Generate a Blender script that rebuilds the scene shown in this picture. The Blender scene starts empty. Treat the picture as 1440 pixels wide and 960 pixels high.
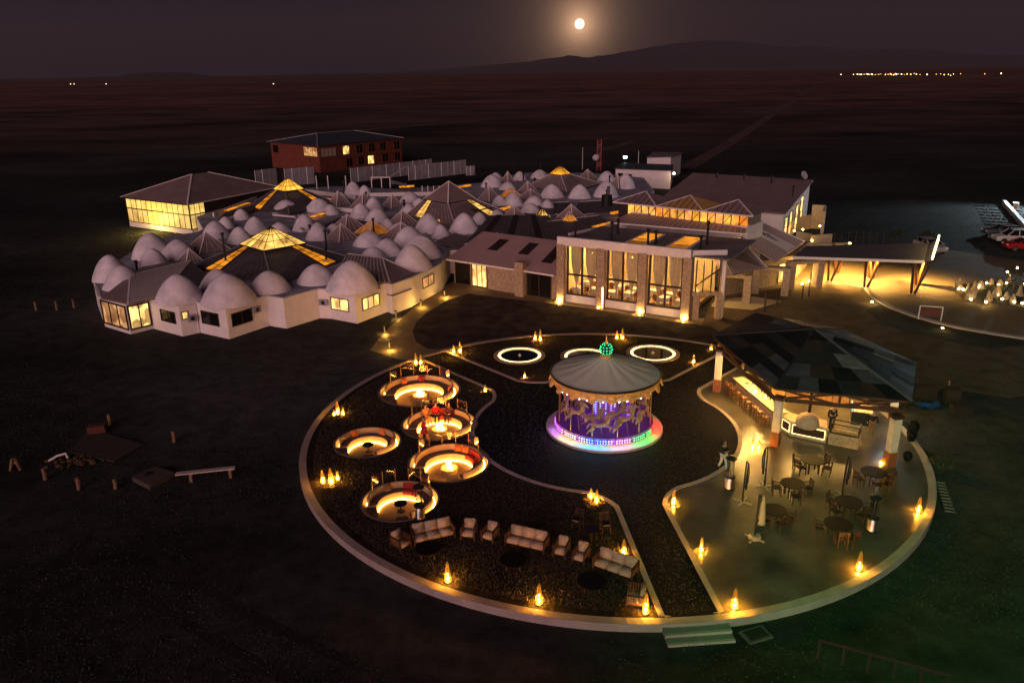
import bpy, bmesh, math, random
from math import sin, cos, pi, radians, hypot, atan2, sqrt
from mathutils import Matrix, Vector
random.seed(7)
sc = bpy.context.scene
COL = sc.collection
# ------------------------------------------------------------------ camera
F = 1100.0; PITCH = radians(19.06); ROLL = radians(-.75); H = 21.0; ZG = -0.35
cam = bpy.data.cameras.new('camera'); camo = bpy.data.objects.new('camera', cam); COL.objects.link(camo)
cam.sensor_width = 36.0; cam.lens = 36.0 * F / 1440.0; cam.clip_start = 0.5; cam.clip_end = 60000
camo.matrix_world = Matrix.Translation((0, 0, H)) @ Matrix.Rotation(pi / 2 - PITCH, 4, 'X') @ Matrix.Rotation(ROLL, 4, 'Z')
sc.camera = camo
sc.render.engine = 'CYCLES'
cy = sc.cycles
cy.use_denoising = True; cy.max_bounces = 6; cy.diffuse_bounces = 3; cy.glossy_bounces = 3
cy.transparent_max_bounces = 16; cy.transmission_bounces = 4; cy.sample_clamp_indirect = 4.0; cy.sample_clamp_direct = 0
cy.caustics_reflective = False; cy.caustics_refractive = False
vs = sc.view_settings; vs.view_transform = 'Standard'; vs.look = 'None'; vs.exposure = 0.2; vs.gamma = 1.0; vs.use_curve_mapping = False

def ray(x, y):
    x = x - 720.; y = 480. - y
    c, s = cos(ROLL), sin(ROLL)
    x, y = c * x - s * y, s * x + c * y
    return (x / F, cos(PITCH) + sin(PITCH) * y / F, -sin(PITCH) + cos(PITCH) * y / F)
def G(x, y, z=0.0):
    """point of the plane at height z that the photograph shows at (x, y)"""
    d = ray(x, y); t = (z - H) / d[2]
    return Vector((d[0] * t, d[1] * t, z))
def hgt(x, y, x2, y2, z=0.0):
    """height of an upright that stands at (x, y) on plane z and ends at (x2, y2)"""
    g = G(x, y, z); d = ray(x2, y2); t = hypot(g.x, g.y) / hypot(d[0], d[1])
    return H + d[2] * t - z
def dep(p):
    return p[1] * cos(PITCH) - (p[2] - H) * sin(PITCH)

# ------------------------------------------------------------------ sky and light
MOON_DIR = Vector(ray(815, 34)).normalized()
SUN_AZ = radians(200)          # afterglow of the sun that has set behind the camera
world = bpy.data.worlds.new('World'); sc.world = world; world.use_nodes = True
wn = world.node_tree.nodes; wl = world.node_tree.links
for n in list(wn): wn.remove(n)
wo = wn.new('ShaderNodeOutputWorld'); bg = wn.new('ShaderNodeBackground')
sky = wn.new('ShaderNodeTexSky'); sky.sky_type = 'NISHITA'; sky.sun_disc = False
sky.sun_elevation = radians(-1.0); sky.sun_rotation = SUN_AZ; sky.altitude = 3800; sky.air_density = 1.0; sky.dust_density = 2.0; sky.ozone_density = 3.0
tint = wn.new('ShaderNodeMixRGB'); tint.blend_type = 'MULTIPLY'; tint.inputs[0].default_value = 1
tint.inputs[2].default_value = (.86, .60, .66, 1)
wl.new(sky.outputs[0], tint.inputs[1])
# moonlit haze round the moon
geo = wn.new('ShaderNodeNewGeometry'); dt = wn.new('ShaderNodeVectorMath'); dt.operation = 'DOT_PRODUCT'
nrm = wn.new('ShaderNodeVectorMath'); nrm.operation = 'NORMALIZE'
tc = wn.new('ShaderNodeTexCoord'); wl.new(tc.outputs['Generated'], nrm.inputs[0])
wl.new(nrm.outputs[0], dt.inputs[0]); dt.inputs[1].default_value = MOON_DIR
ac = wn.new('ShaderNodeMath'); ac.operation = 'ARCCOSINE'; wl.new(dt.outputs['Value'], ac.inputs[0])
def wmath(op, a, b):
    n = wn.new('ShaderNodeMath'); n.operation = op
    for i, q in enumerate((a, b)):
        if q is None: continue
        if isinstance(q, (int, float)): n.inputs[i].default_value = q
        else: wl.new(q, n.inputs[i])
    return n.outputs[0]
def halo(width, amp):
    e = wmath('DIVIDE', ac.outputs[0], width); e = wmath('MULTIPLY', e, -1.0); e = wmath('EXPONENT', e, None)
    return wmath('MULTIPLY', e, amp)
hs = wmath('ADD', halo(radians(.85), 1.5), halo(radians(3.2), .13))
hc = wn.new('ShaderNodeMixRGB'); hc.blend_type = 'MULTIPLY'; hc.inputs[0].default_value = 1
hc.inputs[1].default_value = (1, .55, .30, 1); wl.new(hs, hc.inputs[2])
SKY_K = .020
sm = wn.new('ShaderNodeMixRGB'); sm.blend_type = 'MULTIPLY'; sm.inputs[0].default_value = 1
wl.new(tint.outputs[0], sm.inputs[1]); sm.inputs[2].default_value = (SKY_K, SKY_K, SKY_K, 1)
ad = wn.new('ShaderNodeMixRGB'); ad.blend_type = 'ADD'; ad.inputs[0].default_value = 1
wl.new(sm.outputs[0], ad.inputs[1]); wl.new(hc.outputs[0], ad.inputs[2])
tw = wn.new('ShaderNodeMixRGB'); tw.blend_type = 'ADD'; tw.inputs[0].default_value = 1
wl.new(ad.outputs[0], tw.inputs[1]); tw.inputs[2].default_value = (.0056, .0049, .0070, 1)      # even twilight airglow
wl.new(tw.outputs[0], bg.inputs['Color']); bg.inputs['Strength'].default_value = 1.0
wl.new(bg.outputs[0], wo.inputs['Surface'])
sl = bpy.data.lights.new('dusk_glow', 'SUN'); sl.energy = 1.75; sl.angle = radians(55); sl.color = (1, .61, .595)
so = bpy.data.objects.new('dusk_glow', sl); COL.objects.link(so)
sel = radians(8)
so.rotation_euler = Vector((-sin(SUN_AZ) * cos(sel), -cos(SUN_AZ) * cos(sel), -sin(sel))).to_track_quat('-Z', 'Y').to_euler()

# ------------------------------------------------------------------ helpers
def tag(o, label=None, cat=None, group=None, kind=None):
    if label: o['label'] = label
    if cat: o['category'] = cat
    if group: o['group'] = group
    if kind: o['kind'] = kind
    return o
WM = {}
def thing(name, label, cat, loc=(0, 0, 0), rz=0.0, group=None):
    o = bpy.data.objects.new(name, None); COL.objects.link(o); o.empty_display_size = .3
    o.location = loc; o.rotation_euler = (0, 0, rz)
    WM[o.name] = Matrix.Translation(loc) @ Matrix.Rotation(rz, 4, 'Z')
    return tag(o, label, cat, group)
def cross(a, b): return Vector(a).cross(Vector(b))
class MB:
    def __init__(s, w=False, T=None): s.v = []; s.f = []; s.w = w; s.T = T
    def add(s, vs_, fs):
        b = len(s.v)
        s.v += [tuple(s.T @ Vector(p)) if s.T else tuple(p) for p in vs_]
        s.f += [tuple(b + i for i in q) for q in fs]
        return s
    def box(s, cx, cy, cz, sx, sy, sz, rz=0.0):
        c, d = cos(rz), sin(rz); V = []
        for z in (-sz / 2, sz / 2):
            for x, y in ((-1, -1), (1, -1), (1, 1), (-1, 1)):
                X, Y = x * sx / 2, y * sy / 2
                V.append((cx + c * X - d * Y, cy + d * X + c * Y, cz + z))
        return s.add(V, [(3, 2, 1, 0), (4, 5, 6, 7), (0, 1, 5, 4), (1, 2, 6, 5), (2, 3, 7, 6), (3, 0, 4, 7)])
    def bar(s, a, b, w, h, up=(0, 0, 1)):
        a, b = Vector(a), Vector(b); d = (b - a).normalized(); u = Vector(up)
        if abs(d.dot(u)) > .98: u = Vector((0, 1, 0))
        sd = d.cross(u).normalized(); u = sd.cross(d)
        V = []
        for p in (a, b):
            for i, j in ((-1, -1), (1, -1), (1, 1), (-1, 1)): V.append(p + sd * i * w / 2 + u * j * h / 2)
        return s.add(V, [(0, 1, 2, 3), (7, 6, 5, 4), (0, 4, 5, 1), (1, 5, 6, 2), (2, 6, 7, 3), (3, 7, 4, 0)])
    def tube(s, pts, r, n=6, cap=True):
        pts = [Vector(p) for p in pts]; R = r if isinstance(r, (list, tuple)) else [r] * len(pts)
        V = []; u = None
        for i, p in enumerate(pts):
            d = (pts[min(i + 1, len(pts) - 1)] - pts[max(i - 1, 0)]).normalized()
            if u is None:
                u = Vector((0, 0, 1)) if abs(d.z) < .9 else Vector((1, 0, 0))
            u = (u - d * u.dot(d)).normalized(); w = d.cross(u)
            for k in range(n):
                a = 2 * pi * k / n; V.append(p + (u * cos(a) + w * sin(a)) * R[i])
        Fc = []
        for i in range(len(pts) - 1):
            for k in range(n):
                Fc.append((i * n + k, i * n + (k + 1) % n, (i + 1) * n + (k + 1) % n, (i + 1) * n + k))
        if cap:
            Fc.append(tuple(range(n - 1, -1, -1))); Fc.append(tuple((len(pts) - 1) * n + k for k in range(n)))
        return s.add(V, Fc)
    def lathe(s, prof, n=24, c=(0, 0), a0=0.0, a1=2 * pi, sx=1.0, sy=1.0):
        full = abs(a1 - a0 - 2 * pi) < 1e-6; m = n if full else n + 1; V = []
        for r, z in prof:
            for k in range(m):
                a = a0 + (a1 - a0) * k / n; V.append((c[0] + r * cos(a) * sx, c[1] + r * sin(a) * sy, z))
        Fc = []
        for i in range(len(prof) - 1):
            for k in range(n):
                k2 = (k + 1) % m
                Fc.append((i * m + k, i * m + k2, (i + 1) * m + k2, (i + 1) * m + k))
        return s.add(V, Fc)
    def cyl(s, cx, cy, z0, z1, r0, r1=None, n=12):
        r1 = r0 if r1 is None else r1
        V = [(cx + r * cos(2 * pi * k / n), cy + r * sin(2 * pi * k / n), z) for r, z in ((r0, z0), (r1, z1)) for k in range(n)]
        Fc = [(k, (k + 1) % n, n + (k + 1) % n, n + k) for k in range(n)] + [tuple(range(n - 1, -1, -1)), tuple(range(n, 2 * n))]
        return s.add(V, Fc)
    def poly(s, pts): return s.add(pts, [tuple(range(len(pts)))])
    def prism(s, pts, z0, z1, bottom=True):
        n = len(pts)
        ar = sum(pts[i][0] * pts[(i + 1) % n][1] - pts[(i + 1) % n][0] * pts[i][1] for i in range(n))
        if ar < 0: pts = pts[::-1]
        V = [(p[0], p[1], z0) for p in pts] + [(p[0], p[1], z1) for p in pts]
        Fc = [(i, (i + 1) % n, n + (i + 1) % n, n + i) for i in range(n)] + [tuple(range(n, 2 * n))]
        if bottom: Fc.append(tuple(range(n - 1, -1, -1)))
        return s.add(V, Fc)
    def slab(s, q, t):
        """thick plate: polygon q (3D, any tilt) given thickness t downwards"""
        n = len(q); V = [tuple(p) for p in q] + [(p[0], p[1], p[2] - t) for p in q]
        return s.add(V, [tuple(range(n)), tuple(range(2 * n - 1, n - 1, -1))] + [(i, n + i, n + (i + 1) % n, (i + 1) % n) for i in range(n)])
    def sph(s, c, r, n=12, m=8):
        r = r if isinstance(r, (tuple, list)) else (r, r, r); V = [(c[0], c[1], c[2] - r[2])]
        for i in range(1, m):
            t = -pi / 2 + pi * i / m
            for k in range(n):
                a = 2 * pi * k / n; V.append((c[0] + r[0] * cos(t) * cos(a), c[1] + r[1] * cos(t) * sin(a), c[2] + r[2] * sin(t)))
        V.append((c[0], c[1], c[2] + r[2])); Fc = []
        for k in range(n):
            Fc.append((0, 1 + (k + 1) % n, 1 + k)); Fc.append((len(V) - 1, 1 + (m - 2) * n + k, 1 + (m - 2) * n + (k + 1) % n))
        for i in range(m - 2):
            for k in range(n):
                a = 1 + i * n; Fc.append((a + k, a + (k + 1) % n, a + n + (k + 1) % n, a + n + k))
        return s.add(V, Fc)
    def ob(s, name, mat, parent=None, smooth=False):
        me = bpy.data.meshes.new(name)
        V = s.v
        if parent is not None and s.w:
            inv = WM[parent.name].inverted(); V = [inv @ Vector(p) for p in V]
        me.from_pydata([tuple(p) for p in V], [], s.f); me.update()
        me.materials.append(mat)
        if smooth: me.polygons.foreach_set('use_smooth', [True] * len(me.polygons))
        o = bpy.data.objects.new(name, me); COL.objects.link(o)
        if parent is not None:
            o.parent = parent; WM[o.name] = WM[parent.name]
        else: WM[o.name] = Matrix.Identity(4)
        return o
def B(*a, **k): return MB().box(*a, **k)
def copy_tree(o, parent=None, loc=None, rz=None, label=None, group=None):
    c = o.copy(); COL.objects.link(c); c.parent = parent
    if parent is None:
        if loc is not None: c.location = loc
        if rz is not None: c.rotation_euler = (0, 0, rz)
        if label: c['label'] = label
        if group: c['group'] = group
    WM[c.name] = (Matrix.Translation(c.location) @ Matrix.Rotation(c.rotation_euler[2], 4, 'Z')) if parent is None else WM[parent.name]
    for ch in KIDS(o): copy_tree(ch, c)
    return c
def KIDS(o): return [x for x in o.children]
def lamp(name, loc, energy, color, radius=.1, parent=None, kind='POINT', rot=None, spot=None):
    l = bpy.data.lights.new(name, kind); l.energy = energy; l.color = color
    if kind == 'AREA': l.size = radius
    else: l.shadow_soft_size = radius
    if spot: l.spot_size = spot; l.spot_blend = .6
    o = bpy.data.objects.new(name, l); COL.objects.link(o); o.location = loc
    if rot: o.rotation_euler = rot
    if parent is not None: o.parent = parent
    return o

# ------------------------------------------------------------------ materials
def mat(name, col, rough=.7, metal=0.0, var=.15, scale=3.0, bump=.0, bscale=None, col2=None, emit=None, es=0.0, spec=.4, detail=6):
    m = bpy.data.materials.new(name); m.use_nodes = True; nt = m.node_tree; N = nt.nodes; L = nt.links
    b = N['Principled BSDF']; b.inputs['Roughness'].default_value = rough; b.inputs['Metallic'].default_value = metal
    b.inputs['Specular IOR Level'].default_value = spec
    c = (*col, 1); d = (*(col2 if col2 else [x * (1 - var) for x in col]), 1); c1 = c if col2 else (*[min(1, x * (1 + var)) for x in col], 1)
    t = N.new('ShaderNodeTexCoord'); nz = N.new('ShaderNodeTexNoise'); nz.inputs['Scale'].default_value = scale; nz.inputs['Detail'].default_value = detail; nz.inputs['Roughness'].default_value = .6
    L.new(t.outputs['Object'], nz.inputs['Vector'])
    r = N.new('ShaderNodeValToRGB'); r.color_ramp.elements[0].position = .32; r.color_ramp.elements[1].position = .68
    r.color_ramp.elements[0].color = d; r.color_ramp.elements[1].color = c1
    L.new(nz.outputs['Fac'], r.inputs['Fac']); L.new(r.outputs[0], b.inputs['Base Color'])
    if bump:
        n2 = N.new('ShaderNodeTexNoise'); n2.inputs['Scale'].default_value = bscale or scale * 8; n2.inputs['Detail'].default_value = 4
        L.new(t.outputs['Object'], n2.inputs['Vector'])
        bp = N.new('ShaderNodeBump'); bp.inputs['Strength'].default_value = min(1, bump); bp.inputs['Distance'].default_value = .03
        L.new(n2.outputs['Fac'], bp.inputs['Height']); L.new(bp.outputs[0], b.inputs['Normal'])
    if emit:
        b.inputs['Emission Color'].default_value = (*emit, 1); b.inputs['Emission Strength'].default_value = es
    return m
def emat(name, col, s, var=0.0, scale=2.0, detail=3.0, lo=.3, hi=.7, cells=0.0):
    m = bpy.data.materials.new(name); m.use_nodes = True; nt = m.node_tree; N = nt.nodes; L = nt.links
    b = N['Principled BSDF']; b.inputs['Base Color'].default_value = (*[x * .5 for x in col], 1); b.inputs['Roughness'].default_value = .4
    b.inputs['Emission Color'].default_value = (*col, 1); b.inputs['Emission Strength'].default_value = s
    if var:
        t = N.new('ShaderNodeTexCoord'); nz = N.new('ShaderNodeTexNoise'); nz.inputs['Scale'].default_value = scale; nz.inputs['Detail'].default_value = detail
        L.new(t.outputs['Object'], nz.inputs['Vector']); mr = N.new('ShaderNodeMapRange')
        mr.inputs[1].default_value = lo; mr.inputs[2].default_value = hi; mr.inputs[3].default_value = s * (1 - var); mr.inputs[4].default_value = s * (1 + var)
        L.new(nz.outputs['Fac'], mr.inputs[0]); out_ = mr.outputs[0]
        if cells:   # furniture, curtains and lamps of the room seen through the pane
            mp_ = N.new('ShaderNodeMapping'); mp_.inputs['Scale'].default_value = (cells, cells, cells * .7); L.new(t.outputs['Object'], mp_.inputs[0])
            vo = N.new('ShaderNodeTexVoronoi'); vo.distance = 'CHEBYCHEV'; vo.inputs['Scale'].default_value = 1.0; L.new(mp_.outputs[0], vo.inputs['Vector'])
            sp_ = N.new('ShaderNodeSeparateColor'); L.new(vo.outputs['Color'], sp_.inputs[0])
            m2 = N.new('ShaderNodeMapRange'); m2.inputs[1].default_value = .1; m2.inputs[2].default_value = .8; m2.inputs[3].default_value = .22; m2.inputs[4].default_value = 1.25; L.new(sp_.outputs[0], m2.inputs[0])
            ml = N.new('ShaderNodeMath'); ml.operation = 'MULTIPLY'; L.new(out_, ml.inputs[0]); L.new(m2.outputs[0], ml.inputs[1]); out_ = ml.outputs[0]
        L.new(out_, b.inputs['Emission Strength'])
    return m
def glassmat(name, tintc=(.9, .9, .9), gloss=.12, em=None, es=0.0):
    m = bpy.data.materials.new(name); m.use_nodes = True; nt = m.node_tree; N = nt.nodes; L = nt.links
    for n in list(N): N.remove(n)
    o = N.new('ShaderNodeOutputMaterial'); tr = N.new('ShaderNodeBsdfTransparent'); tr.inputs[0].default_value = (*tintc, 1)
    gl = N.new('ShaderNodeBsdfGlossy'); gl.inputs['Roughness'].default_value = .03; gl.inputs[0].default_value = (1, 1, 1, 1)
    mx = N.new('ShaderNodeMixShader')
    if gloss is None:
        lw = N.new('ShaderNodeLayerWeight'); lw.inputs[0].default_value = .25; L.new(lw.outputs['Fresnel'], mx.inputs[0])
    else: mx.inputs[0].default_value = gloss
    L.new(tr.outputs[0], mx.inputs[1]); L.new(gl.outputs[0], mx.inputs[2]); last = mx
    if em:
        e = N.new('ShaderNodeEmission'); e.inputs[0].default_value = (*em, 1); e.inputs[1].default_value = es
        a = N.new('ShaderNodeAddShader'); L.new(mx.outputs[0], a.inputs[0]); L.new(e.outputs[0], a.inputs[1]); last = a
    L.new(last.outputs[0], o.inputs[0]); return m
X = {}
X['wall'] = mat('white_render', (.84, .765, .745), .85, var=.07, scale=.9, bump=.15, bscale=14)
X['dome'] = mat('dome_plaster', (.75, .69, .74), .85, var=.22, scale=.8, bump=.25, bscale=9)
X['trim'] = mat('white_trim', (.78, .71, .69), .6, var=.06)
X['flatroof'] = mat('flat_roof_membrane', (.15, .135, .15), .8, var=.3, scale=.6, bump=.2)
X['slate'] = mat('dark_roof_sheet', (.10, .085, .092), .55, var=.25, scale=.7)
X['roof'] = mat('brown_roof_sheet', (.24, .165, .165), .6, var=.14, scale=.5, bump=.15, bscale=25)
X['rib'] = mat('roof_rib', (.52, .43, .41), .5, var=.1)
X['frame'] = mat('dark_window_frame', (.035, .018, .014), .5)
X['black'] = mat('black_metal', (.012, .012, .013), .45)
X['stone'] = mat('pale_stone_cladding', (.36, .265, .185), .85, var=.35, scale=5.0, bump=.9, bscale=9)
X['brick'] = mat('red_brick', (.17, .040, .024), .85, var=.3, scale=2.0, bump=.4)
X['blueroof'] = mat('blue_grey_roof', (.045, .05, .065), .5, var=.2)
X['corr'] = mat('zinc_fence_sheet', (.34, .31, .33), .5, var=.2, scale=.6)
X['tan'] = mat('tan_paving', (.20, .135, .07), .75, var=.25, scale=.5, bump=.2)
X['kerb'] = mat('concrete_kerb', (.34, .28, .26), .8, var=.14, scale=1.1, bump=.3)
X['concrete'] = mat('polished_concrete', (.076, .071, .056), .32, var=.62, scale=.45, bump=.12, bscale=5, detail=10)
X['asphalt'] = mat('dark_gravel_path', (.008, .0075, .008), .85, var=.7, scale=18, bump=1.0, bscale=30, spec=.08)
X['soil'] = mat('dark_lawn_soil', (.026, .020, .013), .95, var=.5, scale=2.2, bump=.9, bscale=14, spec=.05)
X['lawn'] = mat('dry_lawn', (.060, .045, .038), .95, var=.5, scale=.8, bump=.6, bscale=8, spec=.05)
X['bed'] = mat('planted_bed', (.018, .016, .012), .95, var=.4, scale=1.5, bump=.6)
X['court'] = mat('gravel_court', (.10, .072, .05), .9, var=.3, scale=.7, bump=.6, bscale=16, spec=.08)
X['wood'] = mat('brown_timber', (.16, .062, .024), .6, var=.35, scale=4)
X['darkwood'] = mat('dark_timber', (.045, .018, .010), .55, var=.35, scale=5)
X['tabletop'] = mat('dark_table_top', (.010, .006, .005), .6, var=.2, spec=.1)
X['cushion'] = mat('cream_cushion', (.38, .30, .235), .9, var=.08, scale=4)
X['orange'] = mat('orange_cushion_cloth', (.55, .15, .035), .9, var=.25, scale=9)
X['blanket'] = mat('red_blanket_cloth', (.30, .025, .02), .95, var=.5, scale=11)
X['pitconc'] = mat('pit_concrete', (.42, .28, .16), .75, var=.15, scale=1.6, bump=.2)
X['pitseat'] = mat('pit_seat_slab', (.115, .085, .075), .75, var=.2, scale=2)
X['clay'] = mat('clay_plaster', (.42, .30, .22), .9, var=.12, scale=3, bump=.3)
X['steel'] = mat('brushed_steel', (.45, .42, .40), .28, 1.0, var=.1)
X['glass'] = glassmat('clear_glass', (.93, .95, .93), None)
X['darkglass'] = mat('dark_window_glass', (.010, .009, .009), .08, var=.1, spec=.6)
X['win'] = emat('lit_window_glass', (1.0, .58, .15), 1.1, .4, .9, 2, cells=1.7)
X['winb'] = emat('bright_lit_window', (1.0, .62, .19), 1.5, .45, .9, 2, cells=1.5)
X['windim'] = emat('dim_lit_window', (.95, .52, .20), .42, .5, 1.5, cells=1.3)
X['sky_or'] = emat('orange_skylight_sheet', (1.0, .34, .02), .62, .7, .9)
X['sky_dim'] = emat('dim_skylight_sheet', (1.0, .33, .03), .16, .8, .9)
X['sky_y'] = emat('yellow_glass_roof', (1.0, .56, .12), .85, .85, .9, 6)
X['led'] = emat('warm_led_strip', (1.0, .50, .09), 38.0)
X['ledlow'] = emat('warm_rope_light', (1.0, .68, .26), 3.2, .5, 7)
X['bulb'] = emat('lantern_bulb', (1.0, .52, .10), 1700.0)
X['amber'] = glassmat('amber_glass', (.98, .74, .26), .06, (1.0, .45, .04), .16)
X['flame'] = emat('fire_flame', (1.0, .40, .06), 60.0, .6, 3)
X['ember'] = emat('glowing_ember', (1.0, .22, .02), 4.0, .8, 12)
X['skin'] = mat('skin', (.36, .20, .13), .6)
X['darkcloth'] = mat('dark_cloth', (.014, .013, .017), .9)
X['whitecloth'] = mat('white_cloth', (.62, .58, .54), .9)
X['browncloth'] = mat('brown_cloth', (.22, .12, .05), .9)
X['redcloth'] = mat('red_cloth', (.50, .015, .012), .9)
X['tancloth'] = mat('tan_orange_cloth', (.50, .20, .05), .9, var=.4, scale=10)
X['hair'] = mat('dark_hair', (.012, .008, .006), .6)
X['curtain'] = mat('cream_curtain', (.46, .36, .24), .9, var=.1, scale=2)
def translucent(m, col):
    nt = m.node_tree; N = nt.nodes; b = N['Principled BSDF']; tr = N.new('ShaderNodeBsdfTranslucent'); tr.inputs[0].default_value = (*col, 1)
    mx = N.new('ShaderNodeMixShader'); mx.inputs[0].default_value = .035; o = N['Material Output']
    nt.links.new(b.outputs[0], mx.inputs[1]); nt.links.new(tr.outputs[0], mx.inputs[2]); nt.links.new(mx.outputs[0], o.inputs[0])
translucent(X['curtain'], (.7, .52, .28))
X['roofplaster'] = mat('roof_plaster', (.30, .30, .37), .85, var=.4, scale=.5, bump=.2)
X['water'] = mat('dark_pool_water', (.010, .009, .006), .06, var=.2, spec=.6)
X['cream'] = mat('cream_plaster_interior', (.62, .48, .30), .8)
X['floorin'] = mat('warm_timber_floor', (.40, .26, .13), .45, var=.2, scale=2)
# ------------------------------------------------------------------ ground, hills, moon
def groundmat():
    m = bpy.data.materials.new('altiplano_ground'); m.use_nodes = True; nt = m.node_tree; N = nt.nodes; L = nt.links
    b = N['Principled BSDF']; b.inputs['Roughness'].default_value = .95; b.inputs['Specular IOR Level'].default_value = .1
    t = N.new('ShaderNodeTexCoord')
    def noise(sx, sy, det, rough=.6):
        mp = N.new('ShaderNodeMapping'); mp.inputs['Scale'].default_value = (sx, sy, 1); L.new(t.outputs['Object'], mp.inputs[0])
        n = N.new('ShaderNodeTexNoise'); n.inputs['Scale'].default_value = 1; n.inputs['Detail'].default_value = det; n.inputs['Roughness'].default_value = rough
        L.new(mp.outputs[0], n.inputs['Vector']); return n.outputs['Fac']
    def ramp(f, p0, p1, c0, c1):
        r = N.new('ShaderNodeValToRGB'); r.color_ramp.elements[0].position = p0; r.color_ramp.elements[1].position = p1
        r.color_ramp.elements[0].color = (*c0, 1); r.color_ramp.elements[1].color = (*c1, 1); L.new(f, r.inputs[0]); return r.outputs[0]
    def mul(a, c, k=1.0):
        x = N.new('ShaderNodeMixRGB'); x.blend_type = 'MULTIPLY'; x.inputs[0].default_value = k; L.new(a, x.inputs[1]); L.new(c, x.inputs[2]); return x.outputs[0]
    big = ramp(noise(.0016, .004, 5), .35, .65, (.024, .027, .027), (.050, .052, .049))
    mid = ramp(noise(.018, .035, 6), .3, .72, (.22, .22, .22), (1.9, 1.85, 1.85))
    fine = ramp(noise(.9, .9, 7, .7), .25, .75, (.35, .34, .33), (1.6, 1.6, 1.6))
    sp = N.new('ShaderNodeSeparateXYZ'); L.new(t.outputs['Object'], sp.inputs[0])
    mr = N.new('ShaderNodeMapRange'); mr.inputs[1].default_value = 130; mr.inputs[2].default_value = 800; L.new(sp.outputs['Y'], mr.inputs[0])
    steppe_glow = ramp(noise(.0011, .006, 6), .3, .7, (.095, .050, .040), (.20, .098, .072))
    mx = N.new('ShaderNodeMixRGB'); L.new(mr.outputs[0], mx.inputs[0]); L.new(big, mx.inputs[1]); L.new(steppe_glow, mx.inputs[2])   # red plain beyond the estate, brightened: haze and afterglow put into its colour
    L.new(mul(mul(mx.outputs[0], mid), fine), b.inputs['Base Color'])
    bp = N.new('ShaderNodeBump'); bp.inputs['Strength'].default_value = .7; bp.inputs['Distance'].default_value = .06
    L.new(noise(2.2, 2.2, 6, .7), bp.inputs['Height']); L.new(bp.outputs[0], b.inputs['Normal'])
    return m
# one sheet out to the horizon, open under the round plaza (its sunken pits reach below the ground level)
gv = []; gn = 96
for k in range(gn):
    a = 2 * pi * k / gn; c_, s_ = cos(a), sin(a)
    for R_ in (18.2, 400.0, 6000.0, 26000.0):
        gv.append((5.65 + R_ * c_, 44.25 + R_ * s_, ZG))
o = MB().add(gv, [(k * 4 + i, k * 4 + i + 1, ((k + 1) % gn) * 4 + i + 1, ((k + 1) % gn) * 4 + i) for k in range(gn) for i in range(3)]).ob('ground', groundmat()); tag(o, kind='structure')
X['hill'] = mat('hill_earth', (.055, .034, .036), .95, var=.2, scale=.002)
def hills(name, prof, d0, d1, d2):
    xs = [p[0] for p in prof]; V = []; rows = 5; n = 0
    for x in range(int(xs[0]), int(xs[-1]) + 1, 6):
        for (xa, ya), (xb, yb) in zip(prof, prof[1:]):
            if xa <= x <= xb: y = ya + (yb - ya) * (x - xa) / (xb - xa)
        y += (sin(x * .17) * .5 + sin(x * .43 + 1) * .4 + random.uniform(-.3, .3)) * .7
        d = ray(x, y); k = hypot(d[0], d[1]); u = (d[0] / k, d[1] / k); hz = H + d[2] / k * d1
        for i in range(rows):
            f = i / (rows - 2); D = d0 + (d1 - d0) * f if i < rows - 1 else d2
            z = ZG - 2 + (hz - ZG) * (f ** .8 * (1 + (random.uniform(-.12, .12) if 0 < f < 1 else 0))) if i < rows - 1 else ZG - 2
            V.append((u[0] * D, u[1] * D, z))
        n += 1
    Fc = [(a * rows + i, (a + 1) * rows + i, (a + 1) * rows + i + 1, a * rows + i + 1) for a in range(n - 1) for i in range(rows - 1)]
    tag(MB().add(V, Fc).ob(name, X['hill'], smooth=True), kind='structure')
hills('mountain_range', [(560, 101), (660, 94), (740, 87), (780, 81), (802, 78), (826, 81), (850, 78), (890, 71), (930, 64), (960, 60), (1000, 57), (1040, 58), (1065, 62), (1095, 66), (1140, 65), (1170, 67), (1200, 70), (1250, 69), (1290, 69), (1330, 73), (1400, 77), (1500, 80), (1700, 88)], 12000, 15000, 18000)
hills('far_hills', [(-260, 114), (-60, 110), (60, 111), (165, 107), (180, 104), (225, 101.5), (270, 102), (286, 106), (330, 107), (450, 104), (620, 102)], 7000, 8200, 9500)
mp = MOON_DIR * 30000 + Vector((0, 0, H))
tag(MB().sph(mp, 165, 24, 16).ob('moon', emat('moonlit_disc', (1.0, .86, .62), 4.0, .1, .01), smooth=True), 'bright full moon hanging low above the mountain range', 'moon')

# ------------------------------------------------------------------ the round plaza
C = (5.65, 44.25); RO = 18.4; RK = 18.0; RI = 8.05; AR = [radians(46.5), radians(131.3), radians(274.9)]; HW = 1.12
def pol(r, a): return (C[0] + r * cos(a), C[1] + r * sin(a))
tag(MB().lathe([(RO, ZG - .2), (RO, .032), (RK, .032), (RK, -.1)], 160, C).ob('plaza_kerb', X['kerb']), kind='structure')
def resample(P, step, closed=True):
    out = []; n = len(P)
    for i in range(n if closed else n - 1):
        a, b = P[i], P[(i + 1) % n]; L_ = hypot(b[0] - a[0], b[1] - a[1]); k = max(1, int(L_ / step))
        out += [(a[0] + (b[0] - a[0]) * j / k, a[1] + (b[1] - a[1]) * j / k) for j in range(k)]
    if not closed: out.append(P[-1])
    return out
def inset(P, d):
    n = len(P); out = []
    for i in range(n):
        a, b, c = P[i - 1], P[i], P[(i + 1) % n]
        tx, ty = c[0] - a[0], c[1] - a[1]; l = hypot(tx, ty) or 1
        out.append((b[0] - ty / l * d, b[1] + tx / l * d))
    return out
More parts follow.
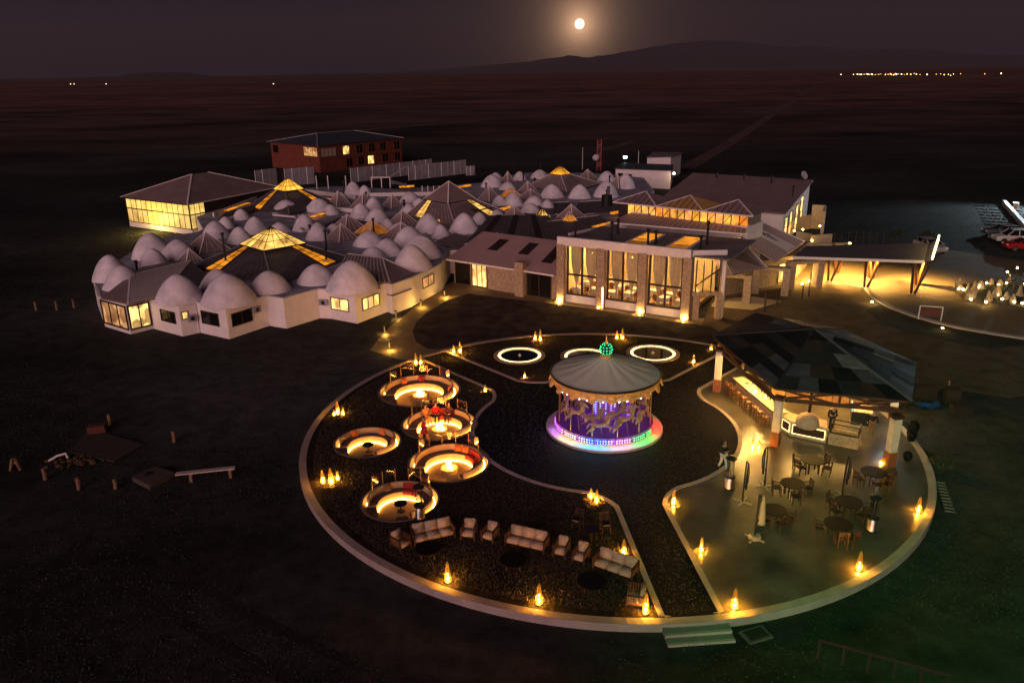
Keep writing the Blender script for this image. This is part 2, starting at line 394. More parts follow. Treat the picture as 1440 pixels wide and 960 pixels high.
def segment(a0, a1):
    """quarter of the plaza between the arms at a0 and a1 (counter-clockwise boundary)"""
    def edge(ax, sgn, r): return ax + sgn * math.asin(HW / r)
    s0, s1 = edge(a0, 1, RK), edge(a1, -1, RK); i0, i1 = edge(a0, 1, RI), edge(a1, -1, RI)
    P = [pol(RK + .01, s0 + (s1 - s0) * k / 60) for k in range(61)]
    Q = [pol(RI, i1 + (i0 - i1) * k / 40) for k in range(41)]
    R_ = resample([P[-1]] + Q + [P[0]], .15, False)
    # round the two inner corners
    for it in range(60):
        S = R_[:]
        for j in range(1, len(R_) - 1):
            for c in (Q[0], Q[-1]):
                if hypot(R_[j][0] - c[0], R_[j][1] - c[1]) < 1.25:
                    S[j] = ((R_[j - 1][0] + R_[j + 1][0]) / 2, (R_[j - 1][1] + R_[j + 1][1]) / 2)
        R_ = S
    return P, R_
from mathutils.geometry import delaunay_2d_cdt
PITS = [(G(590, 549), 2.90), (G(618, 596), 2.42), (G(517, 622), 2.04), (G(631.5, 650), 2.36), (G(563, 704), 2.06)]
PONDS = [(G(730.5, 500), 2.02), (G(824, 501.5), 2.0), (G(918, 497), 2.08)]
def inside(p, P):
    r = False; j = len(P) - 1
    for i in range(len(P)):
        if (P[i][1] > p[1]) != (P[j][1] > p[1]) and p[0] < (P[j][0] - P[i][0]) * (p[1] - P[i][1]) / (P[j][1] - P[i][1]) + P[i][0]: r = not r
        j = i
    return r
def sheet(P, holes, z):
    V = [Vector(p[:2]) for p in P]; E_ = [(i, (i + 1) % len(P)) for i in range(len(P))]
    for c, r in holes:
        b = len(V); V += [Vector((c[0] + r * cos(2 * pi * k / 48), c[1] + r * sin(2 * pi * k / 48))) for k in range(48)]; E_ += [(b + k, b + (k + 1) % 48) for k in range(48)]
    v, e, f = delaunay_2d_cdt(V, E_, [], 0, 1e-5)[:3]
    ok = []
    for t in f:
        q = sum((v[i] for i in t), Vector((0, 0))) / len(t)
        if inside(q, P) and not any(hypot(q[0] - c[0], q[1] - c[1]) < r * .999 for c, r in holes): ok.append(t)
    return MB().add([(p[0], p[1], z) for p in v], ok)
SEG = {}; PATHP = []
for key, a0, a1, mt in (('top', AR[0], AR[1], 'soil'), ('left', AR[1], AR[2], 'soil'), ('right', AR[2], AR[0] + 2 * pi, 'concrete')):
    P, R_ = segment(a0, a1); SEG[key] = P + R_[1:-1]
    nm = {'top': 'garden_bed', 'left': 'garden_bed', 'right': 'terrace_paving'}[key]
    PATHP += R_[::-1]
    tag(sheet(SEG[key], [(c, r - .05) for c, r in PITS] if key == 'left' else [], .012).ob(nm, X[mt]), kind='structure')
    # kerb strip along the inner boundary
    inn = inset(R_, .25); n = len(R_)
    V = [(p[0], p[1], -.02) for p in R_] + [(p[0], p[1], .045) for p in R_] + [(p[0], p[1], .045) for p in inn] + [(p[0], p[1], -.02) for p in inn]
    Fc = [(r * n + i, r * n + i + 1, (r + 1) * n + i + 1, (r + 1) * n + i) for r in range(3) for i in range(n - 1)]
    tag(MB().add(V, Fc).ob('path_kerb', X['kerb']), kind='structure')
tag(sheet(PATHP, [], 0.0).ob('plaza_path', X['asphalt']), kind='structure')
# steps down to the ground at the end of the path
st = thing('plaza_steps', 'pale concrete steps down from the plaza at the end of the dark path', 'steps', (*pol(18.4, AR[2]), ZG))
ax = AR[2]
def pa(r, s): # along arm ax, sideways s
    return (C[0] + r * cos(ax) - s * sin(ax), C[1] + r * sin(ax) + s * cos(ax))
X['tread'] = mat('green_grey_tread', (.17, .17, .15), .7)
for i, (r0, r1, z) in enumerate(((18.25, 18.84, -.118), (18.84, 19.25, -.235))):
    MB(w=True).prism([pa(r0, -1.35), pa(r1, -1.35), pa(r1, 1.35), pa(r0, 1.35)], ZG - .1, z).ob('step', X['tread'], st)
    MB(w=True).prism([pa(r1 - .12, -1.352), pa(r1 + .004, -1.352), pa(r1 + .004, 1.352), pa(r1 - .12, 1.352)], ZG - .1, z + .004).ob('nosing', X['kerb'], st)
# blades of dry grass on the garden beds
rg = random.Random(3)
def grass(name, P, count, skip, mt, h0=.03, h1=.11, label=None):
    xs = [p[0] for p in P]; ys = [p[1] for p in P]; V = []; Fc = []
    PP = P[::4]
    while len(Fc) < count:
        p = (rg.uniform(min(xs), max(xs)), rg.uniform(min(ys), max(ys)))
        if not inside(p, PP) or any(hypot(p[0] - c[0], p[1] - c[1]) < r for c, r in skip): continue
        q = (p[0] - C[0], p[1] - C[1])
        b = len(V); a = rg.uniform(0, 2 * pi); h = rg.uniform(h0, h1); w = rg.uniform(.006, .016); l = rg.uniform(0, .09); a2 = rg.uniform(0, 2 * pi)
        V += [(p[0] - w * cos(a), p[1] - w * sin(a), .01), (p[0] + w * cos(a), p[1] + w * sin(a), .01), (p[0] + l * cos(a2), p[1] + l * sin(a2), .01 + h)]
        Fc.append((b, b + 1, b + 2))
    o = MB().add(V, Fc).ob(name, mt); tag(o, label, 'grass', kind='stuff')
X['blade'] = mat('dry_grass_blade', (.062, .056, .042), .9, var=.6, scale=6)
grass('dry_grass', inset(SEG['left'], .35), 70000, [(c, r + .02) for c, r in PITS], X['blade'], label='short dry grass on the garden round the fire pits and sofas')
grass('dry_grass', inset(SEG['top'], .35), 24000, [(c, r + .1) for c, r in PONDS], X['blade'], .02, .06, label='short dry grass on the garden round the lit pools')
# ------------------------------------------------------------------ lawn, paths and forecourt
Z1, Z2, Z3 = ZG + .004, ZG + .008, ZG + .012
def px(L_, z): return [tuple(G(x, y, z)) for x, y in L_]
tag(MB().poly(px([(520, 492), (545, 462), (585, 430), (622, 402), (645, 394), (740, 408), (800, 418), (965, 446), (1060, 452), (1064, 472), (1012, 480), (900, 470), (800, 468), (700, 476), (640, 488), (575, 506), (560, 505)], Z1)).ob('garden_path', X['tan']), kind='structure')
lawn = [(660, 413), (700, 418), (760, 425.5), (830, 434), (920, 448), (1000, 460), (1012, 467), (1000, 483), (940, 474), (860, 468), (800, 468), (720, 473), (660, 482), (618, 491), (600, 490), (585, 480), (580, 466), (586, 452), (600, 440), (625, 424)]
tag(MB().poly(px(lawn, Z2)).ob('lawn', X['lawn']), kind='structure')
tag(MB().poly(px([(985, 462), (1000, 424), (1115, 400), (1150, 398), (1217, 405), (1245, 428), (1300, 449), (1370, 464), (1460, 476), (1500, 545), (1420, 560), (1330, 545), (1290, 560), (1200, 600), (1060, 520)], ZG + .006)).ob('gravel_court', X['court']), kind='structure')
tag(MB().poly(px([(1000, 424), (1005, 400), (1120, 366), (1150, 352), (1250, 348), (1340, 352), (1560, 385), (1600, 492), (1440, 478), (1366, 466), (1300, 449), (1245, 428), (1217, 405), (1150, 398), (1115, 400)], ZG + .010)).ob('driveway', mat('driveway_asphalt', (.13, .095, .06), .85, var=.2, scale=.4, bump=.4)), kind='structure')
def ell(cx, cy, rx, ry, n=40, rot=0.0):
    return [(cx + rx * cos(2 * pi * k / n) * cos(rot) - ry * sin(2 * pi * k / n) * sin(rot), cy + rx * cos(2 * pi * k / n) * sin(rot) + ry * sin(2 * pi * k / n) * cos(rot)) for k in range(n)]
bedp = [(1217, 436), (1238, 428), (1262, 434), (1300, 447), (1366, 463), (1440, 474), (1530, 484), (1530, 497), (1440, 497), (1360, 485), (1290, 470), (1240, 456)]
tag(MB().poly(px(bedp, Z3)).ob('planting_bed', X['bed']), kind='structure')
tag(MB().poly(px([(1398, 492), (1450, 482), (1520, 490), (1520, 520), (1440, 512), (1404, 503)], ZG + .016)).ob('path', X['court']), kind='structure')
# kerb along the driveway
kp = resample([tuple(G(x, y, ZG))[:2] for x, y in [(1217, 406), (1224, 415), (1236, 424), (1255, 434), (1282, 444), (1312, 453), (1350, 462), (1400, 470.5), (1450, 478), (1510, 486)]], 1.0, False)
ki = [(p[0], p[1]) for p in kp]
def strip(P, w, z0, z1):
    n = len(P); Lft = []; Rgt = []
    for i in range(n):
        a, c = P[max(i - 1, 0)], P[min(i + 1, n - 1)]; tx, ty = c[0] - a[0], c[1] - a[1]; l = hypot(tx, ty)
        Lft.append((P[i][0] - ty / l * w / 2, P[i][1] + tx / l * w / 2)); Rgt.append((P[i][0] + ty / l * w / 2, P[i][1] - tx / l * w / 2))
    V = [(p[0], p[1], z) for Q, z in ((Lft, z0), (Lft, z1), (Rgt, z1), (Rgt, z0)) for p in Q]
    return MB().add(V, [(r * n + i, r * n + i + 1, (r + 1) * n + i + 1, (r + 1) * n + i) for r in range(3) for i in range(n - 1)])
tag(strip(ki, .55, ZG - .1, ZG + .16).ob('driveway_kerb', X['kerb']), kind='structure')
tag(strip([tuple(G(x, y, ZG))[:2] for x, y in [(1217, 406), (1190, 401), (1160, 397)]], .2, ZG - .1, ZG + .06).ob('driveway_kerb', X['kerb']), kind='structure')
# thin edging round the lawn
tag(strip([tuple(G(x, y, ZG))[:2] for x, y in [(586, 452), (600, 440), (625, 424), (660, 413), (700, 418), (760, 425.5), (830, 434), (920, 448), (1000, 460)]], .14, ZG - .1, ZG + .03).ob('lawn_edging', X['frame']), kind='structure')
# wheel ruts and a far dirt road
X['rut'] = mat('rut_earth', (.009, .007, .006), .95, var=.5, scale=1.2)
X['ridge'] = mat('rut_ridge_earth', (.036, .034, .031), .95, var=.6, scale=1.5)
X['dustroad'] = mat('dusty_road', (.085, .05, .036), .95, var=.3, scale=.05)
for off in (0, 1.9):
    P_ = [tuple(G(x, y, ZG))[:2] for x, y in [(150, 800), (205, 840), (262, 878), (330, 915), (420, 962)]]
    tag(strip(resample([(p[0] + off, p[1] + off * .5) for p in P_], .8, False), .5, ZG - .01, ZG + .004).ob('wheel_rut', X['rut']), kind='structure')
for P_, w in (([(965, 236), (1020, 205), (1080, 165), (1130, 132), (1150, 120)], 4), ([(270, 208), (350, 200), (470, 186), (640, 172), (900, 150)], 6), ([(840, 212), (868, 206), (890, 199)], 3), ([(600, 128), (900, 142), (1440, 128)], 16)):
    tag(strip(resample([tuple(G(x, y, ZG))[:2] for x, y in P_], 15, False), w, ZG - .01, ZG + .004).ob('dirt_road', X['dustroad']), kind='structure')
# tufts of dry grass over the open ground
V = []; Fc = []; rt = random.Random(21)
keep = [G(x, y, ZG) for x, y in bedp]
while len(Fc) < 60000:
    u = rt.random(); y_ = 14 + 106 * u ** 1.5; x_ = rt.uniform(-.75, .75) * (y_ + 12)
    if hypot(x_ - C[0], y_ - C[1]) < 18.6: continue
    if y_ > 58 and -46 < x_ < 60: continue
    if math.sin(x_ * .31 + 1.3 * sin(y_ * .23)) + sin(y_ * .41 + x_ * .13) + rt.gauss(0, .7) < 0: continue
    a = rt.uniform(0, 2 * pi); h = rt.uniform(.02, .09) * (1.6 if rt.random() < .06 else 1); w = rt.uniform(.02, .06); b = len(V)
    V += [(x_ - w * cos(a), y_ - w * sin(a), ZG), (x_ + w * cos(a), y_ + w * sin(a), ZG), (x_ + rt.uniform(-.05, .05), y_ + rt.uniform(-.05, .05), ZG + h)]; Fc.append((b, b + 1, b + 2))
tag(MB().add(V, Fc).ob('ground_grass', mat('dark_dry_grass', (.030, .031, .028), .95, var=.5, scale=.6)), 'sparse short dry grass over the open ground round the plaza', 'grass', kind='stuff')

# loose stones on the dark path
V = []; Fc = []; PPT = PATHP[::3]
while len(Fc) < 4 * 16000:
    p = (rt.uniform(C[0] - 17.5, C[0] + 17.5), rt.uniform(C[1] - 17.9, C[1] + 17.5))
    r_ = hypot(p[0] - C[0], p[1] - C[1])
    if r_ < 3.7 or (r_ > 7.9 and not inside(p, PPT)): continue
    s_ = rt.uniform(.012, .04); a = rt.uniform(0, 6.3); b = len(V)
    V += [(p[0] + s_ * cos(a + k * 2.1), p[1] + s_ * sin(a + k * 2.1) * .8, 0.0) for k in range(3)] + [(p[0] + rt.uniform(-.3, .3) * s_, p[1] + rt.uniform(-.3, .3) * s_, s_ * rt.uniform(.5, 1.1))]
    Fc += [(b, b + 1, b + 3), (b + 1, b + 2, b + 3), (b + 2, b, b + 3), (b, b + 2, b + 1)]
tag(MB().add(V, Fc).ob('path_gravel', mat('path_stone', (.034, .033, .036), .6, var=.7, scale=9)), 'loose dark gravel on the path round the carousel', 'gravel', kind='stuff')
# ------------------------------------------------------------------ lanterns
def make_lantern():
    t = thing('cone_lantern', '', 'lantern')
    k = MB()
    for i in range(6):
        a = i * pi / 3; k.bar((.155 * cos(a), .155 * sin(a), .03), (.045 * cos(a), .045 * sin(a), .93), .012, .012)
    k.ob('wire_frame', X['brass'], t)
    MB().lathe([(.15, .04), (.135, .3), (.10, .6), (.05, .93), (.03, .97)], 12).ob('amber_shade', X['amber'], t, True)
    MB().cyl(0, 0, 0, .04, .17, .16, 14).ob('base', X['darkwood'], t)
    MB().lathe([(.05, .925), (.055, .95), (.04, .985), (.0, 1.0)], 10).ob('cap', X['brass'], t, True)
    MB().sph((0, 0, .16), (.05, .05, .065), 10, 6).ob('bulb', X['bulb'], t, True)
    return t
X['brass'] = mat('aged_brass', (.34, .20, .06), .4, .8)
LANT = [ # px of base, height in m, label
    (475, 582, .98, 'tallest amber lantern of the cluster by the kerb beside the largest fire pit'), (470, 584, .45, 'smallest amber lantern of the cluster by the kerb beside the largest fire pit'), (483, 583, .55, 'middle sized amber lantern of the cluster by the kerb beside the largest fire pit'),
    (454, 678.5, .78, 'middle sized amber lantern of the trio between the kerb and the lower pits'), (466, 680, .98, 'tallest amber lantern of the trio between the kerb and the lower pits'), (475, 674, .52, 'smallest amber lantern of the trio between the kerb and the lower pits'),
    (585, 512, .95, 'taller amber lantern behind the largest fire pit at the garden corner'), (592, 512, .82, 'shorter amber lantern behind the largest fire pit at the garden corner'),
    (638, 496, .70, 'shorter amber lantern of the pair where pool garden and dark path meet the lawn'), (647, 496, .98, 'taller amber lantern of the pair where pool garden and dark path meet the lawn'),
    (682.3, 550, .52, 'lone small amber lantern at the rounded fire pit garden tip facing the carousel'),
    (752.7, 477, .72, 'shorter amber lantern of the pair behind the pool near the gable house'), (759.8, 479, 1.0, 'taller amber lantern of the pair behind the pool near the gable house'),
    (737.8, 531, .50, 'lone small amber lantern between the dark path and the pool beside the carousel'),
    (867.5, 476, .72, 'shorter amber lantern of the pair behind the carousel facing the restaurant'), (875, 477, 1.0, 'taller amber lantern of the pair behind the carousel facing the restaurant'),
    (975, 510.5, .75, 'lone amber lantern between the pool and the path by the bar pavilion'), (1000, 491.5, .52, 'small amber lantern on the outer kerb behind the bar end pillar'),
    (1007, 549.5, .50, 'small amber lantern at the foot of the pillar at the bar counter end'),
    (1058, 631, .62, 'amber lantern of the pair on the paving, the one away from the pillar'), (1066.5, 631, .58, 'amber lantern of the pair on the paving, the one close to the pillar'),
    (947, 708.5, .85, 'amber lantern on the rounded tip of the paved terrace'), (986, 775, .80, 'amber lantern halfway down the terrace edge along the dark path'),
    (1032.5, 854.5, 1.0, 'tall amber lantern on the terrace corner above the steps'), (1207.5, 801, .98, 'tall amber lantern on the terrace rim beyond the outermost dining table'), (1291, 719.5, .88, 'amber lantern on the terrace rim beside the ladder in the grass'),
    (1239, 652.5, .42, 'small amber lantern tucked against the pavilion pillar by the rubbish bags'),
    (831, 700, .60, 'shorter amber lantern of the pair at the garden tip behind the small chairs'), (839, 706.5, .78, 'taller amber lantern of the pair at the garden tip behind the small chairs'),
    (630, 817, 1.0, 'tall amber lantern in the grass near the low table of the sofa by the pit'), (758, 848, 1.0, 'tall amber lantern in the grass between the middle and last low tables'),
    (877, 778.5, .80, 'amber lantern behind the last sofa beside the path'), (908, 861, 1.0, 'tall amber lantern in front of the last armchair by the steps')]
lp = make_lantern()
for i, (x, y, h, lb) in enumerate(LANT):
    p = G(x, y, .014)
    o = lp if i == 0 else copy_tree(lp, None, p, random.uniform(0, 6))
    o.location = p; tag(o, lb, 'lantern', 'amber lanterns round the plaza'); o.scale = (h ** .5, h ** .5, h)

# ------------------------------------------------------------------ fire pits
def arc(mb, r0, r1, z0, z1, a0, a1, n=40):
    """ring sector with all faces"""
    return mb.lathe([(r0, z0), (r1, z0), (r1, z1), (r0, z1), (r0, z0)], n, (0, 0), a0, a1).add(
        [(r * cos(a), r * sin(a), z) for a in (a0, a1) for r, z in ((r0, z0), (r1, z0), (r1, z1), (r0, z1))], [(0, 1, 2, 3), (7, 6, 5, 4)])
X['pitrim'] = mat('weathered_pit_rim', (.17, .135, .12), .8, var=.2, scale=1.5, bump=.3)
def fire_pit(c, R, label, fire, screen, cut=True):
    t = thing('fire_pit', label, 'fire pit', (c[0], c[1], 0)); k = R / 2.36
    A0, A1 = radians(-62), radians(186)      # bench from the right front round the back to the left
    MB().lathe([(R, -.05), (R, .05), (R - .14 * k, .05), (R - .16 * k, -.25)], 72).ob('rim', X['pitrim'], t)
    rb, ri = 1.95 * k, 1.40 * k
    zf = -.62
    MB().lathe([(R - .16 * k, -.25), (rb, -.25)], 60, (0, 0), A0, A1).ob('trough', X['pitconc'], t)
    arc(MB(), rb - .10, rb, -.3, .24, A0, A1, 48).ob('backrest', X['pitconc'], t)
    arc(MB(), ri - .03, rb - .1, -.17, -.12, A0, A1, 48).ob('seat', X['pitseat'], t)
    MB().lathe([(ri + .05, zf), (ri + .05, -.17)], 48, (0, 0), A0, A1).ob('bench_front', X['pitconc'], t)
    for a in (A0, A1):
        MB().add([(r * cos(a), r * sin(a), z) for r, z in ((ri + .05, zf), (rb - .1, zf), (rb - .1, -.17), (ri + .05, -.17))], [(0, 1, 2, 3)]).ob('bench_end', X['pitconc'], t)
    MB().lathe([(.001, zf), (ri + .06, zf)], 48).ob('floor', X['pitconc'], t)
    # front part of the floor with the way in
    MB().lathe([(ri + .05, zf), (R - .16 * k, zf), (R - .16 * k, -.25)], 30, (0, 0), A1, A0 + 2 * pi).ob('entry_floor', X['pitconc'], t)
    arc(MB(), ri + .02, R - .16 * k, zf + .002, -.26, A1 + .01, A1 + .42, 8).ob('platform', X['pitseat'], t)
    sa = radians(-78)
    arc(MB(), ri - .12, R - .2 * k, zf + .002, zf + .36, sa - .25, sa + .22, 8).ob('step', X['pitseat'], t)
    # light strips: under the seat edge and at the foot of the backrest
    n_ = 48; ring = lambda r_, z_, a_, b_: [(r_ * cos(a_ + (b_ - a_) * i / n_), r_ * sin(a_ + (b_ - a_) * i / n_), z_) for i in range(n_ + 1)]
    MB().tube(ring(ri - .03, zf + .035, A0 + .05, A1 - .05), .026, 6).ob('light_strip', X['led'], t)
    for b0, b1 in ((A0 + .05, radians(36)), (radians(158), A1 - .1)):
        MB().tube(ring(rb + .06, -.20, b0, b1), .024, 6).ob('trough_light', X['led'], t)
    if fire:
        MB().lathe([(.46, zf), (.50, zf + .3), (.42, zf + .3), (.38, zf + .2), (.001, zf + .19)], 24).ob('fire_bowl', X['pitconc'], t)
        em = MB()
        for i in range(16):
            a = rg.uniform(0, 6.3); r = rg.uniform(0, .32); em.sph((r * cos(a), r * sin(a), zf + .22), rg.uniform(.04, .08), 6, 4)
        em.ob('embers', X['ember'], t)
        for i in range(11):
            a = rg.uniform(0, 6.3); r = rg.uniform(0, .26); h = rg.uniform(.26, .62) * (1.1 - r); w = rg.uniform(.05, .10)
            q = [(r * cos(a) + rg.uniform(-.03, .03) * j, r * sin(a) + rg.uniform(-.03, .03) * j, zf + .2 + h * j / 4) for j in range(5)]
            MB().tube(q, [w * .7, w, w * .75, w * .4, .006], 6).ob('flame', X['flame'], t, True)
        lamp('fire_glow', (0, 0, zf + .62), 75, (1, .36, .05), .18, t)
    else:
        MB().cyl(0, 0, zf + .46, zf + .50, .34, n=28).ob('table_top', X['tabletop'], t)
        m = MB().cyl(0, 0, zf, zf + .5, .04, n=8); m.cyl(0, 0, zf, zf + .025, .22, n=16); m.ob('table_leg', X['black'], t)
    if screen:
        g0, g1 = radians(38), radians(150); rs = rb + .12
        for i in range(6):
            a = g0 + (g1 - g0) * i / 5
            MB().bar((rs * cos(a), rs * sin(a), -.2), (rs * cos(a), rs * sin(a), .95), .045, .045).ob('glass_post', X['brass'], t)
            if i < 5:
                b = g0 + (g1 - g0) * (i + 1) / 5
                MB().poly([(rs * cos(a), rs * sin(a), .28), (rs * cos(b), rs * sin(b), .28), (rs * cos(b), rs * sin(b), .92), (rs * cos(a), rs * sin(a), .92)]).ob('glass_pane', X['glass'], t)
    return t
PL = ['largest sunken round fire pit with burning bowl and glass wind screen', 'sunken round fire pit with flames, glass screen and people round it',
      'sunken round seating pit with a small table and two orange cushions, no glass screen', 'sunken round fire pit with burning bowl, red blankets and glass screen', 'sunken round seating pit with dark table and a heater standing by its edge']
for i, (c, R) in enumerate(PITS):
    fire_pit(c, R, PL[i], i in (0, 1, 3), i != 2)
def cushion(c, R, ang, rr, z, mt, label, group, w=.42, tilt=.5):
    t = MB(); a = radians(ang); k = R / 2.36
    V = []
    for i in range(5):
        for j in range(5):
            u, v = (i - 2) / 2, (j - 2) / 2; th = .10 * (1 - abs(u) ** 3) * (1 - abs(v) ** 3)
            V.append((u, v, th))
    n = 25; V2 = []
    for sg in (1, -1):
        for u, v, th in V:
            lx, ly, lz = u * w / 2, sg * th, v * w / 2 + w / 2 - .02
            ly2 = ly * cos(tilt) + lz * sin(tilt); lz2 = -ly * sin(tilt) + lz * cos(tilt)
            px_, py_ = lx, ly2
            X_ = c[0] + rr * k * cos(a) + px_ * -sin(a) + py_ * cos(a); Y_ = c[1] + rr * k * sin(a) + px_ * cos(a) + py_ * sin(a)
            V2.append((X_, Y_, z + .04 + lz2))
    Fc = []
    for s0 in (0, 25):
        for i in range(4):
            for j in range(4):
                q = (s0 + i * 5 + j, s0 + (i + 1) * 5 + j, s0 + (i + 1) * 5 + j + 1, s0 + i * 5 + j + 1); Fc.append(q if s0 else q[::-1])
    o = t.add(V2, Fc).ob('cushion', X[mt], smooth=True); tag(o, label, 'cushion', group)
def blanket(c, R, a0, a1, label):
    k = R / 2.36; V = []; n = 16; prof = [(1.80, .20), (1.78, .10), (1.70, -.085), (1.55, -.095), (1.42, -.10), (1.36, -.14), (1.35, -.34)]
    for i in range(n + 1):
        a = radians(a0 + (a1 - a0) * i / n)
        for j, (r, z) in enumerate(prof):
            w = rg.uniform(-.012, .012) + .015 * sin(i * 1.7 + j); V.append((c[0] + (r * k + w) * cos(a), c[1] + (r * k + w) * sin(a), z + abs(w)))
    m = len(prof); o = MB().add(V, [(i * m + j, (i + 1) * m + j, (i + 1) * m + j + 1, i * m + j + 1) for i in range(n) for j in range(m - 1)]).ob('blanket', X['blanket'], smooth=True)
    s = o.modifiers.new('thick', 'SOLIDIFY'); s.thickness = .02; tag(o, label, 'blanket')
cushion(*PITS[0], 128, 1.62, -.12, 'orange', 'orange cushion against the glass side of the largest fire pit bench', None)
cushion(*PITS[0], 92, 1.62, -.12, 'blanket', 'dark red cushion in the middle of the largest fire pit bench', None)
cushion(*PITS[0], 6, 1.62, -.12, 'orange', 'orange cushion at the path side of the largest fire pit', None)
cushion(*PITS[2], 132, 1.62, -.12, 'orange', 'orange cushion on the pit bench towards the outer kerb, pit without screen', None)
cushion(*PITS[2], 62, 1.62, -.12, 'orange', 'orange cushion on the pit bench towards the other pits, pit without screen', None)
cushion(*PITS[2], 2, 1.62, -.12, 'orange', 'orange cushion low on the bench end of the pit without screen', None)
cushion(*PITS[3], 76, 1.62, -.12, 'orange', 'orange cushion away from the red blanket in the blanket pit', None)
cushion(*PITS[3], 60, 1.62, -.12, 'orange', 'orange cushion touching the red blanket in the blanket pit', None)
blanket(*PITS[3], 5, 52, 'dark red patterned blanket draped over the fire pit bench beside orange cushions')
cushion(*PITS[4], 124, 1.62, -.12, 'browncloth', 'brown cushion on the bench of the pit with dark table', None)
cushion(*PITS[4], 58, 1.62, -.12, 'orange', 'orange cushion beside a dark blanket in the pit with dark table', None)
blanket(*PITS[4], 50, 92, 'dark red blanket over the bench of the pit with dark table')
blanket(*PITS[1], 62, 100, 'red blanket over the bench beneath the seated people')

# ------------------------------------------------------------------ pools with light rings
for i, (c, R) in enumerate(PONDS):
    t = thing('light_ring_pool', ['round dark pool with glowing rim nearest the fire pits', 'round dark pool with glowing rim half hidden behind the carousel canopy', 'round dark pool with glowing rim nearest the bar pavilion'][i], 'pool', (c[0], c[1], 0))
    MB().lathe([(R, 0), (R, .06), (R - .32, .06), (R - .36, -.02)], 64).ob('rim', X['pitconc'], t)
    MB().lathe([(.001, .016), (R - .36, .016)], 64).ob('water', X['water'], t)
    MB().lathe([(R - .34, .064), (R - .44, .085), (R - .54, .064), (R - .44, .03), (R - .34, .064)], 72).ob('rope_light', X['ledlow'], t, True)
    MB().lathe([(.12, .02), (.1, .1), (.03, .14), (.03, .2), (.0, .2)], 10).ob('fountain_nozzle', X['steel'], t)

# ------------------------------------------------------------------ carousel
X['carpink'] = mat('carousel_deck', (.40, .30, .34), .35)
X['canvas'] = mat('pale_canvas', (.70, .72, .60), .85, var=.05, scale=1.5)
X['gold'] = mat('gilded_carving', (.72, .46, .16), .45, .2, var=.3, scale=9)
X['purple'] = mat('purple_panel', (.13, .03, .20), .3)
X['horsepaint'] = mat('cream_horse_paint', (.30, .20, .10), .4, var=.25, scale=6)
CZ = thing('carousel', 'lit carousel with pale round canopy, gilded cornice, wooden horses and coloured lights', 'carousel', (C[0], C[1], 0))
MB().lathe([(3.60, 0), (3.60, .13), (3.55, .16), (2.9, .16)], 80).ob('base_ring', mat('pale_base_ring', (.34, .32, .33), .5), CZ)
MB().lathe([(2.98, .16), (2.98, .24)], 80).ob('lower_trim', X['gold'], CZ)
MB().lathe([(2.98, .24), (3.02, .26), (3.02, .58), (2.98, .60), (2.98, .64), (.001, .64)], 80).ob('deck', X['purple'], CZ)
# two rows of coloured bulbs round the skirt
def hue(a):
    d = math.degrees(a) % 360
    keys = [(0, (1, .03, .02)), (342, (1, .03, .02)), (322, (.05, .9, .12)), (300, (.1, .85, .2)), (288, (1, .55, .75)), (272, (.8, .7, 1)), (262, (.15, .5, 1)), (250, (.1, .55, 1)), (240, (.55, .8, .9)), (228, (1, .85, .5)), (214, (1, .75, .4)), (198, (.55, .16, .8)), (180, (.6, .1, .8)), (160, (.6, .1, .8)), (90, (.3, .3, 1)), (40, (1, .1, .1))]
    b = min(keys, key=lambda q: min(abs(q[0] - d), 360 - abs(q[0] - d))); return b
LEDM = {}
bulb = MB().sph((0, 0, 0), (.02, .027, .027), 6, 4)
LG = {}
NB = 118
for i in range(NB):
    a = 2 * pi * i / NB
    if i % 7 == 6: continue
    q, colr = hue(a)
    if q not in LEDM: LEDM[q] = emat('carousel_bulb', colr, 5.0)
    mb = LG.setdefault(q, {})
    for z in (.35, .50):
        o = bpy.data.objects.new('skirt_bulb', None) if False else None
        if ('me', q) not in LG:
            me = bpy.data.meshes.new('skirt_bulb'); me.from_pydata(bulb.v, [], bulb.f); me.materials.append(LEDM[q]); LG[('me', q)] = me
        o = bpy.data.objects.new('skirt_bulb', LG[('me', q)]); COL.objects.link(o); o.parent = CZ
        o.location = (3.035 * cos(a), 3.035 * sin(a), z); o.rotation_euler = (0, 0, a); WM[o.name] = WM[CZ.name]
# canopy of 16 gores, slightly sagging, with a rolled edge
V = []; n = 96; prof = [(.34, 4.62), (.8, 4.44), (1.5, 4.18), (2.3, 3.92), (3.05, 3.72), (3.30, 3.66)]
for r, z in prof:
    for k in range(n):
        a = 2 * pi * k / n; sag = .06 * (1 - abs(cos(8 * a))) * sin(pi * min(1, (r - .3) / 3.0)) ; V.append((r * cos(a), r * sin(a), z - sag))
MB().add(V, [(i * n + k, i * n + (k + 1) % n, (i + 1) * n + (k + 1) % n, (i + 1) * n + k) for i in range(len(prof) - 1) for k in range(n)]).ob('canopy', X['canvas'], CZ, True)
MB().lathe([(3.32, 3.74), (3.38, 3.70), (3.34, 3.60), (3.26, 3.62), (3.32, 3.74)], 80).ob('canopy_edge', X['black'], CZ, True)
MB().lathe([(3.34, 3.66), (3.30, 3.40), (3.16, 3.08), (3.04, 2.98)], 80).ob('cornice', X['gold'], CZ, True)
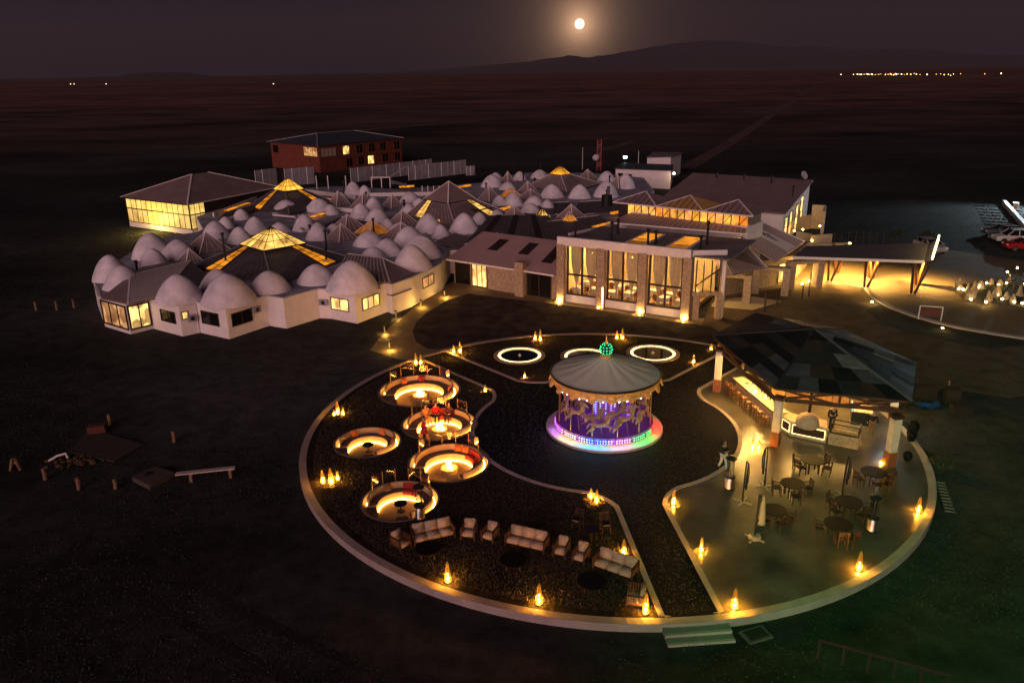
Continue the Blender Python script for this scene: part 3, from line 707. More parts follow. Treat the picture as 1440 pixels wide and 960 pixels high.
# carved shields along the cornice
for k in range(18):
    a = 2 * pi * (k + .5) / 18; T = Matrix.Rotation(a, 4, 'Z') @ Matrix.Translation((3.27, 0, 3.30)) @ Matrix.Rotation(radians(-24), 4, 'Y')
    m = MB(T=T)
    m.lathe([(.0, .0)] * 2, 3) if False else None
    pts = [(-.34, .30), (-.44, .42), (-.20, .36), (0, .50), (.20, .36), (.44, .42), (.34, .30), (.40, .05), (.26, -.10), (.20, -.26), (0, -.42), (-.20, -.26), (-.26, -.10), (-.40, .05)]
    N_ = len(pts); Vv = [(.05, y * .9, z * .8) for y, z in pts] + [(.0, y, z * .9) for y, z in pts] + [(.09, 0, 0)]
    m.add(Vv, [(i, (i + 1) % N_, N_ + (i + 1) % N_, N_ + i) for i in range(N_)] + [(2 * N_, (i + 1) % N_, i) for i in range(N_)])
    m.tube([(.07, .22 * cos(s * .7) , .2 * sin(s * .7)) for s in range(10)], .035, 5)
    m.tube([(.06, -.1 + .09 * cos(s * .8), -.22 + .09 * sin(s * .8)) for s in range(7)], .03, 5)
    m.tube([(.06, .1 + .09 * cos(s * .8), -.22 + .09 * sin(s * .8)) for s in range(7)], .03, 5)
    m.ob('carved_shield', X['gold'], CZ, True)
wb = emat('cornice_bulb', (.80, .66, 1.0), 40.0)
bm_ = MB().sph((0, 0, 0), .03, 6, 4); me = bpy.data.meshes.new('cornice_bulb'); me.from_pydata(bm_.v, [], bm_.f); me.materials.append(wb)
for k in range(40):
    a = 2 * pi * k / 40; o = bpy.data.objects.new('cornice_bulb', me); COL.objects.link(o); o.parent = CZ; o.location = (3.03 * cos(a), 3.03 * sin(a), 2.98)
MB().lathe([(3.0, 3.02), (.5, 3.10)], 48).ob('ceiling', X['purple'], CZ)
# centre drum with strips of lights
MB().lathe([(.62, .64), (.62, 2.6), (.85, 2.75), (.95, 3.08)], 24).ob('centre_drum', mat('centre_drum_panel', (.45, .12, .35), .35), CZ, True)
rm = emat('red_drum_bulb', (1, .08, .12), 7.0); bm2 = emat('blue_drum_bulb', (.16, .22, 1.0), 7.0)
mr = bpy.data.meshes.new('drum_bulb'); mr.from_pydata(bm_.v, [], bm_.f); mr.materials.append(rm)
mbm = bpy.data.meshes.new('drum_bulb'); mbm.from_pydata(bm_.v, [], bm_.f); mbm.materials.append(bm2)
for k in range(12):
    a = 2 * pi * k / 12
    for j in range(11):
        o = bpy.data.objects.new('drum_bulb', mbm); COL.objects.link(o); o.parent = CZ; o.location = (.66 * cos(a), .66 * sin(a), .95 + j * .15)
    for j in range(3):
        o = bpy.data.objects.new('drum_bulb', mr); COL.objects.link(o); o.parent = CZ; o.location = ((.80 + j * .06) * cos(a + .13), (.80 + j * .06) * sin(a + .13), 2.62 + j * .13)
# poles at the edge and the horses
for k in range(12):
    a = 2 * pi * (k + .3) / 12; MB().cyl(2.85 * cos(a), 2.85 * sin(a), .64, 3.05, .032, n=8).ob('edge_pole', X['brass'], CZ)
def horse_mesh():
    m = MB()
    m.tube([(-.50, 0, .02), (-.42, 0, .05), (-.2, 0, .0), (.1, 0, -.02), (.34, 0, .04), (.46, 0, .10)], [.07, .17, .18, .165, .18, .10], 10)
    m.tube([(.36, 0, .06), (.50, 0, .28), (.60, 0, .48), (.64, 0, .56)], [.15, .115, .085, .07], 8)
    m.tube([(.58, 0, .58), (.68, 0, .56), (.82, 0, .44), (.90, 0, .37)], [.06, .085, .055, .045], 8)
    for y in (-.04, .04): m.tube([(.60, y, .62), (.61, y, .71)], [.025, .006], 5)
    m.tube([(.30, 0, .20), (.38, 0, .42), (.48, 0, .58), (.57, 0, .66)], [.05, .07, .06, .03], 6)
    m.tube([(-.50, 0, .08), (-.66, 0, .10), (-.80, 0, -.06), (-.84, 0, -.26)], [.05, .075, .06, .01], 6)
    for y, f in ((-.10, 1), (.10, .6)):
        m.tube([(.36, y, -.04), (.50 + .1 * f, y, -.20), (.66 * f + .16, y, -.34 + .1 * f), (.56 * f + .1, y, -.50)], [.09, .06, .042, .05], 6)
        m.tube([(-.42, y, -.02), (-.46, y, -.22), (-.66 - .1 * f, y, -.36), (-.80 - .1 * f, y, -.52)], [.12, .085, .045, .05], 6)
    m.lathe([(.05, .17), (.17, .165), (.2, .15)], 10, (-.05, 0), sx=1.1)
    return m
hm = horse_mesh(); hme = bpy.data.meshes.new('wooden_horse'); hme.from_pydata([tuple(v) for v in hm.v], [], hm.f); hme.materials.append(X['horsepaint'])
hme.polygons.foreach_set('use_smooth', [True] * len(hme.polygons))
pme_ = MB().cyl(0, 0, -1.2, 1.75, .022, n=8); pme = bpy.data.meshes.new('horse_pole'); pme.from_pydata(pme_.v, [], pme_.f); pme.materials.append(X['brass'])
sd_ = MB().box(-.02, 0, .16, .34, .40, .06); sme = bpy.data.meshes.new('saddle'); sme.from_pydata(sd_.v, [], sd_.f); sme.materials.append(X['purple'])
for ring, r, nh in ((0, 2.45, 10), (1, 1.55, 7)):
    for k in range(nh):
        a = 2 * pi * (k + .5 * ring + .18) / nh
        h = bpy.data.objects.new('wooden_horse', hme); COL.objects.link(h); h.parent = CZ
        h.location = (r * cos(a), r * sin(a), 1.55 + .28 * sin(k * 2.4 + ring)); h.rotation_euler = (0, radians(-8), a + pi / 2)
        for nm, me_ in (('horse_pole', pme), ('saddle', sme)):
            q = bpy.data.objects.new(nm, me_); COL.objects.link(q); q.parent = h
# finial with green lights
MB().lathe([(.34, 4.55), (.34, 4.80), (.26, 4.84), (.0, 4.84)], 20).ob('finial_collar', X['gold'], CZ)
MB().sph((0, 0, 5.14), .36, 18, 12).ob('finial_ball', mat('dark_green_ball', (.01, .06, .04), .3), CZ, True)
MB().lathe([(.10, 5.46), (.06, 5.55), (.09, 5.62), (.04, 5.7), (.03, 5.9), (.0, 6.05)], 10).ob('finial_spike', X['gold'], CZ, True)
gm = emat('green_finial_bulb', (.03, 1.0, .34), 3.2); mg = bpy.data.meshes.new('finial_bulb'); mg.from_pydata(bm_.v, [], bm_.f); mg.materials.append(gm)
for i in range(5):
    t_ = radians(-56 + 28 * i); nn = max(4, int(12 * cos(t_)))
    for k in range(nn):
        a = 2 * pi * (k + .5 * (i % 2)) / nn; o = bpy.data.objects.new('finial_bulb', mg); COL.objects.link(o); o.parent = CZ
        o.location = (.38 * cos(t_) * cos(a), .38 * cos(t_) * sin(a), 5.14 + .38 * sin(t_)); o.scale = (.95,) * 3
for a in (200, 270, 340, 90): lamp('carousel_lamp', (1.3 * cos(radians(a)), 1.3 * sin(radians(a)), 2.85), 75, (.44, .12, 1.0), .12, CZ)

for d_, e_ in [(d, 30 if 244 < d < 266 else 22) for d in range(192, 372, 9)] + [(60, 10), (120, 10)]:
    a = radians(d_); lamp('skirt_lamp', (3.26 * cos(a), 3.26 * sin(a), .48), e_ * .55, hue(a)[1], .16, CZ)
# ------------------------------------------------------------------ people
def skinmesh(name, joints, edges, mt, parent=None, loc=None, rz=0.0, root=0):
    me = bpy.data.meshes.new(name); me.from_pydata([j[:3] for j in joints], edges, []); me.materials.append(mt)
    o = bpy.data.objects.new(name, me); COL.objects.link(o)
    s = o.modifiers.new('skin', 'SKIN'); s.use_smooth_shade = True
    for i, j in enumerate(joints):
        sv = me.skin_vertices[0].data[i]; r = j[3]; sv.radius = r if isinstance(r, tuple) else (r, r); sv.use_root = (i == root)
    u = o.modifiers.new('sub', 'SUBSURF'); u.levels = 1; u.render_levels = 2
    WM[o.name] = Matrix.Identity(4)
    if parent is not None: o.parent = parent
    if loc is not None: o.location = loc; o.rotation_euler = (0, 0, rz)
    return o
def person(label, loc, rz, pose, top, legs, hair=True, skirt=None, height=1.72, cat='person', group=None):
    """local frame: faces -y, x to its left; feet (or seat) on z = 0"""
    k = height / 1.72
    if pose == 'sit':
        hip = .10; L_ = {'kn': [(.11, -.46, .12), (-.11, -.46, .12)], 'an': [(.12, -.48, -.32), (-.12, -.46, -.32)], 'to': [(.12, -.62, -.36), (-.12, -.60, -.36)]}
    elif pose == 'walk':
        hip = .92; L_ = {'kn': [(.10, -.10, .50), (-.10, .04, .50)], 'an': [(.11, -.22, .09), (-.10, .24, .12)], 'to': [(.12, -.38, .04), (-.11, .12, .04)]}
    else:
        hip = .92; L_ = {'kn': [(.10, -.02, .49), (-.10, -.02, .49)], 'an': [(.10, 0, .08), (-.10, .02, .08)], 'to': [(.11, -.15, .04), (-.11, -.13, .04)]}
    sh = hip + .50
    J = [(0, 0, hip, (.15, .10)), (0, -.01, hip + .18, (.135, .10)), (0, -.01, hip + .38, (.16, .11)), (0, 0, sh - .02, (.10, .08)), (0, -.01, sh + .09, .055), (0, -.03, sh + .17, (.075, .085)), (0, -.025, sh + .27, (.08, .095)), (0, -.02, sh + .335, (.05, .06))]
    E_ = [(0, 1), (1, 2), (2, 3), (3, 4), (4, 5), (5, 6), (6, 7)]
    arms = {'fold': [(.27, -.02, sh - .30), (.10, -.22, sh - .26), (.02, -.25, sh - .25)], 'down': [(.26, .02, sh - .30), (.28, -.06, sh - .55), (.28, -.10, sh - .63)], 'lap': [(.25, -.06, sh - .28), (.14, -.28, sh - .38), (.09, -.34, sh - .38)]}
    A = arms['lap' if pose == 'sit' else ('fold' if pose == 'walk' else 'down')]
    for s in (1, -1):
        b = len(J); J += [(s * .17, 0, sh - .04, .065)] + [(s * p[0], p[1], p[2], r) for p, r in zip(A, (.045, .036, .032))]
        E_ += [(3, b), (b, b + 1), (b + 1, b + 2), (b + 2, b + 3)]
        for f in range(4):  # fingers
            q = A[2]; d = (q[0] - A[1][0], q[1] - A[1][1], q[2] - A[1][2]); l = sqrt(sum(x * x for x in d)); d = [x / l for x in d]
            J.append((s * (q[0] + d[0] * .085), q[1] + d[1] * .085 + (f - 1.5) * .018, q[2] + d[2] * .085 + (f - 1.5) * .008, .008)); E_.append((b + 3, len(J) - 1))
        J.append((s * (A[2][0] - .03), A[2][1] - .03, A[2][2] - .035, .010)); E_.append((b + 3, len(J) - 1))
    for i, s in ((0, 1), (1, -1)):
        b = len(J); J += [(s * .09, 0, hip - .04, .085), (*L_['kn'][i], .06), (*L_['an'][i], .04), (*L_['to'][i], .035)]
        E_ += [(0, b), (b, b + 1), (b + 1, b + 2), (b + 2, b + 3)]
    J = [(x * k, y * k, z * k, tuple(q * k for q in r) if isinstance(r, tuple) else r * k) for x, y, z, r in J]
    body = skinmesh('person', J, E_, X['skin'], None, loc, rz); tag(body, label, cat, group)
    def cloth(name, idx, grow, mt, root=0):
        mp_ = {j: i for i, j in enumerate(idx)}
        jj = [(*J[i][:3], tuple(q + grow for q in J[i][3]) if isinstance(J[i][3], tuple) else J[i][3] + grow) for i in idx]
        return skinmesh(name, jj, [(mp_[a], mp_[b]) for a, b in E_ if a in mp_ and b in mp_], mt, body)
    nb = 8; la, ra = nb, nb + 9; ll, rl = nb + 18, nb + 22
    cloth('jacket', [0, 1, 2, 3, la, la + 1, la + 2, ra, ra + 1, ra + 2], .018, top)
    cloth('trousers', [0, ll, ll + 1, ll + 2, rl, rl + 1, rl + 2], .016, legs)
    for b in (ll, rl): cloth('shoe', [b + 2, b + 3], .014, X['black'])
    if skirt:
        MB().lathe([(.15 * k, (hip + .08) * k), (.20 * k, (hip - .1) * k), (.27 * k, (hip - .45) * k)], 16).ob('skirt', skirt, body, True)
    if hair:
        MB().sph((0, .005 * k, (sh + .275) * k), (.098 * k, .105 * k, .105 * k), 12, 8).ob('hair', X['hair'], body, True) if hair == 'long' else MB().sph((0, .018 * k, (sh + .295) * k), (.092 * k, .095 * k, .085 * k), 12, 8).ob('hair', X['hair'], body, True)
        # face: eyes, nose, mouth stand proud of the head
    m = MB()
    for s in (1, -1): m.sph((s * .032 * k, -.112 * k, (sh + .245) * k), .010 * k, 6, 4)
    m.ob('eyes', X['black'], body)
    MB().tube([(0, -.108 * k, (sh + .25) * k), (0, -.135 * k, (sh + .205) * k)], [.008 * k, .016 * k], 5).ob('nose', X['skin'], body)
    return body
def at(x, y, z=0.014): return G(x, y, z)
person('person in dark jacket and white trousers walking on the terrace kerb with folded arms', at(1016, 659.5, .05), radians(20), 'walk', X['darkcloth'], X['whitecloth'])
c2, r2 = PITS[1]
def seat_at(c, R, ang, z=-.10):
    a = radians(ang); r = 1.60 * R / 2.36; return (c[0] + r * cos(a), c[1] + r * sin(a), z), a - pi / 2
p_, z_ = seat_at(c2, r2, 128); person('person in patterned orange top sitting on the fire pit bench', p_, z_, 'sit', X['tancloth'], X['tancloth'], 'long')
p_, z_ = seat_at(c2, r2, 103); person('person in red and dark clothes sitting between two others at the fire pit', p_, z_, 'sit', X['redcloth'], X['darkcloth'], 'long')
p_, z_ = seat_at(c2, r2, 72); person('person in bulky dark brown jacket sitting on the red blanket at the fire pit', p_, z_, 'sit', mat('dark_brown_cloth', (.07, .025, .015), .9), X['darkcloth'])
person('person in red coat standing beside the flames in the fire pit', G(597, 616, -.26), radians(-60), 'stand', X['redcloth'], X['darkcloth'], 'long', X['redcloth'], 1.45)
person('bartender in black behind the clay oven counter', G(1168, 604, .014), radians(10), 'stand', X['darkcloth'], X['darkcloth'])
person('person in dark top and brown trousers standing beside the display counter', G(1224, 613, .014), radians(150), 'stand', X['darkcloth'], X['browncloth'])

# ------------------------------------------------------------------ sofas, armchairs, low tables
def seat_unit(name, label, e0, e1, group, n, cat):
    a, b = G(*e0, .30), G(*e1, .30); d = (b - a); w = d.length; rz = atan2(d.y, d.x); m = (a + b) / 2
    t = thing(name, label, cat, (m.x, m.y, .012), rz, group); D = .78; W = w
    f = MB()
    for x in (-W / 2 + .035, W / 2 - .035):
        for y in (.04, D - .04): f.box(x, y, .31 if y < .1 else .36, .06, .06, .62 if y < .1 else .72)
    f.box(0, .05, .22, W - .12, .05, .08); f.box(0, D - .05, .22, W - .12, .05, .08); f.box(0, D - .04, .70, W - .12, .04, .06); f.box(0, D / 2, .17, W - .12, D - .1, .03)
    f.ob('frame', X['darkwood'], t)
    for x in (-W / 2 + .035, W / 2 - .035):
        r = MB().box(x, D / 2, .635, .075, D, .035).ob('armrest', X['darkwood'], t)
        for i in range(6): MB().box(x, .12 + i * (D - .24) / 5, .42, .022, .045, .40).ob('slat', X['wood'], r)
    cw = (W - .16) / n
    for i in range(n):
        x = -W / 2 + .08 + cw * (i + .5)
        def pad(mb, x0, y0, z0, sx, sy, sz, tilt=0.0):
            b_ = bmesh.new(); bmesh.ops.create_cube(b_, size=1.0)
            bmesh.ops.scale(b_, vec=(sx, sy, sz), verts=b_.verts); bmesh.ops.bevel(b_, geom=b_.edges[:], offset=.028, segments=2, affect='EDGES')
            T = Matrix.Translation((x0, y0, z0)) @ Matrix.Rotation(tilt, 4, 'X')
            V = [tuple(T @ v.co) for v in b_.verts]; b_.verts.index_update(); Fc = [tuple(v.index for v in q.verts) for q in b_.faces]; b_.free(); return mb.add(V, Fc)
        pad(MB(), x, .36, .27, cw - .015, .70, .16).ob('seat_cushion', X['cushion'], t, True)
        pad(MB(), x, .66, .56, cw - .015, .16, .48, radians(-12)).ob('back_cushion', X['cushion'], t, True)
    return t
SOF = [('armchair', 'cream armchair at the row end closest to the pit with dark table', (563, 771), (579.5, 761), 1),
 ('sofa', 'three seat cream sofa between the end armchair and two more armchairs, beside the pit', (582.4, 761.5), (640.6, 748.7), 3),
 ('armchair', 'cream armchair beside the three seat sofa next to the pit', (647, 752), (667.7, 753.5), 1),
 ('armchair', 'cream armchair beside the middle sofa on its pit side', (675.7, 754), (693.3, 758.3), 1),
 ('sofa', 'middle three seat cream sofa of the row with armchairs on both sides', (709.3, 760), (765, 772.7), 3),
 ('armchair', 'cream armchair beside the middle sofa on its path side', (777, 775.8), (795.5, 779.7), 1),
 ('armchair', 'cream armchair beside the last sofa by the path', (803.5, 783.8), (821.7, 788.6), 1),
 ('sofa', 'last three seat cream sofa of the row with a lantern behind it', (832.3, 791.8), (889, 811.6), 3),
 ('armchair', 'cream armchair with pale slatted side at the path end by the steps', (883, 826), (879, 847), 1)]
for nm, lb, a, b, n in SOF: seat_unit(nm, lb, a, b, 'garden seats in a curved row', n, nm)
TL = ['round dark low table in front of the sofa beside the pit', 'round dark low table in front of the middle sofa', 'round dark low table in front of the last sofa by the path']
for (x, y, r), lb in zip([(602, 770, .60), (721.5, 786, .62), (831.5, 816, .64)], TL):
    c = G(x, y, .42); t = thing('low_table', lb, 'table', (c.x, c.y, .012), 0, 'low round tables')
    MB().lathe([(.001, .42), (r - .02, .42), (r, .40), (r, .36), (.001, .36)], 32).ob('table_top', X['tabletop'], t)
    for i in range(4): MB().box(.7 * r * cos(pi / 4 + i * pi / 2), .7 * r * sin(pi / 4 + i * pi / 2), .18, .05, .05, .36).ob('leg', X['darkwood'], t)

# ------------------------------------------------------------------ dining tables and chairs
def make_chair(name='dining_chair'):
    t = thing(name, '', 'chair')
    MB().box(0, 0, .45, .44, .44, .035).ob('seat', X['tabletop'], t)
    b = MB()
    for x in (-.2, .2): b.bar((x, .2, .0), (x, .26, .92), .04, .04)
    b.bar((-.2, .26, .90), (.2, .26, .90), .06, .035); b.ob('back_frame', X['darkwood'], t)
    for i in range(4): MB().bar((-.12 + .08 * i, .215, .47), (-.12 + .08 * i, .255, .88), .02, .02).ob('spindle', X['darkwood'], t)
    for x in (-.2, .2): MB().bar((x, -.19, 0), (x, -.19, .45), .04, .04).ob('leg', X['darkwood'], t)
    for x in (-.22, .22): MB().bar((x, -.17, .62), (x, .22, .66), .035, .03).bar((x, -.17, .45), (x, -.17, .62), .03, .03).ob('armrest', X['darkwood'], t)
    MB().box(0, -.205, .462, .30, .06, .022).ob('seat_front', X['cushion'], t)
    return t
chair0 = make_chair(); used = False
def place_chair(loc, rz, label, group):
    global used
    if not used:
        used = True; chair0.location = loc; chair0.rotation_euler = (0, 0, rz); tag(chair0, label, 'chair', group); return chair0
    return copy_tree(chair0, None, loc, rz, label, group)
TB = [(1143, 646, .62, 'beside the glass display counter', (150, 200, 330, 20)), (1115, 679, .62, 'beside the two folded parasols', (170, 265, 5)),
      (1229, 663, .66, 'beside the pavilion pillar with the bin bags', (190, 262, 350, 300)), (1194, 705, .66, 'between patio heater and folded parasol', (135, 205, 300, 345)),
      (1179, 736, .66, 'farthest out on the open terrace', (165, 262, 300)), (1089, 716, .58, 'behind the parasol with the cream canopy', (282, 330, 215))]
for x, y, r, where, angs in TB:
    c = G(x, y, .75); t = thing('dining_table', 'round dark dining table ' + where, 'table', (c.x, c.y, .013), 0, 'terrace dining tables')
    MB().lathe([(.001, .75), (r - .01, .75), (r, .74), (r, .71), (.001, .71)], 36).ob('table_top', X['tabletop'], t)
    for i in range(4): MB().box(.62 * r * cos(pi / 4 + i * pi / 2), .62 * r * sin(pi / 4 + i * pi / 2), .355, .07, .07, .71).ob('leg', X['darkwood'], t)
    for a in angs:
        a = radians(a); place_chair((c.x + (r + .14) * cos(a), c.y + (r + .14) * sin(a), .013), a - pi / 2, 'dark wooden armchair at the round table ' + where, 'chairs at the table ' + where)
for (x, y, a), w in zip([(812, 741, 60), (851, 747, 100)], ('towards the sofas', 'towards the path')):
    p = G(x, y, .013); place_chair((p.x, p.y, .013), radians(a - 90), 'dark wooden chair of the small set behind the sofas, ' + w, 'chairs of the small set behind the sofas')
c = G(832, 744, .6); t = thing('side_table', 'small dark round table between two chairs behind the sofas', 'table', (c.x, c.y, .013))
MB().cyl(0, 0, .58, .62, .36, n=24).ob('table_top', X['tabletop'], t); MB().cyl(0, 0, 0, .58, .05, n=8).ob('leg', X['darkwood'], t)

# ------------------------------------------------------------------ patio heaters, parasols
for x, y, lb in ((1225, 745, 'patio heater with steel base standing between terrace tables and the outer kerb'), (1025, 686, 'patio heater with steel base beside the walking person'), (591, 728, 'patio heater at the edge of the pit with dark table')):
    p = G(x, y, .013); t = thing('patio_heater', lb, 'heater', (p.x, p.y, .013), 0, 'patio heaters'); 
    MB().lathe([(.26, 0), (.27, .06), (.25, .09), (.25, .62), (.22, .66)], 20).ob('tank_housing', X['steel'], t, True)
    MB().lathe([(.29, 0), (.29, .07), (.24, .07)], 20).ob('base_ring', X['black'], t)
    MB().lathe([(.22, .66), (.29, .68), (.29, .76), (.20, .80), (.001, .80)], 20).ob('collar', X['black'], t)
    for i in range(4):
        a = pi / 4 + i * pi / 2; MB().bar((.2 * cos(a), .2 * sin(a), .78), (.17 * cos(a), .17 * sin(a), 1.72), .02, .02).ob('guard_rod', X['black'], t)
    MB().lathe([(.11, .8), (.11, 1.72)], 12).ob('glass_tube', X['glass'], t)
    MB().lathe([(.001, 1.92), (.12, 1.90), (.30, 1.78), (.30, 1.74), (.2, 1.72), (.001, 1.72)], 20).ob('hood', X['black'], t)
def parasol(x, y, h, rz, lb, canopy):
    p = G(x, y, .013); t = thing('cantilever_parasol', lb, 'parasol', (p.x, p.y, .013), rz, 'folded parasols on the terrace')
    for a in (0, pi / 2): MB().box(0, 0, .04, 1.0, .09, .05, a + .6).ob('base_bar', X['kerb'], t)
    if canopy: MB().lathe([(.28, .02), (.30, .12), (.2, .2), (.0, .2)], 14).ob('base_weight', X['clay'], t)
    MB().tube([(0, 0, .05), (0, 0, h * .5), (.03, 0, h)], [.045, .04, .035], 8).ob('pole', X['black'], t)
    MB().tube([(.03, 0, h), (.16, 0, h * .93), (.24, 0, h * .72), (.22, 0, h * .48), (.12, 0, h * .34)], [.035, .03, .028, .028, .025], 6).ob('arm', X['black'], t)
    MB().box(.02, -.06, h * .42, .10, .07, .18).ob('crank_box', X['black'], t)
    V = [(.04, h * .96), (.10, h * .80), (.15, h * .55), (.19, h * .34), (.08, h * .30)]
    if canopy: MB().lathe([(r, z) for r, z in V], 9, (.26, 0)).ob('folded_canopy', X['curtain'], t)
    else: MB().lathe([(r * .32, z) for r, z in V], 8, (.14, 0)).ob('folded_canopy', X['darkcloth'], t)
parasol(1044, 706, 2.35, .3, 'dark folded parasol on a cross base near the walking person and heater', False)
parasol(1075, 684, 2.35, 2.6, 'dark folded parasol on a cross base beside the two lanterns and pillar', False)
parasol(1184, 697, 2.3, -.5, 'lone dark folded parasol between the two rows of dining tables', False)
parasol(1061, 757, 2.35, .2, 'folded parasol with cream canopy and clay weight on its base', True)

# ------------------------------------------------------------------ bar pavilion
EZ = 3.62; ZU0 = Vector((0, 0, 1))
EV = [Vector((13.8, 51.0, EZ)), Vector((15.05, 41.5, EZ)), Vector((21.9, 39.4, EZ)), Vector((25.0, 45.2, EZ)), Vector((23.2, 52.0, EZ)), Vector((18.3, 56.2, EZ))]
AP = Vector((19.5, 47.8, 5.06))
PV = thing('bar_pavilion', 'open six sided bar pavilion with patchwork metal roof, timber trusses and white pillars', 'pavilion', (19.5, 47.5, .012))
SH = [mat('roof_sheet_' + n, c, .5, .3, var=.3, scale=1.2) for n, c in (('black', (.018, .016, .018)), ('slate', (.038, .036, .042)), ('blue', (.095, .092, .12)), ('grey', (.18, .175, .19)), ('brown', (.060, .040, .034)))]
wts = [8, 7, 5, 1, 7]
for e in range(6):
    a, b = EV[e], EV[(e + 1) % 6]; rows = 8 if e == 0 else 5
    for r in range(rows):
        f0, f1 = r / rows, (r + 1) / rows; cols = max(1, round((b - a).length * (1 - (f0 + f1) / 2) / (2.6 if e == 0 else 1.15)))
        P0, P1, Q0, Q1 = a.lerp(AP, f0), b.lerp(AP, f0), a.lerp(AP, f1), b.lerp(AP, f1)
        for c_ in range(cols):
            u0, u1 = c_ / cols, (c_ + 1) / cols
            dz = Vector((0, 0, random.uniform(.0, .022) + .018 * (rows - r) * 0))
            q = [P0.lerp(P1, u0) + dz, P0.lerp(P1, u1) + dz, Q0.lerp(Q1, u1) + dz, Q0.lerp(Q1, u0) + dz]
            MB(w=True).slab(q, .02).ob('roof_sheet', random.choices(SH, wts)[0], PV)
    MB(w=True).bar(a + Vector((0, 0, .03)), AP + Vector((0, 0, .03)), .14, .05).ob('hip_cap', SH[3] if e == 2 else SH[1], PV)  # one cap paler: the bright glint along that hip put into its colour
    # ceiling boards under the sheets
    MB(w=True).poly([a + Vector((0, 0, -.06)), b + Vector((0, 0, -.06)), AP + Vector((0, 0, -.10))]).ob('ceiling', X['wood'], PV)
    # trussed edge beam
    n_ = Vector((0, 0, 1)); t0, t1 = a.lerp(AP, .04), b.lerp(AP, .04); t0.z = t1.z = EZ - .10
    l0, l1 = t0.copy(), t1.copy(); l0.z = l1.z = 2.84
    tr = MB(w=True).bar(t0, t1, .16, .22).ob('edge_beam', X['darkwood'], PV); MB(w=True).bar(l0, l1, .16, .20).ob('tie_beam', X['darkwood'], PV)
    for i in range(2):
        s0, s1 = i / 2, (i + 1) / 2
        MB(w=True).bar(t0.lerp(t1, s0), l0.lerp(l1, s1), .10, .12).ob('brace', X['darkwood'], tr); MB(w=True).bar(l0.lerp(l1, s0), t0.lerp(t1, s1), .10, .12).ob('brace', X['darkwood'], tr)
    MB(w=True).bar(t0.lerp(t1, .5), l0.lerp(l1, .5), .12, .12).ob('brace', X['darkwood'], tr)
PP = [(14.05, 49.75), (15.38, 41.45), (20.85, 38.75), (23.9, 44.9), (22.4, 51.1), (18.3, 55.0)]
X['whitecol'] = mat('white_pillar_plaster', (.52, .47, .40), .8, var=.12, scale=3, bump=.3)
X['colbase'] = mat('terracotta_pillar_base', (.20, .065, .025), .6, var=.2, scale=3)
for i, p in enumerate(PP):
    rz = atan2(p[1] - 47.5, p[0] - 19.5)
    q = MB(w=True).box(p[0], p[1], 1.95, .44, .44, 2.06, rz).ob('pillar', X['whitecol'], PV); MB(w=True).box(p[0], p[1], .465, .50, .50, .93, rz).ob('pillar_base', X['colbase'], q)
    MB(w=True).box(p[0], p[1], 3.03, .56, .56, .18, rz).ob('pillar_cap', X['darkwood'], q)
for x, y in ((17.5, 49.5), (18.2, 45.2), (21.3, 44.6), (20, 51)):
    l = MB(w=True).lathe([(.03, 3.2), (.16, 3.05), (.2, 2.95), (.15, 2.94)], 12, (x, y)).ob('pendant_lamp', X['black'], PV)
    MB(w=True).sph((x, y, 2.98), .09, 10, 6).ob('lamp_bulb', emat('pendant_bulb', (1, .62, .20), 25.0), l)
    MB(w=True).cyl(x, y, 3.2, 4.6, .012, n=5).ob('lamp_cord', X['black'], l)
for (x, y), e in (((16.6, 48.0), 900), ((18.9, 44.6), 520), ((21.8, 46.5), 480), ((15.0, 46.3), 650), ((17.2, 43.4), 260)):
    lamp('pavilion_lamp', (x - 19.5, y - 47.5, 2.80), e, (1, .54, .13), .15, PV)
# bar counter
BC = thing('bar_counter', 'long pale bar counter lined with bar stools under the pavilion', 'bar counter', (16.5, 46.5, .012))
c0, c1 = G(1030, 531, 1.1), G(1090, 581, 1.1)
d = (c1 - c0).normalized(); nrm_ = Vector((-d.y, d.x, 0))
if nrm_.x < 0: nrm_ = -nrm_
W_ = .85
top = [c0, c1, c1 + nrm_ * W_, c0 + nrm_ * W_]
MB(w=True).prism([p[:2] for p in top], 1.04, 1.10).ob('counter_top', X['cream'], BC)
ins = [c0 + d * .1 + nrm_ * .25, c1 - d * .1 + nrm_ * .25, c1 - d * .1 + nrm_ * (W_ - .08), c0 + d * .1 + nrm_ * (W_ - .08)]
MB(w=True).prism([p[:2] for p in ins], .013, 1.04).ob('counter_body', X['clay'], BC)
MB(w=True).bar(c0 + Vector((0, 0, -.03)) - nrm_ * .012, c1 + Vector((0, 0, -.03)) - nrm_ * .012, .03, .10).ob('edge_trim', X['darkwood'], BC)
MB(w=True).bar(ins[0] + Vector((0, 0, -.08)) - nrm_ * .02, ins[1] + Vector((0, 0, -.08)) - nrm_ * .02, .02, .03).ob('light_strip', X['led'], BC)
for i in range(4):
    f = .2 + .2 * i; pt = c0.lerp(c1, f) + nrm_ * (.5 + .1 * (i % 2))
    o = MB().lathe([(.001, 1.101), (.18, 1.103), (.20, 1.13), (.16, 1.115)], 16, (pt.x, pt.y)).ob('serving_tray', X['steel'], smooth=True)
    tag(o, ['round steel tray at the outer end of the bar counter', 'round steel tray beside the glowing bar bowl', 'round steel tray in the middle of the bar counter', 'round steel tray at the oven end of the bar counter'][i], 'tray')
pt = c0.lerp(c1, .45) + nrm_ * .3
o = MB().lathe([(.05, 1.10), (.11, 1.14), (.09, 1.2), (.0, 1.21)], 12, (pt.x, pt.y)).ob('glowing_bowl', emat('glowing_bowl_glass', (1, .72, .30), 10), smooth=True); tag(o, 'small glowing bowl light on the bar counter', 'bowl light')
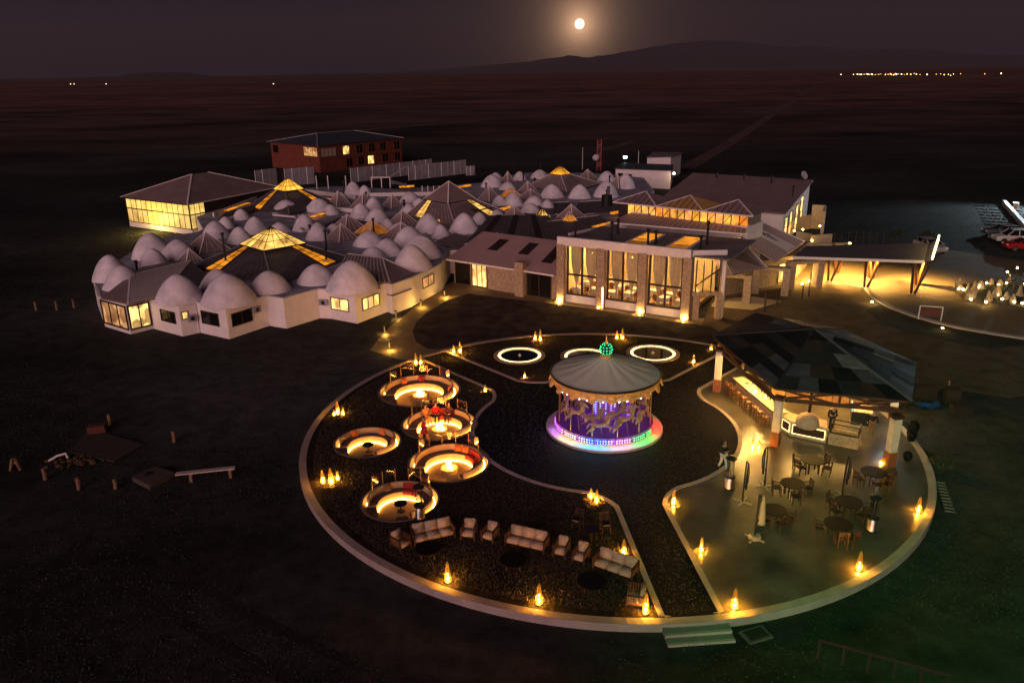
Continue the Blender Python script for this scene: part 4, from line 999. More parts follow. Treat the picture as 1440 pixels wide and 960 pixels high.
for i in range(9):
    pt = c0.lerp(c1, .25 + .07 * i) + nrm_ * (.68 + .06 * (i % 2)); h = random.uniform(.22, .34)
    o = MB().lathe([(.04, 1.10), (.042, 1.10 + h * .6), (.016, 1.10 + h * .75), (.016, 1.10 + h), (.0, 1.10 + h)], 8, (pt.x, pt.y)).ob('bottle', mat('bottle_glass', random.choice([(.02, .06, .02), (.10, .04, .01), (.2, .2, .22)]), .15), smooth=True)
    tag(o, 'glass bottle in the row at the back of the bar counter', 'bottle', 'bottles on the bar')
def make_stool():
    t = thing('bar_stool', '', 'stool')
    MB().box(0, 0, .74, .36, .36, .04).ob('seat', X['wood'], t)
    for x in (-.16, .16):
        for y in (-.16, .16): MB().bar((x * 1.15, y * 1.15, 0), (x, y, .73), .035, .035).ob('leg', X['wood'], t)
    r = MB()
    for z in (.22, .42):
        for s in (-.175, .175): r.bar((-.17, s, z), (.17, s, z), .025, .025); r.bar((s, -.17, z + .05), (s, .17, z + .05), .025, .025)
    r.ob('foot_rail', X['wood'], t)
    b = MB()
    for x in (-.16, .16): b.bar((x, -.17, .74), (x, -.20, 1.08), .032, .032)
    b.bar((-.16, -.20, 1.06), (.16, -.20, 1.06), .05, .03); b.bar((-.16, -.19, .92), (.16, -.19, .92), .04, .025); b.ob('backrest', X['wood'], t)
    return t
s0 = make_stool(); rz = atan2(nrm_.y, nrm_.x) - pi / 2
for i in range(8):
    p = c0.lerp(c1, .03 + .13 * i) - nrm_ * (.34 + .05 * (i % 3 == 1)); lb = 'tall wooden stool with backrest in the row along the bar counter'
    if i == 0: s0.location = (p.x, p.y, .013); s0.rotation_euler = (0, 0, rz); tag(s0, lb, 'stool', 'stools along the bar')
    else: copy_tree(s0, None, (p.x, p.y, .013), rz + random.uniform(-.2, .2), lb, 'stools along the bar')
# front counter with the clay oven
FC = thing('oven_counter', 'angled counter with rope lights along its dark front panels carrying the clay oven', 'counter', (18, 42.5, .012))
fb = [G(1098, 604, .013), G(1111, 612.5, .013), G(1161, 623, .013)]
inn = Vector((.35, 1.0, 0)).normalized()
for a, b in zip(fb, fb[1:]):
    dd = (b - a).normalized(); nn = Vector((-dd.y, dd.x, 0))
    q = MB(w=True).prism([p[:2] for p in (a, b, b + inn * 1.15, a + inn * 1.15)], .013, .92).ob('counter_body', X['clay'], FC)
    e = [a - nn * .02 + dd * .1, b - nn * .02 - dd * .1]
    MB(w=True).bar((e[0] + e[1]) / 2 * 0 + e[0] + Vector((0, 0, .5)), e[1] + Vector((0, 0, .5)), .03, .5).ob('dark_panel', X['darkwood'], q)
    for z in (.22, .78): MB(w=True).bar(e[0] - nn * .02 + Vector((0, 0, z)), e[1] - nn * .02 + Vector((0, 0, z)), .03, .03).ob('rope_light', X['ledlow'], q)
    for p in e: MB(w=True).bar(p - nn * .02 + Vector((0, 0, .22)), p - nn * .02 + Vector((0, 0, .78)), .03, .03).ob('rope_light', X['ledlow'], q)
    MB(w=True).prism([p[:2] for p in (a - nn * .05, b - nn * .05, b + inn * 1.2, a + inn * 1.2)], .922, .97).ob('counter_top', X['clay'], FC)
oc = G(1135, 598, .97)
OV = thing('clay_oven', 'domed clay pizza oven with black flue on the front counter', 'oven', (oc.x, oc.y, .97))
MB().lathe([(.66, 0), (.68, .12), (.64, .38), (.50, .62), (.28, .76), (.0, .80)], 28).ob('oven_dome', X['clay'], OV, True)
MB().cyl(.1, .15, .7, 2.6, .09, n=12).ob('flue', X['black'], OV)
MB().lathe([(.0, 0), (.22, 0), (.22, .2), (.12, .33), (.0, .36)], 12, (-.1, .58)).ob('oven_mouth', X['black'], OV)
# display counter
a, b = G(1164, 624, .013), G(1206, 632.5, .013)
DC = thing('display_counter', 'stone counter with a dark framed glass display case on top', 'display counter', (*((a + b) / 2)[:2], .012))
dd = (b - a).normalized(); nn = Vector((-dd.y, dd.x, 0))
MB(w=True).prism([p[:2] for p in (a, b, b + nn * .85, a + nn * .85)], .013, .72).ob('counter_body', X['stone'], DC)
A_, B_ = a + nn * .06 + dd * .05, b + nn * .06 - dd * .05; C_, D_ = B_ + nn * .65, A_ + nn * .65
fr = MB(w=True)
for p in (A_, B_, C_, D_): fr.bar(p + Vector((0, 0, .72)), p + Vector((0, 0, 1.32)), .06, .06)
for p, q in ((A_, B_), (B_, C_), (C_, D_), (D_, A_)):
    fr.bar(p + Vector((0, 0, 1.32)), q + Vector((0, 0, 1.32)), .06, .06); fr.bar(p + Vector((0, 0, .75)), q + Vector((0, 0, .75)), .06, .06)
fr.ob('case_frame', X['black'], DC)
for p, q in ((A_, B_), (B_, C_), (D_, A_)): MB(w=True).poly([p + Vector((0, 0, .78)), q + Vector((0, 0, .78)), q + Vector((0, 0, 1.29)), p + Vector((0, 0, 1.29))]).ob('glass_pane', X['glass'], DC)
MB(w=True).prism([p[:2] for p in (A_ + dd * .1 + nn * .1, B_ - dd * .1 + nn * .1, C_ - dd * .1 - nn * .1, D_ + dd * .1 - nn * .1)], .78, .82).ob('food_shelf', X['floorin'], DC)
for i in range(5):
    p = A_.lerp(B_, .15 + .17 * i) + nn * .3; o = MB().sph((p.x, p.y, .86), (.14, .12, .06), 10, 5).ob('bread_loaf', X['clay'], smooth=True); tag(o, 'round bread loaf inside the glass display case', 'bread', 'loaves in the display case')
# lit cold counter behind
a, b = G(1196, 596, .013), G(1226, 600, .013); dd = (b - a).normalized(); nn = Vector((-dd.y, dd.x, 0))
K = thing('cold_counter', 'brightly lit food counter with blue white edge at the back of the pavilion', 'counter', (*((a + b) / 2)[:2], .012))
MB(w=True).prism([p[:2] for p in (a, b, b + nn * 1.3, a + nn * 1.3)], .013, .85).ob('counter_body', X['black'], K)
MB(w=True).prism([p[:2] for p in (a + nn * .1 + dd * .1, b + nn * .1 - dd * .05, b + nn * 1.2 - dd * .05, a + nn * 1.2 + dd * .1)], .852, .90).ob('lit_food_tray', emat('lit_food_tray_top', (1, .42, .10), 1.6, .7, 5), K)
MB(w=True).bar(a + Vector((0, 0, .95)), a + nn * 1.3 + Vector((0, 0, .95)), .06, .22).ob('glass_edge', emat('blue_white_glass_edge', (.45, .75, .85), .9), K)
# bags by the pillar
for x, y, r, lb in ((1284, 600, .42, 'upper black rubbish bag hung on the pavilion pillar side'), (1276, 641, .30, 'black rubbish bag on the paving behind the pavilion pillar')):
    p = G(x, y, .9 if r > .4 else .3); V = MB().sph((0, 0, 0), (r * .85, r * .85, r * 1.05), 14, 10); V.v = [(p.x + v[0] * (1 + .12 * sin(7 * v[2] + 3 * v[0])), p.y + v[1] * (1 + .1 * cos(9 * v[0])), p.z + v[2]) for v in V.v]
    if r > .4: V.cyl(p.x, p.y, .013, p.z - r * .8, .2, .3, 12)
    o = V.ob('rubbish_bag', mat('black_plastic', (.006, .006, .006), .6, spec=.1), smooth=True); tag(o, lb, 'bag')

lamp('cold_counter_lamp', (22.9 - 19.5, 43.2 - 47.5, 2.4), 80, (.75, .9, 1.0), .1, PV)

BW = thing('bar_back_wall', 'orange brown woven wall at the back of the bar under the pavilion roof', 'wall', (20, 47, .012))
X['wicker'] = mat('woven_panel', (.42, .20, .07), .8, var=.45, scale=7, bump=.6, bscale=20)
for a, b, h in (((17.4, 48.6), (20.0, 47.6), 2.7), ((20.0, 47.6), (23.0, 46.6), 2.4)):
    A_, B_ = Vector((*a, 0)), Vector((*b, 0)); n_ = 3
    for i in range(n_): MB(w=True).bar(A_.lerp(B_, i / n_ + .01) + ZU0 * h / 2 + Vector((0, 0, .01)), A_.lerp(B_, (i + 1) / n_ - .01) + ZU0 * h / 2 + Vector((0, 0, .01)), .12, h).ob('woven_panel', X['wicker'], BW)
    MB(w=True).bar(A_ + ZU0 * (h * .55) - Vector((0, .2, 0)), B_ + ZU0 * (h * .55) - Vector((0, .2, 0)), .3, .04).ob('shelf', X['darkwood'], BW)
# ------------------------------------------------------------------ the hotel: helpers
UA = radians(-30.5); U = Vector((cos(UA), sin(UA), 0)); Vv_ = Vector((-sin(UA), cos(UA), 0)); ZU = Vector((0, 0, 1))
def GV(x, y, z=ZG): return G(x, y, z)
def window(par, a, b, u0, u1, z0, z1, pane, mull=1, trans=0, fw=.07, out=.03, name='window', frame=None):
    """window in the wall from a to b (seen with a on the left); u along the wall in metres, z from the ground"""
    a, b = Vector(a), Vector(b); a.z = b.z = 0; d = (b - a).normalized(); n = Vector((d.y, -d.x, 0)); frame = frame or X['frame']
    P = lambda u, z, o: a + d * u + n * o + ZU * (ZG + z)
    w = MB(w=True)
    for u in (u0, u1): w.bar(P(u, z0 - fw / 2, out), P(u, z1 + fw / 2, out), fw, .08, n)
    for z in (z0, z1): w.bar(P(u0 + fw / 2, z, out), P(u1 - fw / 2, z, out), .08, fw, ZU)
    for i in range(1, mull + 1):
        u = u0 + (u1 - u0) * i / (mull + 1); w.bar(P(u, z0 + fw / 2, out), P(u, z1 - fw / 2, out), fw * .8, .06, n)
    for i in range(1, trans + 1):
        z = z0 + (z1 - z0) * i / (trans + 1); w.bar(P(u0 + fw / 2, z, out - .003), P(u1 - fw / 2, z, out - .003), .055, fw * .8, ZU)
    o = w.ob(name, frame, par)
    for i in range(mull + 1):
        c0, c1 = u0 + (u1 - u0) * i / (mull + 1), u0 + (u1 - u0) * (i + 1) / (mull + 1)
        MB(w=True).poly([P(c0, z0, .012), P(c1, z0, .012), P(c1, z1, .012), P(c0, z1, .012)]).ob('pane', pane, o)
    return o
def ribs(par, q, n, mt, w=.05, h=.05, name='roof_ribs'):
    """standing ribs on the quad q (eave a-b, ridge d-c), running from eave to ridge"""
    a, b, c, d = [Vector(p) for p in q]; m = MB(w=True); nn = (b - a).cross(d - a).normalized(); nn = nn if nn.z > 0 else -nn
    for i in range(n + 1):
        f = i / n; m.bar(a.lerp(b, f) + nn * h * .4, d.lerp(c, f) + nn * h * .4, w, h, nn)
    o = m.ob(name, mt, par); tag(o, kind='stuff'); return o
def roofquad(par, q, mt, t=.12, name='roof'): return MB(w=True).slab([Vector(p) for p in q], t).ob(name, mt, par)
DP = [(1.02, -.01), (1.0, .03), (.955, .12), (.885, .25), (.80, .385), (.705, .52), (.59, .66), (.46, .785), (.33, .88), (.20, .95), (.09, .987), (0, 1)]
def dome(par, cx, cy, hw, ty, zr=2.42, squash=1.0):
    c = G(cx, cy, zr); r = hw * 1.0 * dep(c) / F; h = max(.5, hgt(cx, cy, cx, ty, zr)) * 1.04
    m = MB(w=True).lathe([(r * (1 + .02 * random.random()) * a, zr + h * b) for a, b in DP], 28, (c.x, c.y))
    k1, k2, k3 = random.uniform(0, 6), random.uniform(0, 6), random.uniform(.012, .03)   # hand built, so never quite round
    m.v = [(c.x + (x - c.x) * (1 + k3 * sin(2 * atan2(y - c.y, x - c.x) + k1) + k3 * .6 * sin(3 * atan2(y - c.y, x - c.x) + z * 2 + k2)), c.y + (y - c.y) * (1 + k3 * sin(2 * atan2(y - c.y, x - c.x) + k1) + k3 * .6 * sin(3 * atan2(y - c.y, x - c.x) + z * 2 + k2)), z) for x, y, z in m.v]
    return m.ob('dome', X['dome'], par, True)
def pyramid(par, ax, ay, by, hw, zr, mt, hips=True, glow=None, rot=None, name='tent_roof', n=4, trim=None):
    c = G(ax, by, zr); r = hw * dep(c) / F; h = max(.4, hgt(ax, by, ax, ay, zr)); ap = Vector((c.x, c.y, zr + h)); rot = UA - pi / 2 + .55 if rot is None else rot
    P = [Vector((c.x + r * cos(rot + 2 * pi * k / n), c.y + r * sin(rot + 2 * pi * k / n), zr)) for k in range(n)]
    o = MB(w=True).add([tuple(p) for p in P] + [tuple(ap)], [(k, (k + 1) % n, n) for k in range(n)]).ob(name, mt, par)
    if hips:
        for p in P[:n]: MB(w=True).bar(p + ZU * .02, ap + ZU * .02, .12, .05).ob('hip_cap', trim or X['trim'], o)
    rb = MB(w=True)
    for k in range(n):
        a, b = P[k], P[(k + 1) % n]
        for i in range(1, 4): rb.bar(a.lerp(b, i / 4) + ZU * .02, (a.lerp(b, i / 4)).lerp(ap, .0) * 0 + a.lerp(b, .5).lerp(ap, 1 - abs(i / 4 - .5) * 0.02 - .02) + ZU * .02, .05, .04)
    tag(rb.ob('roof_ribs', X['frame'] if mt in (X['sky_y'], X['sky_or']) else X['rib'], o), kind='stuff')
    return o, P, ap
def flue(par, x, y, zr, ty):
    p = G(x, y, zr); h = max(.5, hgt(x, y, x, ty, zr)); o = MB(w=True).cyl(p.x, p.y, zr - .1, zr + h, .11, n=10).ob('flue_pipe', X['black'], par)
    MB(w=True).cyl(p.x, p.y, zr + h - .25, zr + h + .02, .17, n=10).ob('flue_cap', X['black'], o)
def wingbase(par, front, back, zr, coping=True, wall='wall'):
    fp = [tuple(G(x, y, ZG))[:2] for x, y in front] + [tuple(G(x, y, zr))[:2] for x, y in back]
    MB(w=True).prism(fp, ZG - .1, zr).ob('wall', X[wall], par)
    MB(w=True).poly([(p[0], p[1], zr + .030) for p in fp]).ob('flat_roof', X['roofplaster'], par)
    if coping:
        for a, b in zip(fp, fp[1:len(front)]):
            MB(w=True).bar(Vector((*a, zr + .03)), Vector((*b, zr + .03)), .26, .09).ob('coping', X['trim'], par)
    return fp

# ------------------------------------------------------------------ near dome wing
ZR = 2.42
W1 = thing('dome_wing', 'white dome clustered hotel wing nearest the plaza with faceted walls and lit glass pyramid', 'building', tuple(G(320, 440, ZG)))
fr = [(142.5, 443), (148, 459), (184, 470), (216, 462), (257.5, 473), (281.5, 467.5), (323, 477), (365, 462.5), (379, 458), (403, 462), (450, 447.5), (466, 448), (502.5, 455), (545, 438.5), (553, 440.5), (581, 430), (594, 423), (621, 408.5)]
bk = [(632, 352), (600, 322), (540, 318), (470, 318), (400, 318), (320, 322), (250, 330), (200, 345), (130, 390)]
fp = wingbase(W1, fr, bk, ZR)
# glass bay: dark corner posts with tall lit panes in front of the wall
a, b, c = [Vector((*fp[i], 0)) for i in (1, 2, 3)]
for p, q, n in ((a, b, 3), (b, c, 2)):
    L_ = (q - p).length; window(W1, p, q, .12, L_ - .12, .42, 2.5, X['windim'] if n == 3 else X['winb'], n - 1, 0, .13, .06, 'bay_window')
def seg(i): return Vector((*fp[i], 0)), Vector((*fp[i + 1], 0))
def lenseg(i): p, q = seg(i); return (q - p).length
p, q = seg(3); L_ = (q - p).length; window(W1, p, q, L_ * .36, L_ * .84, 1.05, 2.05, X['darkglass'], 1)
p, q = seg(4); L_ = (q - p).length; window(W1, p, q, L_ * .12, L_ * .45, 1.5, 2.15, X['win'], 0)
p, q = seg(5); L_ = (q - p).length; window(W1, p, q, L_ * .15, L_ * .72, 1.0, 2.1, X['darkglass'], 1)
p, q = seg(6); L_ = (q - p).length; window(W1, p, q, L_ * .15, L_ * .80, 1.0, 2.1, X['darkglass'], 1)
p, q = seg(11); L_ = (q - p).length; window(W1, p, q, L_ * .06, L_ * .72, 1.0, 2.1, X['winb'], 1)
p, q = seg(12); L_ = (q - p).length; window(W1, p, q, L_ * .20, L_ * .74, 1.0, 2.1, X['winb'], 2)
p, q = seg(16); L_ = (q - p).length; window(W1, p, q, L_ * .05, L_ * .60, 1.2, 2.2, X['windim'], 1)
p, q = seg(0)
for d in [(158, 392, 26, 359), (175, 403, 28, 374), (215, 361, 28, 328), (217, 375, 22, 350), (252, 362, 25, 337), (253, 421, 32, 386.5), (307, 403, 26, 379), (322, 423, 38.5, 386), (380, 408, 29, 381.5), (446, 396, 28, 372), (496, 405, 36, 367.5), (580, 377, 28, 345), (592, 360, 30, 332), (576, 345, 26, 319), (545, 357, 23, 336), (525, 366, 21, 347.5), (519, 344, 23, 325), (304, 333, 20, 311), (338, 341, 18, 319.5)]:
    dome(W1, *d, zr=ZR)
# sloping roofs behind the bay and behind the corner dome
def gablelet(par, e0, e1, r0, r1, ez, rz_, mt='roof', n=14, hip=None):
    a, b, c, d = GV(*e0, ez), GV(*e1, ez), GV(*r1, rz_), GV(*r0, rz_)
    o = roofquad(par, [a, b, c, d], X[mt], .10); ribs(par, [a, b, c, d], n, X['rib'], .13, .08)
    MB(w=True).bar(d + ZU * .04, c + ZU * .04, .16, .07).ob('ridge_cap', X['trim'], par)
    return a, b, c, d
a_, b_, c_, d_ = gablelet(W1, (180, 427), (226, 417), (183, 387), (268, 367), 2.62, 3.55, 'slate', n=26)
hp = GV(141, 419, 2.62); MB(w=True).slab([hp, a_, d_], .10).ob('hip_roof', X['roof'], W1); MB(w=True).bar(a_ + ZU * .05, d_ + ZU * .05, .16, .08).ob('hip_cap', X['trim'], W1)
bw = GV(205, 372, 2.62); MB(w=True).slab([hp, d_, c_, bw], .09).ob('back_slope', X['roof'], W1)
b2 = GV(300, 392, 2.62); MB(w=True).slab([b_, b2, c_], .09).ob('end_slope', X['slate'], W1)
a_, b_, c_, d_ = gablelet(W1, (465, 398), (548, 397), (489, 357), (538, 363), 2.62, 3.5, n=12)
e_ = GV(583, 383, 2.62); MB(w=True).slab([b_, e_, c_], .10).ob('hip_roof', X['roof'], W1)
for p_ in (b_, e_): MB(w=True).bar(p_ + ZU * .05, c_ + ZU * .05, .14, .07).ob('hip_cap', X['trim'], W1)
# large dark roof carrying the glass pyramid
def skyroof(par, apx, apy, corners, ez, low, cap, mt, lw=2.4, strips=True, sm='sky_or'):
    """corners: px of the four lower corners (left, front, right, back) on plane low; cap: glass pyramid"""
    ctr = G(apx, corners[4], ez); zap = ez + max(.4, hgt(apx, corners[4], apx, apy, ez)); ap = Vector((ctr.x, ctr.y, zap))
    r = cap * dep(ctr) / F; rot = -pi / 2 + .02
    T = [Vector((ctr.x + r * cos(rot + k * pi / 2), ctr.y + r * sin(rot + k * pi / 2), ez)) for k in (3, 0, 1, 2)]   # left, front, right, back
    Lw = [G(*corners[k], low) for k in range(3)]; Lw.append(Lw[0] + Lw[2] - Lw[1])
    for k in range(4):
        a, b, c, d = Lw[k], Lw[(k + 1) % 4], T[(k + 1) % 4], T[k]
        MB(w=True).slab([a, b, c, d], .08).ob('roof_slope', X[mt], par); ribs(par, [a, b, c, d], 12, X['rib'] if mt != 'slate' else X['slate'], .05, .04)
        MB(w=True).bar(a + ZU * .05, d + ZU * .05, .13, .06).ob('hip_cap', X['trim'] if mt != 'slate' else X['corr'], par)
        if strips and k < 2:
            f0, f1 = (.70, .86) if k == 0 else (.16, .32); nn = (b - a).cross(d - a).normalized(); nn = nn if nn.z > 0 else -nn
            f0, f1 = (.20, .36) if k == 0 else (.64, .80)
            A_, B_, C_, D_ = a.lerp(b, f0), a.lerp(b, f1), d.lerp(c, f1), d.lerp(c, f0)
            for j in range(5):
                q = [A_.lerp(D_, j / 5 + .01), B_.lerp(C_, j / 5 + .01), B_.lerp(C_, (j + 1) / 5 - .01), A_.lerp(D_, (j + 1) / 5 - .01)]
                MB(w=True).poly([p + nn * .13 for p in q]).ob('skylight_pane', X[sm], par)
            for f in (f0, (f0 + f1) / 2, f1): MB(w=True).bar(a.lerp(b, f) + nn * .09, d.lerp(c, f) + nn * .09, .06, .12, nn).ob('skylight_frame', X['frame'], par)
    return T, ap
def glasscap(par, T, ap, mt, lift=.18, nm=4):
    T2 = [p + ZU * lift for p in T]
    g = MB(w=True)
    for k in range(4):
        a, b = T2[k], T2[(k + 1) % 4]
        for i in range(nm):
            p, q = a.lerp(b, i / nm), a.lerp(b, (i + 1) / nm)
            MB(w=True).add([tuple(p), tuple(q), tuple(ap)], [(0, 1, 2)]).ob('glass_pane', mt, par)
            g.bar(p + ZU * .03, ap + ZU * .03, .05, .06)
        for f in (.33, .62): g.bar(a.lerp(ap, f) + ZU * .03, b.lerp(ap, f) + ZU * .03, .035, .05)
        MB(w=True).bar(T[k] + ZU * lift * .5, T[(k + 1) % 4] + ZU * lift * .5, .12, lift).ob('curb_beam', X['frame'], par)
    tag(g.ob('glazing_bars', X['frame'], par), kind='stuff')
T, ap = skyroof(W1, 384, 319, [(268, 374), (384, 402), (492, 362), None, 345], 3.9, 2.6, 46, 'slate')
glasscap(W1, T, ap, X['sky_y'], .22, 4)
for f in [(318.5, 374, ZR + .2, 327), (153, 388, ZR, 380), (459, 348, ZR + .4, 323), (193, 380, ZR, 366), (459, 368, ZR + .3, 349)]: flue(W1, f[0], f[1], f[2], f[3])
pyramid(W1, 292, 326, 351, 33, 2.5, X['roof']); pyramid(W1, 268, 349, 366, 17, 2.5, X['roof'])
# small box annex and wall units
p, q = Vector((*fp[13], 0)), Vector((*fp[15], 0))
A_ = [G(545, 438.5, ZG), G(553, 441.5, ZG), G(580, 431, ZG), G(574, 424, ZG)]
MB(w=True).prism([x[:2] for x in A_], ZG - .1, 1.35).ob('annex', X['wall'], W1); MB(w=True).prism([(x + (x - A_[0]) * .02)[:2] for x in A_], 1.352, 1.44).ob('annex_roof', X['flatroof'], W1)
for i, u, z in ((4, .62, 1.25), (6, .93, 1.65), (10, .5, 1.35)):
    p, q = seg(i); d = (q - p).normalized(); n = Vector((d.y, -d.x, 0)); c = p.lerp(q, u) + n * .17
    o = MB(w=True).box(c.x, c.y, ZG + z + .25, .78, .32, .52, atan2(d.y, d.x)).ob('air_conditioner', X['corr'], W1)
    m = MB(w=True); cc = c + n * .165 + ZU * (ZG + z + .25); m.tube([cc, cc + n * .012], .2, 14); m.ob('fan_grille', X['black'], o)
p, q = seg(4); MB(w=True).cyl(*(p.lerp(q, .97) + Vector((.02, -.12, 0)))[:2], ZG, 2.3, .05, n=8).ob('downpipe', X['trim'], W1)

# ------------------------------------------------------------------ rear roofscape: three more dome wings
W2 = thing('dome_wing', 'white dome hotel wing beside the glass hall with an orange glowing pyramid cap', 'building', tuple(G(430, 310, ZG)))
MB(w=True).prism([tuple(G(x, y, ZR))[:2] for x, y in [(290, 330), (276, 305), (380, 268), (470, 262), (545, 268), (600, 285), (590, 345), (500, 345), (400, 345)]], ZG, ZR - .005).ob('wall', X['wall'], W2)
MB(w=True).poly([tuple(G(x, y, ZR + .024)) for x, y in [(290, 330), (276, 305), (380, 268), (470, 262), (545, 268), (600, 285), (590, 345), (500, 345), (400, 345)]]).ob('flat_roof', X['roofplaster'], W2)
for d in [(360, 327, 18.5, 305), (393, 326, 15, 313), (403, 297, 21, 281.5), (449, 296, 20, 279.5), (497, 273, 13, 256), (513, 274, 10.5, 261), (429, 323, 18, 302), (448, 336, 18, 313.5), (508, 305, 16, 286.5), (526, 298, 15, 278), (531, 312, 19, 293)]:
    dome(W2, *d, zr=ZR)
T, ap = skyroof(W2, 406, 250, [(345, 292), (407, 301), (476, 286), None, 267], 4.6, 2.7, 21, 'slate', sm='sky_or')
glasscap(W2, T, ap, emat('orange_glass_roof', (1.0, .48, .05), 1.15, .5, .8), .15, 3)
for q in [(476.5, 268.5, 288, 17), (512, 271, 292, 21), (552, 272.5, 291, 16), (490, 301, 324, 30), (481, 314, 336, 24), (566, 295.5, 314, 22)]: pyramid(W2, q[0], q[1], q[2], q[3], 2.5, X['roof'])
pyramid(W2, 524, 309, 327, 26, 2.5, X['sky_dim'])
pyramid(W2, 565, 312, 334, 30, 2.5, X['roof'])
for f in [(400, 268, 2.6, 246), (437, 335, 2.6, 316), (526, 331, 2.6, 307), (484, 272, 2.6, 255), (515.5, 287, 2.6, 270), (569, 300, 2.6, 281)]: flue(W2, *f)
for a, b, lb in (((384, 302), (415, 305), 1), ((416, 306), (424, 324), 2)):
    MB(w=True).bar(G(*a, 2.9), G(*b, 2.9), .2, .25).ob('parapet', X['trim'], W2)
W3 = thing('dome_wing', 'dome hotel wing with a tall brown pyramid roof and two orange skylight strips', 'building', tuple(G(640, 320, ZG)))
f3 = [(590, 340), (570, 318), (560, 290), (620, 272), (700, 275), (760, 290), (770, 318), (700, 325), (640, 330)]
MB(w=True).prism([tuple(G(x, y, ZR))[:2] for x, y in f3], ZG, ZR - .01).ob('wall', X['wall'], W3); MB(w=True).poly([tuple(G(x, y, ZR + .012)) for x, y in f3]).ob('flat_roof', X['roofplaster'], W3)
for d in [(577, 283, 15, 270), (603, 326, 21, 301), (653, 325, 21, 300), (699, 305, 11.5, 295), (722, 288, 16, 271), (751, 291, 17, 275.5), (746, 299, 15, 286)]: dome(W3, *d, zr=ZR)
T, ap = skyroof(W3, 632, 255, [(571, 302), (640, 318), (712, 298), None, 281], 4.4, 2.7, 37, 'roof', sm='sky_y')
MB(w=True).add([tuple(p + ZU * .12) for p in T] + [tuple(ap)], [(k, (k + 1) % 4, 4) for k in range(4)]).ob('upper_roof', X['roof'], W3)
for p in T[:3]: MB(w=True).bar(p + ZU * .16, ap + ZU * .04, .16, .07).ob('hip_cap', X['trim'], W3)
MB(w=True).tube([G(596, 281, 4.5), G(640, 287, 4.0), G(668, 296, 3.6), G(714, 290, 3.0)], .10, 6).ob('duct_pipe', X['black'], W3)
pyramid(W3, 723, 288.5, 305, 17, 2.5, X['roof'])
for f in [(684, 278, 2.6, 257), (569, 300, 2.6, 281)]: flue(W3, *f)
# slatted long roof with dark bands between the gable house and the domes
q = [G(640, 357, 2.6), G(797, 338, 2.6), G(770, 303, 3.2), G(690, 303, 3.2)]
roofquad(W3, q, X['slate'], .1); ribs(W3, q, 26, X['roof'])
for u in (.15, .45, .75): MB(w=True).bar(q[0].lerp(q[1], u) + ZU * .08, q[3].lerp(q[2], u) + ZU * .08, .7, .04).ob('dark_band', X['frame'], W3)
W4 = thing('dome_wing', 'farthest dome hotel wing with a broad pyramid roof glowing orange at its tip', 'building', tuple(G(790, 270, ZG)))
f4 = [(680, 280), (684, 252), (740, 243), (830, 243), (905, 250), (920, 268), (880, 292), (800, 305), (745, 292)]
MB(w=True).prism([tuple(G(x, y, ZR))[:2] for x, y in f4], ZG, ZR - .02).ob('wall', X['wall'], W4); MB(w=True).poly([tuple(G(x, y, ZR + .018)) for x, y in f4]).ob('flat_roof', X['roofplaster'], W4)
for d in [(692, 262, 16, 246), (714, 266, 12.5, 256), (697, 256, 12.5, 243), (776, 277, 17, 259.5), (815, 278, 16, 260), (852, 276, 18, 255.5), (879, 264, 15, 245), (853, 254, 13, 241), (731, 253, 10.5, 241.5), (759, 250, 13.5, 239)]: dome(W4, *d, zr=ZR)
T, ap = skyroof(W4, 787.5, 232, [(741, 262), (797, 270), (846, 258), None, 245], 4.6, 2.7, 14.5, 'roof', strips=False)
glasscap(W4, T, ap, emat('orange_tip_sheet', (1.0, .40, .03), .8, .6, .7), .1, 5)
for q in [(688, 261, 281, 17), (714, 241, 257, 11), (742, 254.5, 269, 14), (746, 265, 278, 18), (826, 238, 252, 15), (803, 287, 306, 21), (868, 246, 264, 13)]: pyramid(W4, q[0], q[1], q[2], q[3], 2.5, X['roof'])
pyramid(W4, 718, 263, 276, 16, 2.55, X['sky_dim']); pyramid(W4, 762.5, 292, 305, 12, 2.8, X['sky_y'], n=8, hips=False); pyramid(W4, 801, 297, 311, 13, 2.8, X['sky_or'], n=6)
for f in [(736, 254, 2.6, 244), (752, 262, 2.6, 250), (780, 300, 2.6, 286), (795, 301, 2.6, 286), (857, 258, 2.6, 247), (853, 287, 2.6, 267), (760, 246, 2.6, 228)]: flue(W4, *f)

# ------------------------------------------------------------------ glass hall
e_h = 4.05
L0, F0 = GV(183, 318), GV(271, 330.5); R1 = G(386.7, 263, e_h); R0 = Vector((R1.x, R1.y, ZG)); B0 = L0 + R0 - F0
GH = thing('glass_hall', 'large hall with brown hipped roof and two tiers of brightly lit glazing', 'building', tuple(L0.lerp(R0, .5)))
inn = lambda p, k: p.lerp((L0 + R0) / 2, k)
for a, b in ((F0, R0), (R0, B0), (B0, L0)):
    a2 = a.lerp(b, .16) if (a is F0) else a
    MB(w=True).prism([p[:2] for p in (a2, b, b.lerp((L0 + R0) / 2, .03), a2.lerp((L0 + R0) / 2, .03))], ZG, e_h).ob('wall', X['frame'] if a is F0 else X['wall'], GH)
for a, b, n in ((L0, F0, 12), (F0, F0.lerp(R0, .16), 3)):
    L_ = (b - a).length
    MB(w=True).prism([p[:2] for p in (a, b, b.lerp((L0 + R0) / 2, .02), a.lerp((L0 + R0) / 2, .02))], ZG, ZG + .75).ob('plinth', X['wall'], GH)
    window(GH, a, b, .05, L_ - .05, .78, 2.75, emat('hall_glass', (1.0, .68, .20), .50, .6, .7, 2), n - 1, 0, .10, .02, 'glazed_wall'); window(GH, a, b, .05, L_ - .05, 2.80, 4.25, emat('hall_upper_glass', (1.0, .66, .16), .80, .5, 1.2, 5), n - 1, 0, .10, .02, 'glazed_wall')
